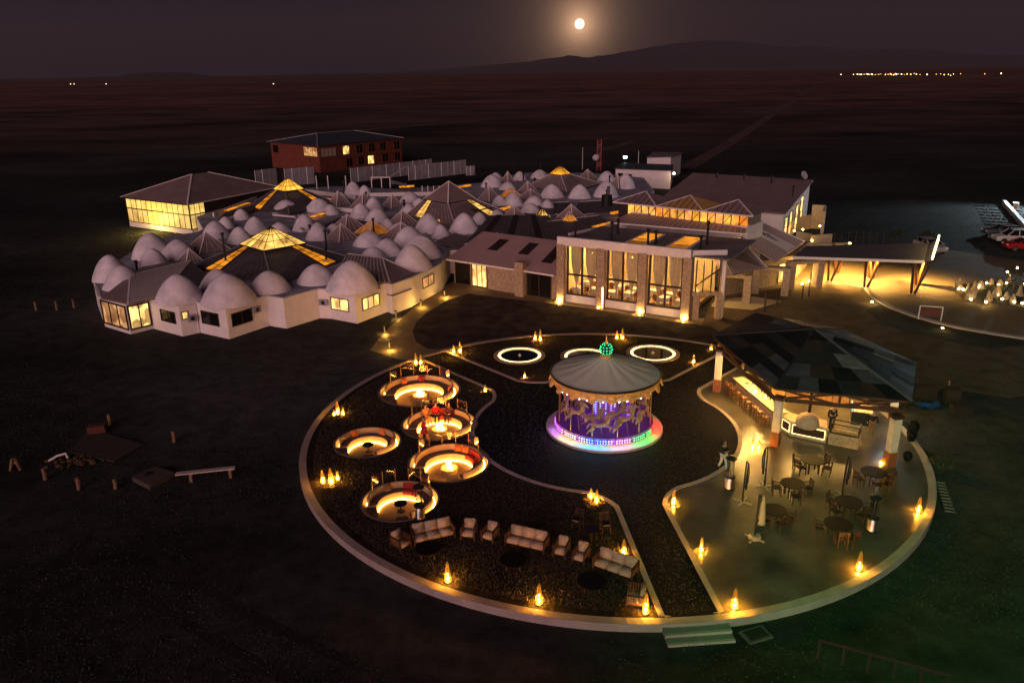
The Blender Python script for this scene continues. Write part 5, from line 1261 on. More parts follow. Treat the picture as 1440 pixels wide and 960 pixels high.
ov = lambda p: (L0 + R0) / 2 + (p - (L0 + R0) / 2) * 1.06
E4 = [ov(p) for p in (L0, F0, R0, B0)]; E4 = [Vector((p.x, p.y, e_h)) for p in E4]
cm = (L0 + R0) / 2; d_ = (F0 - L0).normalized(); RA = Vector((cm.x, cm.y, 0)) - Vv_ * 1.5; RB = Vector((cm.x, cm.y, 0)) + Vv_ * 1.5; rzt = ZG + 7.2
RA.z = RB.z = rzt
MB(w=True).add([tuple(p) for p in E4 + [RA, RB]], [(0, 1, 4), (1, 2, 5, 4), (2, 3, 5), (3, 0, 4, 5)]).ob('roof', X['roof'], GH)
for p, r in ((E4[0], RA), (E4[1], RA), (E4[2], RB)): MB(w=True).bar(p + ZU * .04, r + ZU * .04, .22, .08).ob('hip_cap', X['trim'], GH)
for i in range(4): MB(w=True).bar(E4[i] - ZU * .06, E4[(i + 1) % 4] - ZU * .06, .10, .16).ob('fascia', X['trim'] if i in (1,) else X['frame'], GH)
lamp('hall_spill', tuple(L0.lerp(F0, .5) - Vector(GH.location) - Vv_ * 1.6 + ZU * 1.6), 900, (1, .66, .15), .8, GH)
# ------------------------------------------------------------------ brick house and fence panels behind
a, b, c = GV(384, 235), GV(451, 243), GV(566, 229); dd = a + c - b; hh = 6.0
BH = thing('brick_house', 'two storey red brick house with blue grey hipped roof and a few lit windows', 'house', tuple((a + c) / 2))
MB(w=True).prism([p[:2] for p in (a, b, c, dd)], ZG, ZG + hh).ob('wall', X['brick'], BH)
ctr = (a + c) / 2; E4 = [Vector((*(ctr + (p - ctr) * 1.05)[:2], ZG + hh)) for p in (a, b, c, dd)]
r1 = ctr.lerp((a + b) / 2, .45); r2 = ctr.lerp((c + dd) / 2, .45); r1.z = r2.z = ZG + hh + 1.9
MB(w=True).add([tuple(p) for p in E4 + [r1, r2]], [(0, 1, 4), (1, 2, 5, 4), (2, 3, 5), (3, 0, 4, 5)]).ob('roof', X['blueroof'], BH)
for p, r in ((E4[0], r1), (E4[1], r1), (E4[2], r2), (r1, r2)): MB(w=True).bar(p + ZU * .05, r + ZU * .05, .22, .10).ob('hip_cap', X['corr'], BH)
La, Lb = (b - a).length, (c - b).length
MB(w=True).bar(b + ZU * 3.0 + Vector((.05, -.05, 0)), c + ZU * 3.0 + Vector((.05, -.05, 0)), .15, .2).ob('floor_band', X['wood'], BH)
window(BH, a, b, La * .05, La * .16, 3.6, 5.3, X['darkglass'], 0); window(BH, a, b, La * .70, La * .97, 3.5, 5.5, X['windim'], 2)
for u, z, m in ((.02, 3.4, 'cush'), (.27, 3.5, 'w'), (.43, 3.5, 'd'), (.58, 3.5, 'd'), (.72, 3.5, 'd'), (.90, 3.5, 'd'), (.56, .7, 'w'), (.30, .6, 'd'), (.44, .7, 'd'), (.74, .8, 'd'), (.90, .8, 'd')):
    w_ = .17 if m == 'cush' else .075
    window(BH, b, c, Lb * u, Lb * (u + w_), z, z + 1.9, {'w': X['winb'], 'd': X['darkglass'], 'cush': X['cushion']}[m], 3 if m == 'cush' else 1, frame=X['wood'])
def panelfence(lb, a, b, h, n, zb=ZG):
    a, b = Vector(a), Vector(b); t = thing('panel_fence', lb, 'fence', tuple((a + b) / 2)); d = (b - a)
    for i in range(n):
        p, q = a.lerp(b, i / n), a.lerp(b, (i + .985) / n); nn = Vector((d.y, -d.x, 0)).normalized() * (.03 if i % 2 else -.03)
        MB(w=True).bar(p + nn + ZU * h / 2, q + nn + ZU * h / 2, .04, h).ob('fence_sheet', X['corr'], t)
        MB(w=True).bar(p + ZU * .02, p + ZU * (h + .05), .10, .10).ob('post', X['trim'], t)
panelfence('short pale sheet fence panel beside the glass hall roof', GV(361, 266), GV(391, 262), 3.6, 3)
panelfence('pale zinc fence in front of the brick house corner', GV(402, 262), GV(443, 258), 3.4, 4)
panelfence('long zinc fence running from the brick house end, farther of two', GV(494, 257), GV(608, 242), 2.9, 12)
panelfence('long zinc fence behind the brown pyramid roof, nearer of two', GV(575, 254), GV(656, 244), 3.0, 9)
panelfence('short stub of zinc fence at the far end by the domes', GV(656, 247), GV(668, 246), 2.0, 2)
t = thing('roof_pergola', 'white framed open pergola on the roof terrace behind the small domes', 'pergola', tuple(G(550, 262, 2.6)))
for x in (523, 537, 549): MB(w=True).bar(G(x, 264, 2.5), G(x, 264, 2.5) + ZU * 1.7, .16, .16).ob('post', X['trim'], t)
p0, p1 = G(523, 264, 2.5), G(549, 264, 2.5)
MB(w=True).bar(p0 + ZU * 1.75, p1 + ZU * 1.75, .18, .16).ob('beam', X['trim'], t); MB(w=True).bar(p1 + ZU * 1.75, G(572, 258, 2.5) + ZU * 2.9, .14, .14).ob('rail', X['trim'], t)
MB(w=True).slab([p1 + ZU * 1.5, G(572, 262, 3.9), G(572, 258, 4.0), G(551, 258, 4.0)], .1).ob('roof_slab', X['corr'], t)
t = thing('terrace_parapet', 'long low white terrace wall behind the dome roofs', 'wall', tuple(G(500, 268, 2.5)))
MB(w=True).bar(G(430, 269, 2.7), G(500, 278, 2.7), .3, .7).ob('wall_run', X['trim'], t); MB(w=True).bar(G(520, 274, 2.7), G(628, 272, 2.7), .3, .6).ob('wall_run', X['trim'], t)
for x in (446, 462, 487): MB(w=True).bar(G(x, 266, 2.7), G(x, 266, 2.7) + ZU * 2.2, .14, .14).ob('post', X['trim'], t)
for x in (594, 602, 610, 618): MB(w=True).bar(G(x, 272, 2.7), G(x, 272, 2.7) + ZU * 1.2, .12, .12).ob('post', X['trim'], t)

# low block that ties the wings together
CB = thing('connecting_block', 'low flat roofed block joining the dome wings', 'building', tuple(G(520, 320, ZG)))
fpc = [tuple(G(x, y, 2.30))[:2] for x, y in [(200, 372), (292, 318), (300, 302), (385, 270), (470, 262), (560, 266), (690, 256), (900, 252), (915, 270), (900, 296), (870, 322), (800, 332), (660, 352), (610, 352), (500, 372), (300, 392)]]
MB(w=True).prism(fpc, ZG, 2.30).ob('wall', X['wall'], CB); MB(w=True).poly([(*p, 2.306) for p in fpc]).ob('flat_roof', X['roofplaster'], CB)
for a, b, z in (((300, 302), (388, 268), 2.9), ((292, 320), (345, 300), 2.7), ((800, 331), (860, 318), 2.6), ((655, 346), (700, 330), 2.7), ((455, 292), (505, 297), 2.8), ((420, 306), (470, 298), 2.7), ((560, 345), (600, 330), 2.6)):
    MB(w=True).bar(G(*a, z), G(*b, z), .25, .55).ob('parapet', X['trim'], CB)

def lowroof(par, pts, zs, n, m, rm): 
    q = [G(x, y, z) for (x, y), z in zip(pts, zs)]; roofquad(par, q, X[m], .1); ribs(par, q, n, X[rm], .05, .05); MB(w=True).bar(q[3] + ZU * .05, q[2] + ZU * .05, .14, .07).ob('ridge_cap', X['trim'], par)
lowroof(CB, [(795, 338), (872, 322), (842, 303), (770, 312)], (2.5, 2.5, 3.0, 3.0), 16, 'slate', 'roof')
lowroof(CB, [(735, 303), (800, 298), (800, 284), (745, 287)], (2.5, 2.5, 2.9, 2.9), 12, 'slate', 'roof')
lowroof(CB, [(805, 300), (900, 296), (884, 280), (815, 284)], (2.5, 2.5, 2.9, 2.9), 16, 'slate', 'roof')
lowroof(CB, [(650, 350), (672, 336), (640, 328), (612, 340)], (2.5, 2.5, 2.9, 2.9), 8, 'slate', 'roof')
lowroof(CB, [(300, 318), (352, 300), (372, 284), (318, 298)], (2.6, 2.6, 3.1, 3.1), 10, 'slate', 'slate')
lowroof(CB, [(455, 318), (540, 330), (560, 318), (480, 305)], (2.5, 2.5, 2.7, 2.7), 12, 'slate', 'slate')
for a, b, z in (((318, 296), (350, 285), 3.25), ((835, 319), (862, 312), 2.9), ((438, 305), (455, 300), 2.8)):
    p, q = G(*a, z), G(*b, z); MB(w=True).bar(p, q, .7, .04).ob('skylight_pane', X['sky_or'], CB)
p = G(853, 292, 2.4); MB(w=True).cyl(p.x, p.y, 2.3, 4.2, .75, n=18).ob('water_tank', X['black'], CB); MB(w=True).cyl(p.x + .2, p.y, 4.2, 5.4, .22, n=10).ob('vent_pipe', X['slate'], CB)

for d in [(470, 330, 14, 315), (465, 301, 13, 288), (480, 283, 12, 271), (340, 308, 13, 294), (318, 320, 13, 305), (560, 331, 16, 314), (545, 323, 13, 308)]: dome(W2, *d, zr=ZR)
for d in [(575, 301, 14, 286), (590, 292, 12, 279), (620, 334, 14, 316), (674, 314, 13, 299), (770, 294, 11, 281), (702, 288, 11, 275)]: dome(W3, *d, zr=ZR)
for a, b, z in (((562, 263), (582, 261.5), 3.2), ((645, 263), (661, 260.5), 3.2), ((455, 279), (478, 284), 2.9), ((600, 315), (616, 310), 2.9), ((700, 296), (716, 291), 2.9), ((860, 300), (880, 296), 3.0)):
    MB(w=True).bar(G(*a, z), G(*b, z), .5, .25).ob('roof_light', X['sky_or'], CB)
# ------------------------------------------------------------------ gable house beside the restaurant
g0, g1, g2 = GV(639, 398), GV(737, 412.3), GV(782, 422.5)
GB = thing('gable_house', 'stone clad low house with brown pitched roof and one lit glass door', 'building', tuple((g0 + g2) / 2))
ez = 2.45; dv = Vv_ * 11.0
MB(w=True).prism([p[:2] for p in (g0, g2, g2 + dv, g0 + dv)], ZG, ez).ob('wall', X['stone'], GB)
def E_(p, k): return Vector((p.x, p.y, ez)) + Vv_ * k
ra, rb = E_(g0, 5.5) + ZU * 1.85 + U * .3, E_(g2, 5.5) + ZU * 1.85
f0, f1 = E_(g0, -.55) - U * .6 - ZU * .12, E_(g2, -.55) - ZU * .12
X['gableroof_lit'] = mat('lit_brown_roof_sheet', (.42, .27, .265), .6, var=.1, scale=.5, bump=.15, bscale=25)  # brown sheet lightened: dusk light on the front slope put into its colour
roofquad(GB, [f0, f1, rb, ra], X['gableroof_lit'], .14); roofquad(GB, [rb, E_(g2, 11.5), E_(g0, 11.5), ra], X['roof'], .13)
MB(w=True).bar(f0 - ZU * .05, f1 - ZU * .05, .10, .16).ob('gutter', X['trim'], GB)
MB(w=True).poly([E_(g0, 0), E_(g0, 11), ra]).ob('gable_end', X['wall'], GB)
for u, v0, v1 in ((.30, .45, .82), (.60, .45, .82), (.86, .30, .92)):
    q = [f0.lerp(f1, u - .05).lerp(ra.lerp(rb, u - .05), v0), f0.lerp(f1, u + .045).lerp(ra.lerp(rb, u + .045), v0), f0.lerp(f1, u + .045).lerp(ra.lerp(rb, u + .045), v1), f0.lerp(f1, u - .05).lerp(ra.lerp(rb, u - .05), v1)]
    MB(w=True).slab([p + ZU * .03 for p in q], .02).ob('skylight', X['frame'], GB)
Lg = (g2 - g0).length
window(GB, g0, g2, .25, 2.15, .1, 2.45, X['darkglass'], 0, 0, .09, .03, 'glass_door'); window(GB, g0, g2, 2.45, 4.35, .1, 2.45, X['winb'], 2, 0, .10, .03, 'glass_door')
window(GB, g0, g2, Lg * .735, Lg * .955, .1, 2.5, X['darkglass'], 1, 0, .12, .03, 'glass_door')
p = g0.lerp(g2, .69) - Vv_ * .35
MB(w=True).box(p.x, p.y, ZG + 1.75, .95, .9, 3.5, UA).ob('stone_pier', X['stone'], GB)

# ------------------------------------------------------------------ restaurant
r0, r1, r2 = GV(790, 423), GV(964, 448), GV(1004, 455)
RS = thing('restaurant', 'tall glazed restaurant with stone columns, cream curtains, white fascia and lit tables inside', 'building', tuple((r0 + r1) / 2))
rd = (r1 - r0).normalized(); rn = Vector((-rd.y, rd.x, 0)); RL = (r1 - r0).length; DPT = 9.0; top = 5.35
FL = ZG + .45
MB(w=True).prism([p[:2] for p in (r0 + rn * .2, r1 + rn * .2, r1 + rn * DPT, r0 + rn * DPT)], ZG, FL).ob('floor', X['floorin'], RS)
MB(w=True).prism([p[:2] for p in (r0 + rn * (DPT - .2), r1 + rn * (DPT - .2), r1 + rn * DPT, r0 + rn * DPT)], FL, top).ob('back_wall', X['cream'], RS)
MB(w=True).prism([p[:2] for p in (r0 + rn * .3, r0 + rn * .3 + rd * .2, r0 + rn * (DPT - .2) + rd * .2, r0 + rn * (DPT - .2))], FL, top).ob('side_wall', X['cream'], RS)
MB(w=True).prism([p[:2] for p in (r0, r1 + rd * 3.6, r1 + rd * 3.6 + rn * DPT, r0 + rn * DPT)], top, top + .16).ob('roof_slab', X['flatroof'], RS)
a, b = r0 - rd * .35 - rn * .25, r1 + rd * .25 - rn * .25
MB(w=True).bar(a + ZU * (top - ZG + .32), b + ZU * (top - ZG + .32), .35, .80).ob('fascia', X['trim'], RS)
MB(w=True).bar(b + rn * .3 + ZU * (top - ZG + .32), b + rn * .3 + rd * 2.6 + rn * 1.6 + ZU * (top - ZG + .32), .25, .55).ob('fascia', X['trim'], RS)
cu = [.0, .335, .665, 1.0]
for i, u in enumerate(cu):
    p = r0.lerp(r1, u) + rn * .0
    o = MB(w=True).box(p.x, p.y, (ZG + top) / 2, .78, .85, top - ZG, atan2(rd.y, rd.x)).ob('stone_column', X['stone'], RS)
    q = p - rn * .62 - rd * (.0); MB(w=True).cyl(q.x, q.y, ZG, ZG + .12, .10, n=10).ob('uplight', X['bulbw'] if 'bulbw' in X else X['led'], o)
    if i != 1: lamp('column_uplight', tuple(q + ZU * .2 - Vector(RS.location)), 85, (1, .62, .16), .06, RS)
    else:
        s_ = p - rn * .43 + rd * .30; MB(w=True).bar(s_ + ZU * .05, s_ + ZU * 2.0, .06, .03).ob('light_bar', X['led'], o)
X['bars'] = X['frame']
for i in range(3):
    a, b = r0.lerp(r1, cu[i]) + rd * .42 + rn * .15, r0.lerp(r1, cu[i + 1]) - rd * .42 + rn * .15; L_ = (b - a).length
    MB(w=True).bar(a + ZU * .36, b + ZU * .36, .35, .72).ob('sill_wall', X['trim'], RS)
    w = MB(w=True); fw = .19
    for u in (.04, .5, .96): w.bar(a.lerp(b, u) + ZU * .72, a.lerp(b, u) + ZU * (top - ZG), fw, .12, rn)
    for z in (2.75, top - ZG - .08, .78): w.bar(a + ZU * z, b + ZU * z, .10, fw, ZU)
    wo_ = w.ob('window_frame', X['frame'], RS)
    for k in range(2):
        for z0, z1 in ((.84, 2.68), (2.82, top - ZG - .15)):
            P0, P1 = a.lerp(b, .04 + .46 * k) - rn * .02, a.lerp(b, .5 + .46 * k) - rn * .02
            MB(w=True).poly([P0 + ZU * z0, P1 + ZU * z0, P1 + ZU * z1, P0 + ZU * z1]).ob('pane', X['glass'], wo_)
        # tied curtain: wide at the top, gathered at the waist, flared below
        V = []; n = 14; cx = a.lerp(b, .27 + .46 * k) + rn * .35; hw = L_ * .19
        prof = [(top - ZG - .2, 1.0), (3.9, .92), (3.0, .66), (2.2, .34), (1.75, .13), (1.6, .12), (1.3, .22), (.8, .36)]
        for z, f in prof:
            for j in range(n + 1):
                s = (j / n - .5) * 2; V.append(cx + rd * hw * f * s + rn * (.05 * sin(j * 2.2) * (.4 + f)) + ZU * z)
        m_ = n + 1; MB(w=True).add(V, [(r * m_ + j, r * m_ + j + 1, (r + 1) * m_ + j + 1, (r + 1) * m_ + j) for r in range(len(prof) - 1) for j in range(n)]).ob('curtain', X['curtain'], RS, True)
    lamp('dining_lamp', tuple(a.lerp(b, .5) + rn * 3.2 + ZU * 4.6 - Vector(RS.location)), 1050, (1, .58, .17), .4, RS)
# tables with white cloths and chairs inside
k = 0
for u in (.08, .22, .36, .50, .64, .78, .92):
    for v in (1.6, 3.6, 5.8):
        c = r0.lerp(r1, u) + rn * (v + .3 * (k % 2)); k += 1
        t = thing('restaurant_table', 'dining table with white cloth inside the glazed restaurant', 'table', (c.x, c.y, FL), UA, 'tables inside the restaurant')
        m = MB(); m.box(0, 0, .74, .95, .95, .03); m.ob('table_top', X['whitecloth'], t); MB().lathe([(.62, .73), (.66, .42)], 16).ob('cloth_drop', X['whitecloth'], t); MB().cyl(0, 0, 0, .72, .06, n=8).ob('leg', X['darkwood'], t)
        if v < 5:
            for s in (1, -1):
                cc = c + rd * s * .8; q = thing('restaurant_chair', 'wooden chair at a table inside the glazed restaurant', 'chair', (cc.x, cc.y, FL), UA + (pi / 2 if s < 0 else -pi / 2), 'chairs inside the restaurant')
                MB().box(0, 0, .45, .44, .44, .06).ob('seat', X['orange'], q); MB().box(0, .20, .70, .42, .05, .46).ob('backrest', X['wood'], q)
                for x in (-.18, .18):
                    for y in (-.18, .18): MB().box(x, y, .21, .04, .04, .42).ob('leg', X['wood'], q)
# end wall of the restaurant: lattice window above, two piers below
ea, eb = r1 + rd * .4, r1 + rd * 2.7 + rn * 1.5; ed = (eb - ea).normalized(); el = (eb - ea).length
for u in (.15, .92): q = ea.lerp(eb, u); MB(w=True).box(q.x, q.y, ZG + 1.1, .55, .5, 2.2, atan2(ed.y, ed.x)).ob('pier', X['stone'], RS)
MB(w=True).bar(ea + ZU * 2.35, eb + ZU * 2.35, .3, .3).ob('lintel', X['stone'], RS)
w = MB(w=True)
for u in (.12, .36, .62, .88): w.bar(ea.lerp(eb, u) + ZU * 2.5, ea.lerp(eb, u) + ZU * 5.4, .09, .09)
w.bar(ea.lerp(eb, .12) + ZU * 3.1, ea.lerp(eb, .88) + ZU * 4.6, .10, .12); w.ob('window_frame', X['frame'], RS)
MB(w=True).poly([ea.lerp(eb, .12) + ZU * 2.5, ea.lerp(eb, .88) + ZU * 2.5, ea.lerp(eb, .88) + ZU * 5.4, ea.lerp(eb, .12) + ZU * 5.4]).ob('pane', X['glass'], RS)
MB(w=True).box(*(eb + rn * .3)[:2], ZG + 2.9, .3, .3, 5.8, UA).ob('corner_post', X['trim'], RS)
# roof skylights and flues
for u in (.46, .78):
    A_ = r0.lerp(r1, u) + rn * 2.2; z = top - ZG + .19
    for j in range(4):
        q = [A_ + rn * (j * 1.3 + .05), A_ + rd * 1.7 + rn * (j * 1.3 + .05), A_ + rd * 1.7 + rn * (j * 1.3 + 1.2), A_ + rn * (j * 1.3 + 1.2)]
        MB(w=True).slab([p + ZU * (z + .06) for p in q], .05).ob('skylight_pane', X['sky_dim'] if j in (0,) else X['sky_or'], RS)
    for s in (-.12, 1.82): MB(w=True).bar(A_ + rd * s + ZU * z, A_ + rd * s + rn * 5.3 + ZU * z, .22, .14).ob('skylight_kerb', X['trim'], RS)
for x, y, ty in ((860, 340, 312), (869, 329, 308), (911, 344, 322), (922, 344, 324), (985, 352, 331), (994, 345, 311), (809, 338, 311)): flue(RS, x, y, top + .16, ty)

# ------------------------------------------------------------------ lantern hall behind the restaurant
LH = thing('lantern_hall', 'raised hall with three small hipped roofs above a glowing strip of clerestory windows', 'building', tuple(G(950, 310, 6)))
l0, l1 = G(862, 284, 7.4), G(1059, 304, 7.4); ld = (l1 - l0).normalized(); ln = Vector((-ld.y, ld.x, 0)); LL_ = (l1 - l0).length; D7 = 5.0
MB(w=True).prism([p[:2] for p in (l0 + ld * .6 + ln * .5, l1 - ld * .6 + ln * .5, l1 - ld * .6 + ln * (D7 - .5), l0 + ld * .6 + ln * (D7 - .5))], ZG, 6.2).ob('wall', X['wall'], LH)
MB(w=True).prism([p[:2] for p in (l0 + ld * .8 + ln * 1.2, l1 - ld * .8 + ln * 1.2, l1 - ld * .8 + ln * (D7 - .7), l0 + ld * .8 + ln * (D7 - .7))], 6.2, 7.38).ob('timber_core', X['wood'], LH)
wa, wb = l0 + ld * 1.6 + ln * .5, l1 - ld * .7 + ln * .5
for i in range(16):
    p, q = wa.lerp(wb, i / 16), wa.lerp(wb, (i + 1) / 16); p.z = q.z = 6.25
    MB(w=True).poly([p, q, q + ZU * 1.1, p + ZU * 1.1]).ob('clerestory_pane', emat('clerestory_glass', (1.0, random.uniform(.30, .48), random.uniform(.03, .10)), random.uniform(.5, 1.3), .7, 1.4), LH)
    MB(w=True).bar(p - ln * .05, p - ln * .05 + ZU * 1.12, .09, .09).ob('mullion', X['darkwood'], LH)
    if i % 2: MB(w=True).bar(p - ln * .05, q - ln * .05 + ZU * 1.0, .06, .06).ob('brace', X['darkwood'], LH)
MB(w=True).box(*(l0 + ld * 1.0 + ln * .9)[:2], 6.4, 1.1, .9, 2.2, atan2(ld.y, ld.x)).ob('corner_block', X['frame'], LH)
for i in range(3):
    a, b = l0.lerp(l1, i / 3 + .0), l0.lerp(l1, (i + 1) / 3); c, d = b + ln * D7, a + ln * D7; ap = (a + c) / 2 + ZU * 1.05
    m = X['roof'] if i != 1 else mat('amber_lit_polycarbonate', (.20, .12, .08), .5, var=.2, emit=(1, .35, .04), es=.05)
    MB(w=True).add([tuple(p) for p in (a, b, c, d, ap)], [(0, 1, 4), (1, 2, 4), (2, 3, 4), (3, 0, 4), (3, 2, 1, 0)]).ob('roof', m, LH)
    for p in (a, b): MB(w=True).bar(p + ZU * .03, ap + ZU * .03, .14, .06).ob('hip_cap', X['trim'], LH)
    rbm = MB(w=True)
    for j in range(1, 8): s = j / 8; e = a.lerp(b, s); rbm.bar(e + ZU * .02, e.lerp(ap, 1 - abs(2 * s - 1)) * 1.0 + ZU * .02 if False else (e + (ap - (a + b) / 2) * (1 - abs(2 * s - 1))) + ZU * .02, .06, .04)
    tag(rbm.ob('roof_ribs', X['frame'], LH), kind='stuff')
MB(w=True).bar(l0 - ZU * .03, l1 - ZU * .03, .10, .14).ob('gutter', X['trim'], LH)
q = [G(858, 313, 5.75), G(1050, 329, 5.75), G(1052, 314, 6.35), G(888, 299.5, 6.35)]
roofquad(LH, q, X['roof'], .12, 'lower_roof'); ribs(LH, q, 24, X['rib'], .05, .05)
MB(w=True).bar(q[3] + ZU * .05, q[2] + ZU * .05, .2, .12).ob('ridge_cap', X['trim'], LH); MB(w=True).bar(q[0] - ZU * .02, q[1] - ZU * .02, .2, .14).ob('gutter', X['trim'], LH)
MB(w=True).bar(q[1] + ZU * .05, q[2] + ZU * .05, .25, .14).ob('verge', X['trim'], LH)

# ------------------------------------------------------------------ long shed behind
sBR, sTR, sTL = G(1105, 300, 3.5), G(1144, 253, 6.0), G(974, 243, 6.0); sBL = sTL + sBR - sTR; sBL.z = 3.5
SD = thing('long_shed', 'long building under one broad grey brown sloping roof with lit end windows', 'building', tuple((sBR + sTL) / 2))
roofquad(SD, [sBR, sTR, sTL, sBL], X['roof'], .18)
ib = lambda p, k=.96: Vector((*((sBR + sTL) / 2 + (p - (sBR + sTL) / 2) * k)[:2], 0))
w4 = [ib(sBR), ib(sTR), ib(sTL), ib(sBL)]
V = [(p.x, p.y, ZG) for p in w4] + [(w4[0].x, w4[0].y, 3.35), (w4[1].x, w4[1].y, 5.8), (w4[2].x, w4[2].y, 5.8), (w4[3].x, w4[3].y, 3.35)]
MB(w=True).add(V, [(0, 1, 5, 4), (1, 2, 6, 5), (2, 3, 7, 6), (3, 0, 4, 7)]).ob('wall', X['wall'], SD)
Ls = (w4[1] - w4[0]).length
for u, z1 in ((.08, 3.0), (.24, 3.4), (.48, 3.9), (.66, 4.6)): window(SD, w4[0], w4[1], Ls * u, Ls * (u + .10), .4, z1, X['winb'], 0, 1, .10, .03)
for x, y, ty in ((1007.5, 251, 243), (1046, 253.5, 245), (1085, 257, 247), (1122, 256, 253), (1115, 275, 261)): flue(SD, x, y, 5.6, ty)
p = G(1126, 250, 6.2); o = MB().lathe([(.0, 0), (.35, .06), (.6, .22)], 16).ob('satellite_dish', X['corr'], None, True); o.location = (sTR.x - 1.5, sTR.y, 6.6); o.rotation_euler = (radians(65), 0, radians(30)); tag(o, 'pale satellite dish above the far edge of the long shed roof', 'satellite dish')
o2 = MB().bar((0, 0, 0), (0, -.6, -.4), .06, .06).ob('dish_mount', X['black'], o)
# court walls at the end of the shed
CW = thing('court_wall', 'stepped cream courtyard walls with openings lit by small lamps', 'wall', tuple(GV(1140, 335)))
X['creamwall'] = mat('cream_outdoor_wall', (.48, .40, .27), .85, var=.12)
for (xa, ya), (xb, yb), h in (((1113, 327), (1139, 321), 1.9), ((1139, 321), (1157, 322), 3.3), ((1157, 322), (1155, 331), 3.2), ((1138, 345), (1168, 343), 1.3), ((1120, 336), (1140, 340), 1.0), ((1134, 352), (1190, 350), .8)):
    MB(w=True).bar(GV(xa, ya) + ZU * h / 2, GV(xb, yb) + ZU * h / 2, .35, h).ob('wall_run', X['creamwall'], CW)
a, b = GV(1139, 321), GV(1157, 322); window(CW, a, b, .5, 1.6, 1.9, 2.7, X['darkglass'], 0)
for x, y in ((1152, 326), (1128, 331), (1141, 347), (1116, 333)):
    p = GV(x, y); lamp('court_lamp', tuple(p + ZU * .8 - Vector(CW.location)), 22, (1, .66, .2), .1, CW); MB(w=True).sph(tuple(p + ZU * .8), .12, 8, 6).ob('lamp_globe', X['led'], CW)

# ------------------------------------------------------------------ folded roofs and stone portals right of the restaurant
PT = thing('entrance_wing', 'stone entrance wing with folded brown roofs and square portals facing the court', 'building', tuple(GV(1070, 415)))
def rq(pts, zs, n=10, m='roof'):
    q = [G(x, y, z) for (x, y), z in zip(pts, zs)]; roofquad(PT, q, X[m], .12); ribs(PT, q, n, X['rib']); return q
q = rq([(1090, 368), (1131, 340), (1071, 312), (1040, 335)], (3.2, 3.2, 5.2, 5.2), 18)
# pale panel with dark strokes lying on that roof
pn = [q[0].lerp(q[1], .42).lerp(q[3].lerp(q[2], .42), .02), q[0].lerp(q[1], .68).lerp(q[3].lerp(q[2], .68), .02), q[0].lerp(q[1], .68).lerp(q[3].lerp(q[2], .68), .95), q[0].lerp(q[1], .42).lerp(q[3].lerp(q[2], .42), .95)]
MB(w=True).slab([p + ZU * .12 for p in pn], .03).ob('pale_roof_panel', X['trim'], PT)
def pp(u, v): return pn[0].lerp(pn[1], u).lerp(pn[3].lerp(pn[2], u), v) + ZU * .135
mk = MB(w=True)
for L_ in ([(.30, .86), (.52, .80), (.40, .70), (.62, .66)], [(.62, .84), (.45, .74), (.7, .62)], [(.35, .62), (.55, .58), (.50, .50), (.35, .52)], [(.62, .50), (.45, .42), (.60, .38)]):
    mk.tube([pp(*s) for s in L_], .07, 4)
mk.ob('painted_mark', X['frame'], PT)
q2 = rq([(1030, 385), (1078, 376), (1037, 332), (1012, 356)], (2.9, 2.9, 4.8, 4.8), 14)
for A_ in (q, q2): MB(w=True).bar(A_[3] + ZU * .06, A_[2] + ZU * .06, .2, .10).ob('ridge_cap', X['trim'], PT); MB(w=True).bar(A_[1] + ZU * .05, A_[2] + ZU * .05, .2, .10).ob('verge', X['trim'], PT)
q3 = rq([(1013, 387), (1030, 385), (1012, 356), (1000, 352)], (2.7, 2.9, 4.8, 4.6), 6)
def portal(x0, y0, x1, y1, h, lb=None, d=.9, pw=.7):
    a, b = GV(x0, y0), GV(x1, y1); L_ = (b - a).length; e = (b - a).normalized(); n = Vector((-e.y, e.x, 0)); an = atan2(e.y, e.x)
    for p in (a + e * pw / 2, b - e * pw / 2): MB(w=True).box(*(p + n * d / 2)[:2], ZG + h / 2 - .15, pw, d, h - .3, an).ob('portal_pier', X['stone'], PT)
    m = (a + b) / 2 + n * d / 2; MB(w=True).box(m.x, m.y, ZG + h - .15, L_, d + .01, .30, an).ob('portal_lintel', X['stone'], PT)
    return a, b, n
portal(1008, 423, 1054, 427, 2.7); portal(1056, 413, 1108, 417, 2.8); portal(1108, 408, 1156, 404, 2.9)
a, b = GV(1010, 421) + Vv_ * 1.2, GV(1110, 400) + Vv_ * 1.2
MB(w=True).prism([p[:2] for p in (a, b, b + Vv_ * 8, a + Vv_ * 8)], ZG, 2.5).ob('wall', X['stone'], PT)
window(PT, a, b, (b - a).length * .78, (b - a).length * .97, .2, 2.2, X['winb'], 1, 0)
for x, y, e in ((1106, 414, 80), (1128, 400, 260), (1138, 396, 320)):
    p = GV(x, y); lamp('portal_lamp', tuple(p + ZU * 1.2 - Vector(PT.location)), e, (1, .60, .14), .12, PT); MB(w=True).cyl(p.x, p.y, ZG, ZG + .16, .10, n=8).ob('ground_light', X['led'], PT)
tag(MB().poly([tuple(GV(x, y) + ZU * .016) for x, y in ((1000, 431), (1058, 436), (1100, 424), (1060, 417), (1006, 421))]).ob('paved_strip', X['creamwall']), kind='structure')
for x, y, ty, lb in ((1075, 438, 410, 'slim dark post in the court nearest the pavilion roof'), (1092, 431, 407, 'slim dark post in the court between two others'), (1128, 420, 398, 'short slim dark post in front of the lit portal'), (1137, 417, 383, 'tall slim dark post in front of the lit portal')):
    p = GV(x, y); h = hgt(x, y, x + 3, ty, ZG); o = MB().tube([(p.x, p.y, ZG), (p.x, p.y, ZG + h)], [.09, .07], 8).ob('court_post', X['darkwood']); tag(o, lb, 'post')

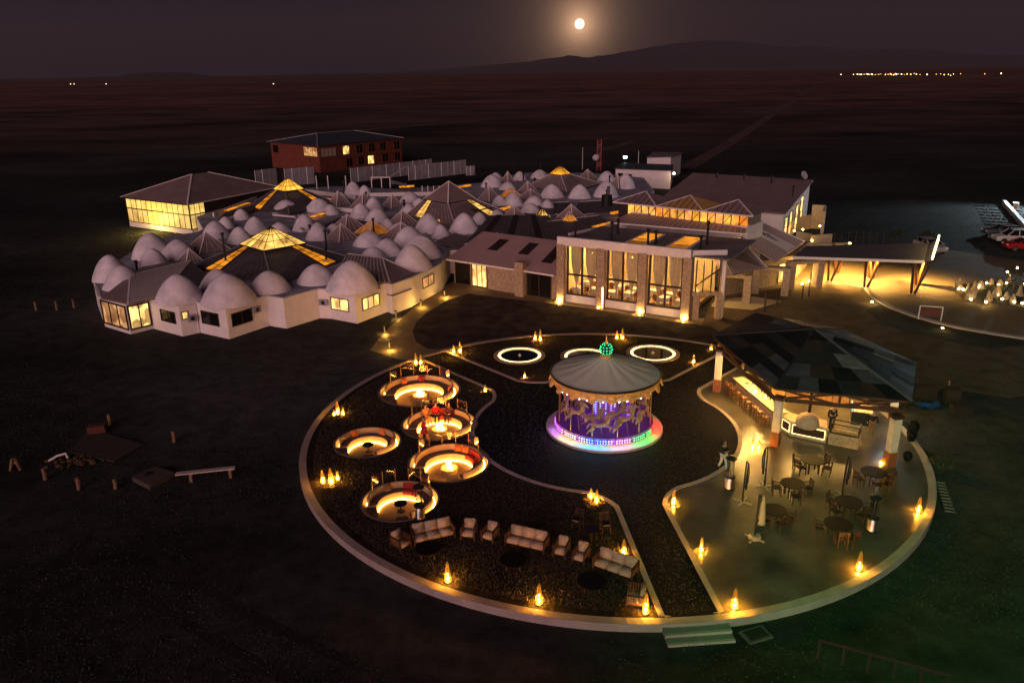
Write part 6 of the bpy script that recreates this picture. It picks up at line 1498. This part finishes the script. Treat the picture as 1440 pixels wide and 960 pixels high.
# ------------------------------------------------------------------ drive-in canopy
CN = thing('entrance_canopy', 'flat drive in canopy on V shaped timber legs with a bright end sign', 'canopy', tuple(GV(1230, 400)))
k0, k1, k2, k3 = G(1114, 361, 3.0), G(1300, 367, 3.0), G(1306, 342, 3.1), G(1133, 346, 3.1)
MB(w=True).slab([k0, k1, k2, k3], .14).ob('roof', X['slate'], CN)
t1, t2 = G(1310, 366, 3.35), G(1319, 337, 3.6); MB(w=True).slab([k1, t1, t2, k2], .12).ob('upturned_end', X['slate'], CN)
MB(w=True).bar(k0 - ZU * .08, k1 - ZU * .08, .12, .26).ob('fascia', X['trim'], CN)
d = (t2 - t1)
for i in range(8):
    a, b = t1 + d * (i / 8) + U * .05, t1 + d * ((i + .85) / 8) + U * .05
    MB(w=True).bar(a + ZU * .28, b + ZU * .28, .14, .42 + .12 * (i % 2)).ob('sign_letter', emat('bright_sign_face', (1, .72, .30), 7.0), CN)
for x, y in ((1166, 396.5), (1217, 405.5), (1283, 414.5)):
    p = GV(x, y); n = Vector((0, 1, 0)); z = 2.8 - ZG
    for s, mt in ((-.75, 'darkwood'), (.35, 'darkwood')): MB(w=True).bar(p + U * (.12 if s > 0 else -.12), p + U * (s + .5) * 1.3 - Vv_ * .1 + ZU * z, .16, .20).ob('leg', X[mt], CN)
    p2 = p + Vv_ * 4.6
    for s in (-.5, .5): MB(w=True).bar(p2 + U * s * .2, p2 + U * s * 1.2 + ZU * z, .2, .45).ob('leg', X['wood'], CN)
    MB(w=True).box(p.x, p.y, ZG + .06, .7, .5, .14, UA).ob('footing', X['kerb'], CN)
for x, y, e in ((33.2, 80.2, 5200), (37.6, 79.4, 7000), (41.6, 78.6, 7000), (37, 84, 2500)):
    p = Vector((x, y, ZG)); MB(w=True).cyl(p.x, p.y, 2.76, 2.83, .15, n=12).ob('downlight', X['led'], CN) if y < 85 else None; lamp('canopy_lamp', tuple(Vector((p.x, p.y, 2.60)) - Vector(CN.location)), e, (1, .55, .11), .12, CN, 'SPOT', (0, 0, 0), radians(150))
# ------------------------------------------------------------------ service building, masts, far lights
a, b = GV(865, 262), GV(942, 266); SV = thing('service_building', 'low white service building with lamp on its corner behind the domes', 'building', tuple(a.lerp(b, .5)))
dv = Vector((.25, 1, 0)) * 9
MB(w=True).prism([p[:2] for p in (a, b, b + dv, a + dv)], ZG, 3.0).ob('wall', X['wall'], SV); MB(w=True).prism([p[:2] for p in (a - Vector((.3, .3, 0)), b + Vector((.3, -.3, 0)), b + dv, a + dv)], 3.0, 3.15).ob('roof', X['blueroof'], SV)
L_ = (b - a).length; window(SV, a, b, L_ * .05, L_ * .14, 1.2, 2.5, X['darkglass'], 0); window(SV, a, b, L_ * .24, L_ * .30, 1.0, 2.4, X['darkglass'], 0)
p = b + Vector((.5, -.4, 0)); MB(w=True).sph((p.x, p.y, 2.6), .2, 8, 6).ob('wall_lamp', emat('white_wall_lamp', (1, .85, .6), 30), SV); lamp('corner_lamp', tuple(Vector((p.x + .3, p.y - .4, 2.4)) - Vector(SV.location)), 90, (1, .62, .25), .15, SV)
a2, b2 = GV(916, 258), GV(946, 254); SX = thing('block_house', 'small white block house beside the service building', 'building', tuple(a2.lerp(b2, .5)))
MB(w=True).prism([q[:2] for q in (a2 + Vector((0, 6, 0)), b2 + Vector((0, 3, 0)), GV(962, 248) + Vector((0, 4, 0)), a2 + Vector((3, 16, 0)))], ZG, 4.0).ob('wall', X['wall'], SX)
MB(w=True).prism([q[:2] for q in (a2 + Vector((-.2, 5.8, 0)), b2 + Vector((.2, 2.8, 0)), GV(962, 248) + Vector((.4, 4, 0)), a2 + Vector((3, 16.2, 0)))], 4.0, 4.15).ob('roof', X['flatroof'], SX)
p = GV(878, 247); FLM = thing('flood_mast', 'slim mast with a cold white floodlight behind the service building', 'lamp post', tuple(p)); h = hgt(878, 247, 878, 221, ZG)
MB(w=True).cyl(p.x, p.y, ZG, ZG + h, .09, n=8).ob('mast', X['black'], FLM); MB(w=True).box(p.x, p.y - .25, ZG + h, .7, .3, .45).ob('floodlight', emat('cold_floodlight', (.55, .85, 1), 14), FLM)
for x, y, ty, lb in ((819, 238, 207, 'thin pole beside the radio mast behind the dome roofs'), (897, 245, 212, 'thin pole beside the service building')):
    p = GV(x, y); o = MB().cyl(p.x, p.y, ZG, ZG + hgt(x, y, x + 1, ty, ZG), .11, .07, 8).ob('utility_pole', X['rib']); tag(o, lb, 'pole')
p = GV(842, 240); h = hgt(842, 240, 842, 196, ZG); RM = thing('radio_mast', 'red and white lattice radio mast behind the dome roofs', 'mast', tuple(p))
mr_, mw_ = mat('mast_red', (.35, .06, .05), .6), mat('mast_white', (.55, .5, .5), .6)
for s in (-.45, .45): MB(w=True).cyl(p.x + s, p.y, ZG, ZG + h, .10, n=6).ob('mast_rail', mr_, RM)
for i in range(14): MB(w=True).bar((p.x - .45, p.y, ZG + h * i / 14), (p.x + .45, p.y, ZG + h * (i + 1) / 14), .07, .07).ob('lattice_bar', mr_ if i % 4 < 2 else mw_, RM)
MB(w=True).sph((p.x - .7, p.y, ZG + h * .42), (.8, .5, .7), 10, 6).ob('antenna_drum', mw_, RM)
rr = random.Random(11)
sx_ = MB(); sx_.sph((0, 0, 6), .95, 8, 6); 
tl = [(1182, 109), (1205, 108.5), (1209, 109), (1218, 108), (1220, 108.5), (1226, 109), (1235, 109), (1245, 108.5), (1253, 109.5), (1256, 110), (1260, 109), (1271, 109.5), (1275, 108.5), (1280, 109), (1285, 107.5), (1288, 109), (1293, 109.5), (1303, 109.5), (1316, 109), (1322, 108.5), (1327, 110), (1333, 109.5), (1336, 111.5), (1340, 109), (1350, 108.5), (1384, 108.8), (1407, 108)]
tl += [(1200 + i * 5.3 + rr.uniform(-2, 2), 108.4 + rr.uniform(-.6, 1.6)) for i in range(14)]
em1, em2 = emat('far_lamp_orange', (1, .45, .10), 5), emat('far_lamp_white', (1, .75, .45), 5)
bl = {}
for nm, e in (('o', em1), ('w', em2)):
    me = bpy.data.meshes.new('lamp_head'); me.from_pydata(sx_.v, [], sx_.f); me.materials.append(e); bl[nm] = me
pm = MB().cyl(0, 0, 0, 5.2, .12, n=5); pme2 = bpy.data.meshes.new('lamp_pole'); pme2.from_pydata(pm.v, [], pm.f); pme2.materials.append(X['black'])
for i, (x, y) in enumerate(tl + [(100, 122), (105, 122), (150, 122), (385, 123), (802, 93)]):
    p = GV(x, y + .4); far = i >= len(tl)
    t = thing('street_lamp', 'street lamp of the distant town on the plain' if not far else ['tiny pale lamp of a lone farm on the dark plain'] * 1 and 'tiny pale lamp of a lone farm on the dark plain', 'street lamp', tuple(p), 0, 'lamps of the distant town' if not far else 'lone lamps on the plain')
    s = dep(p) / F * (rr.uniform(.35, .8) if not far else .45) / .95
    for nm, me in (('lamp_pole', pme2), ('lamp_head', bl['o' if rr.random() < .6 and not far else 'w'])):
        o = bpy.data.objects.new(nm, me); COL.objects.link(o); o.parent = t; WM[o.name] = WM[t.name]
        if nm == 'lamp_head': o.scale = (s, s, s); o.location = (0, 0, 6 - 6 * s)
# ------------------------------------------------------------------ path lights
for i, (x, y, lb) in enumerate(((548, 491, 'bollard light where the path meets the plaza'), (541, 469, 'bollard light on the path in front of the two lit windows'), (557, 447, 'bollard light beside the small annex of the dome wing'), (592, 431, 'bollard light on the path past the annex'), (625, 417, 'bollard light by the last corner of the dome wing'))):
    p = GV(x, y); t = thing('bollard_light', lb, 'path light', tuple(p), 0, 'bollards along the garden path')
    MB().cyl(0, 0, 0, .62, .05, n=10).ob('post', X['steel'], t); MB().lathe([(.05, .62), (.13, .66), (.13, .70), (.0, .73)], 12).ob('cap', X['black'], t)
    MB().lathe([(.11, .655), (.05, .64)], 12).ob('lens', X['led'], t)
    lamp('bollard_lamp', (.12, -.38, .26), 70, (1, .55, .10), .06, t)
# ------------------------------------------------------------------ parked cars
def car(lb, loc, rz, paint, suv=True):
    t = thing('parked_car', lb, 'car', loc, rz, 'cars parked beside the drive'); hb = .95 if suv else .85; ht = 1.70 if suv else 1.45
    # side profile (x along the car, front at -x)
    lo = [(-2.25, .35), (-2.3, .70), (-2.15, .92), (-1.1, 1.04), (2.1, 1.08), (2.25, .80), (2.25, .38)]
    V = []; 
    for s, w in ((-1, .90), (1, .90)): V += [(x, s * w * (1 if z < 1 else .96), z) for x, z in lo]
    n = len(lo); b = MB().add(V, [tuple(range(n - 1, -1, -1)), tuple(range(n, 2 * n))] + [(i, (i + 1) % n, n + (i + 1) % n, n + i) for i in range(n)]).ob('body', paint, t)
    m = b.modifiers.new('bevel', 'BEVEL'); m.width = .07; m.segments = 2
    cb = [(-1.15, 1.03), (-.45, ht - .08), (-.2, ht), (1.45, ht - .02), (1.75, ht - .18), (2.12, 1.06)]
    V = []
    for s in (-1, 1): V += [(x, s * (.86 - .14 * (z - 1.03) / .6), z) for x, z in cb]
    n = len(cb); c = MB().add(V, [tuple(range(n - 1, -1, -1)), tuple(range(n, 2 * n))] + [(i, (i + 1) % n, n + (i + 1) % n, n + i) for i in range(n)]).ob('cabin', X['darkglass'], t)
    r = MB().add([(x, s * (.78 if i else .74), ht + .012) for s in (-1, 1) for i, x in enumerate((-.3, .0, 1.5, 1.68))], [(0, 1, 2, 3), (7, 6, 5, 4), (0, 4, 5, 1), (1, 5, 6, 2), (2, 6, 7, 3)]).ob('roof_panel', paint, t)
    for s in (-1, 1):
        for x0, x1 in ((-1.12, -.42), (.28, .30), (1.38, 1.68)): MB().bar((x0, s * .865, 1.05), (x1, s * .745, ht - .05), .09, .06).ob('pillar', paint, c)
        MB().box(-1.0, s * 1.0, 1.08, .18, .2, .14).ob('mirror', paint, t); MB().bar((-.2, s * .72, ht + .06), (1.4, s * .72, ht + .06), .05, .05).ob('roof_rail', X['steel'], t)
        MB().box(-2.2, s * .66, .80, .18, .36, .16).ob('headlight', X['trim'], t); MB().box(2.22, s * .72, .85, .10, .26, .24).ob('tail_light', X['redcloth'], t)
        for x in (-1.4, 1.38):
            w = MB().tube([(x, s * .72, .36), (x, s * .93, .36)], .36, 18).ob('wheel', X['black'], t); MB().tube([(x, s * .925, .36), (x, s * .945, .36)], .21, 12).ob('rim', X['steel'], w)
    return t
pc = lambda n, c, r=.25, me=.3: mat(n, c, r, me, var=.03)
car('dark grey car parked farthest of three beside the drive', (64.6, 101.6, ZG), radians(-8), pc('grey_car_paint', (.10, .11, .12)), False)
car('white SUV parked between a grey and a red car', (63.6, 97.6, ZG), radians(-8), pc('white_car_paint', (.62, .60, .60), .3, 0))
car('red car parked next to the white SUV', (62.3, 93.2, ZG), radians(-8), pc('red_car_paint', (.42, .012, .015), .25, .2), False)
car('pale car standing behind the bright end of the entrance canopy', (51.0, 93.5, ZG), radians(95), pc('silver_car_paint', (.45, .45, .46)), False)
# low white wall, bollard and floodlit field at the car park
a, b = GV(1411, 288), GV(1452, 335); t = thing('low_wall', 'low white wall running along the car park', 'wall', tuple((a + b) / 2)); MB(w=True).bar(a + ZU * .35, b + ZU * .35, .45, .7).ob('wall_run', X['trim'], t); MB(w=True).bar(a + ZU * .73, b + ZU * .73, .55, .06).ob('coping', X['trim'], t)
p = GV(1427, 296); t = thing('gate_pillar', 'short round pillar with white cap behind the low white wall', 'pillar', tuple(p)); MB().cyl(0, 0, 0, 1.0, .35, n=14).ob('shaft', X['stone'], t); MB().cyl(0, 0, 1.0, 1.25, .42, n=14).ob('cap', X['trim'], t)
p = GV(1480, 292); t = thing('flood_mast', 'tall mast with white floodlight at the car park edge', 'lamp post', tuple(p)); MB().cyl(0, 0, 0, 6, .09, n=8).ob('mast', X['black'], t); MB().box(-.2, .2, 6, .5, .4, .4).ob('floodlight', emat('white_floodlight', (.8, .95, 1), 12), t)
tg = GV(1425, 303); dvec = (Vector(tg) - Vector((p.x, p.y, ZG + 6))).normalized()
l = lamp('flood_lamp', (-.7, .1, 5.7), 17000, (.72, .93, 1.0), .2, t, 'SPOT', tuple(dvec.to_track_quat('-Z', 'Y').to_euler()), radians(125)); l.data.spot_blend = 1.0
sm_ = MB(); rr = random.Random(5)
for i in range(7):
    for j in range(16):
        q = G(1372 + j * 4.2 + i * 2.2 + rr.uniform(-1, 1), 290 + i * 4.3 + j * .22, ZG); sm_.sph((q.x, q.y, ZG + .08), (.14 + rr.random() * .12, .16, .10), 6, 4)
tag(sm_.ob('field_stones', X['bed']), 'rows of small dark clods on the floodlit field', 'clods', kind='stuff')
# ------------------------------------------------------------------ roundabout garden
cR = GV(1424, 417); rR = (GV(1344, 412) - cR).length
t = thing('roundabout_garden', 'round kerbed garden island with rocks and many small spotlights on the drive', 'garden', tuple(cR))
MB().lathe([(rR, 0), (rR, .28), (rR - .3, .30), (rR - .35, .1)], 64).ob('kerb', X['court'], t); MB().lathe([(.001, .22), (rR - .32, .14)], 40).ob('soil', X['bed'], t)
LT = [(1348, 405), (1354, 406), (1366, 411), (1365, 420), (1378, 401), (1387, 397), (1375, 403.5), (1369, 417), (1386, 424), (1389, 419), (1404, 400), (1415, 397), (1402, 414), (1409, 419.5), (1406, 411.5), (1426, 424), (1437, 425.5), (1441, 398), (1431, 412)]
RKM = mat('garden_rock', (.30, .23, .16), .9, var=.3, scale=3, bump=.8)
for i, (x, y) in enumerate(LT):
    q = G(x, y + 3, ZG + .2) - cR; o = MB().cyl(q.x, q.y, .15, .30, .07, n=8).ob('spot_housing', X['black'], t); MB().sph((q.x, q.y, .36), .11, 8, 6).ob('spot_lens', emat('spot_lens', (1, .68, .26), 30) if i == 0 else bpy.data.materials['spot_lens'], o)
    if i % 2 == 0: lamp('garden_spot', (q.x, q.y - .15, .5), 20, (1, .62, .16), .1, t)
for i in range(20):
    x, y = LT[i % len(LT)]; q = G(x + rr.uniform(-4, 7), y + rr.uniform(-1, 4), ZG + .2) - cR; h = rr.uniform(.5, 1.5)
    m = MB(); m.tube([(q.x, q.y, .1), (q.x + rr.uniform(-.1, .1), q.y, h * .5), (q.x + rr.uniform(-.15, .15), q.y, h)], [rr.uniform(.25, .45), rr.uniform(.2, .35), .1], 7)
    o = m.ob('standing_rock', RKM); o.location = cR; tag(o, 'upright rock among the spotlights of the roundabout garden', 'rock', 'rocks in the roundabout garden')
q = G(1424, 410, ZG + .2); t = thing('star_sculpture', 'star shaped metal sculpture with bulbs standing in the roundabout garden', 'sculpture', tuple(q))
for a in range(4): MB().bar((-1.3 * cos(a * pi / 4), 0, 1.1 - 1.3 * sin(a * pi / 4)), (1.3 * cos(a * pi / 4), 0, 1.1 + 1.3 * sin(a * pi / 4)), .06, .06).ob('ray', X['steel'], t); MB().sph((1.3 * cos(a * pi / 4), 0, 1.1 + 1.3 * sin(a * pi / 4)), .09, 8, 6).ob('bulb', bpy.data.materials['spot_lens'], t)
# sign board by the kerb, ground spots
p = GV(1307, 450); t = thing('sign_board', 'dark red brown sign board on white posts beside the drive kerb', 'sign', tuple(p), radians(-20))
MB().box(0, 0, .75, 1.7, .08, .8).ob('board', mat('sign_brown', (.09, .025, .018), .7), t)
for x in (-.9, .9): MB().tube([(x, .02, 0), (x, .02, 1.25)], .05, 8).ob('post', X['trim'], t)
MB().tube([(-.9, .02, 1.25), (.9, .02, 1.25)], .045, 8).ob('top_rail', X['trim'], t)
for x, y, lb, e in ((1226, 427, 'ground spotlight at the tip of the planting bed by the canopy', 60), (1325, 464, 'ground spotlight in the planting bed below the sign board', 12)):
    p = GV(x, y); t = thing('ground_spotlight', lb, 'spotlight', tuple(p)); MB().cyl(0, 0, 0, .14, .10, n=10).ob('housing', X['black'], t); MB().sph((0, 0, .17), .10, 8, 6).ob('lens', bpy.data.materials['spot_lens'], t); lamp('spot_lamp', (0, -.1, .6), e, (1, .66, .2), .1, t)
# ------------------------------------------------------------------ building rubble and posts on the dark lot
X['postwood'] = mat('weathered_post', (.20, .115, .07), .85, var=.3, scale=6)
PL_ = [(154.6, 597, 582, 'short timber post farthest out on the dark lot behind the slab'), (245, 621.5, 606, 'short timber post on the dark lot between slab and plaza'), (63.6, 674, 657.5, 'short timber post beside the leaning pair on the dark lot'), (111, 688, 671, 'short timber post between two others in front of the slab'), (162.5, 686.5, 673, 'short timber post beside the low concrete box'), (80, 436, 423, 'thin stake near the dome wing, outer of three'), (104, 433, 421, 'thin stake near the dome wing, inner of three'), (51, 437, 424, 'thin stake near the dome wing, farthest out of three')]
for x, y, ty, lb in PL_:
    p = GV(x, y); h = max(.4, hgt(x, y, x, ty, ZG)); o = MB().tube([(p.x, p.y, ZG - .1), (p.x + .03, p.y, ZG + h * .5), (p.x, p.y, ZG + h)], [.11, .105, .10], 9).ob('timber_post', X['postwood']); tag(o, lb, 'post', 'posts on the dark lot')
p = GV(22, 661); o = MB(); o.bar((p.x - .3, p.y, ZG), (p.x - .05, p.y, ZG + .75), .12, .12); o.bar((p.x + .3, p.y, ZG), (p.x + .0, p.y + .1, ZG + .75), .12, .12); o.bar((p.x - .2, p.y + .05, ZG + .45), (p.x + .2, p.y + .05, ZG + .45), .08, .08); tag(o.ob('trestle', X['postwood']), 'small leaning timber trestle at the edge of the dark lot', 'trestle')
a, b = GV(270, 677), GV(325, 671); d_ = (b - a); t = thing('plank_bench', 'long plank bench on two timber legs on the dark lot', 'bench', tuple((a + b) / 2))
for q in (a, b): MB(w=True).bar(q, q + ZU * .55, .16, .2).ob('leg', X['postwood'], t)
MB(w=True).bar(a - d_ * .38 + ZU * .58, b + d_ * .13 + ZU * .58, .32, .07).ob('plank', X['rib'], t)
bx = [GV(187, 677), GV(211, 689), GV(245, 670), GV(219, 662)]; t = thing('concrete_box', 'low concrete inspection box with a round hole on the dark lot', 'box', tuple((bx[0] + bx[2]) / 2))
MB(w=True).prism([q[:2] for q in bx], ZG, ZG + .32).ob('box_body', mat('weathered_concrete', (.07, .055, .05), .9), t); c_ = (bx[0] + bx[2]) / 2; MB(w=True).cyl(c_.x - .25, c_.y + .1, ZG + .31, ZG + .326, .26, n=18).ob('hole', X['black'], t)
sb = [GV(128, 604), GV(203, 626), GV(160, 650), GV(96, 636)]; tag(MB().prism([q[:2] for q in sb], ZG - .05, ZG + .09).ob('concrete_slab', mat('old_slab', (.04, .032, .028), .95)), 'old concrete slab on the dark lot', 'slab')
p = GV(137, 609); o = MB(); o.box(p.x, p.y, ZG + .3, 1.0, .5, .5, .3); tag(o.ob('brick_stack', mat('old_bricks', (.10, .03, .02), .9)), 'stack of bricks at the corner of the old slab', 'bricks')
p = GV(84, 646); tag(MB().tube([(p.x - .5, p.y - .3, ZG + .06), (p.x - .1, p.y, ZG + .25), (p.x + .3, p.y + .2, ZG + .3), (p.x + .5, p.y, ZG + .1)], .07, 8).ob('bent_pipe', X['trim']), 'bent white pipe lying on the dark lot', 'pipe')
m = MB(); p = GV(104, 651)
for i in range(40): m.sph((p.x + rr.gauss(0, .8), p.y + rr.gauss(0, .5), ZG + .05), (rr.uniform(.08, .25), rr.uniform(.08, .2), rr.uniform(.05, .16)), 6, 4)
tag(m.ob('rubble', mat('rubble_earth', (.08, .05, .022), .95)), 'low heap of brown rubble beside the bent pipe', 'rubble', kind='stuff')
t = thing('wire_fence', 'thin post and wire fence behind the entrance canopy', 'fence', tuple(GV(1210, 342)))
fa, fb_ = GV(1172, 345), GV(1262, 343)
for i in range(10): q = fa.lerp(fb_, i / 9); MB(w=True).bar(q, q + ZU * 1.7, .09, .09).ob('post', X['darkwood'], t)
for z in (.5, 1.0, 1.5): MB(w=True).bar(fa + ZU * z, fb_ + ZU * z, .03, .03).ob('wire', X['black'], t)
def shrub(x, y, r, h, lb):
    p = GV(x, y); s_ = thing('shrub', lb, 'shrub', tuple(p)); m = MB(); V = []
    for i in range(420):
        a_, e_, q_ = rr.uniform(0, 6.3), rr.uniform(-.3, 1.5), rr.uniform(.5, 1) ; c_ = Vector((r * q_ * cos(a_) * cos(e_), r * q_ * sin(a_) * cos(e_), h * .5 + h * .5 * q_ * sin(e_))); d_ = Vector((rr.gauss(0, 1), rr.gauss(0, 1), rr.gauss(0, 1))).normalized() * .12; f_ = d_.orthogonal().normalized() * .06
        m.add([c_ - d_, c_ + f_, c_ + d_, c_ - f_], [(0, 1, 2, 3)])
    m.ob('foliage', X['leaf'], s_); MB().tube([(0, 0, 0), (.05, 0, h * .5)], [.06, .03], 6).ob('stem', X['darkwood'], s_)
X['leaf'] = mat('dark_leaf', (.030, .028, .014), .8, var=.5, scale=4)
shrub(1262, 346, .8, 2.2, 'tall slim shrub behind the entrance canopy beside the fence'); shrub(1302, 344, 1.0, 1.8, 'rounded shrub behind the bright end of the canopy'); shrub(1322, 660, .7, .7, 'low dark shrub in the grass beside the terrace rim')
X['cratewood'] = mat('old_crate_wood', (.020, .011, .008), .9)
for x, y, w_, h_, lb in ((1296, 560, 1.6, .9, 'dark wooden crate beside the pavilion, the wide one'), (1337, 566, .9, 1.0, 'dark wooden crate beside the pavilion, the tall one'), (1350, 580, 1.1, .5, 'dark low crate behind the blue tarpaulin')):
    p = GV(x, y); t = thing('wooden_crate', lb, 'crate', tuple(p), rr.uniform(-.4, .4))
    for i in range(4): MB().box(0, -.4, h_ * (i + .5) / 4, w_, .04, h_ / 4 - .03).ob('slat', X['cratewood'], t); MB().box(0, .4, h_ * (i + .5) / 4, w_, .04, h_ / 4 - .03).ob('slat', X['cratewood'], t)
    for s in (-1, 1): MB().box(s * (w_ / 2 - .02), 0, h_ / 2, .04, .76, h_).ob('side_board', X['cratewood'], t)
    MB().box(0, 0, h_ + .02, w_, .84, .04).ob('lid', X['cratewood'], t)
p = GV(1304, 572); V = [(p.x + (i - 3) * .28, p.y + (j - 2) * .3, ZG + .12 + .12 * sin(i * 1.7 + j) + .08 * cos(j * 2.3)) for j in range(5) for i in range(7)]
tag(MB().add(V, [(j * 7 + i, j * 7 + i + 1, (j + 1) * 7 + i + 1, (j + 1) * 7 + i) for j in range(4) for i in range(6)]).ob('tarpaulin', mat('blue_tarpaulin', (.02, .09, .28), .5), smooth=True), 'crumpled blue tarpaulin lying beside the pavilion', 'tarpaulin')
p = GV(1331, 560); tag(MB().cyl(p.x, p.y, ZG, ZG + 1.3, .05, n=8).ob('timber_stake', X['postwood']), 'upright timber stake beside the crates', 'stake')
# ladder, hatch and rail near the plaza
a, b = GV(1321, 678), GV(1336, 723); d_ = (b - a).normalized(); n_ = Vector((-d_.y, d_.x, 0)); t = thing('ladder', 'wooden ladder lying in the grass beside the terrace rim', 'ladder', tuple((a + b) / 2))
for s in (-.25, .25): MB(w=True).bar(a + n_ * s + ZU * .08, b + n_ * s + ZU * .08, .06, .09).ob('rail', X['darkwood'], t)
for i in range(10): q = a.lerp(b, (i + .5) / 10) + ZU * .08; MB(w=True).bar(q - n_ * .22, q + n_ * .22, .09, .06).ob('rung', X['pitrim'], t)
p = GV(1063, 893); t = thing('hatch_cover', 'square metal hatch in the ground below the terrace', 'hatch', tuple(p), .35); MB().box(0, 0, .03, 1.1, .75, .10).ob('frame', X['slate'], t); MB().box(0, 0, .085, .85, .55, .03).ob('lid', X['bed'], t)
a, b = GV(1150, 925), GV(1330, 975); t = thing('rail_fence', 'dark timber rail fence in the grass below the terrace', 'fence', tuple((a + b) / 2))
MB(w=True).bar(a + ZU * .85, b + ZU * .85, .09, .13).ob('rail', mat('dark_red_timber', (.022, .007, .006), .8), t)
for i in range(6): q = a.lerp(b, i / 5); MB(w=True).bar(q, q + ZU * .9, .08, .08).ob('post', X['cratewood'], t)
# position lamps of the aircraft that carries the camera: red to port, green to starboard
def aim(o, tgt): o.rotation_euler = (Vector(tgt) - o.location).to_track_quat('-Z', 'Y').to_euler()
o = lamp('starboard_lamp', (.35, -.1, H - .1), 20000, (.03, 1.0, .14), .05, None, 'SPOT', None, radians(66)); o.data.spot_blend = 1.0; aim(o, GV(1500, 800))
o = lamp('port_lamp', (-.35, -.1, H - .1), 1300, (1.0, .20, .18), .05, None, 'SPOT', None, radians(70)); o.data.spot_blend = 1.0; aim(o, GV(420, 800))
# ------------------------------------------------------------------ evening haze over the plain
hz = MB().box(0, 9600, 595, 44000, 20000, 1200).ob('haze', bpy.data.materials.new('evening_haze')); tag(hz, kind='stuff')
hm_ = hz.data.materials[0]; hm_.use_nodes = True; N = hm_.node_tree.nodes
for n in list(N): N.remove(n)
ho = N.new('ShaderNodeOutputMaterial'); pv = N.new('ShaderNodeVolumePrincipled'); pv.inputs['Color'].default_value = (.42, .40, .50, 1); pv.inputs['Density'].default_value = 2.8e-5; pv.inputs['Anisotropy'].default_value = 0.0
hm_.node_tree.links.new(pv.outputs[0], ho.inputs['Volume'])
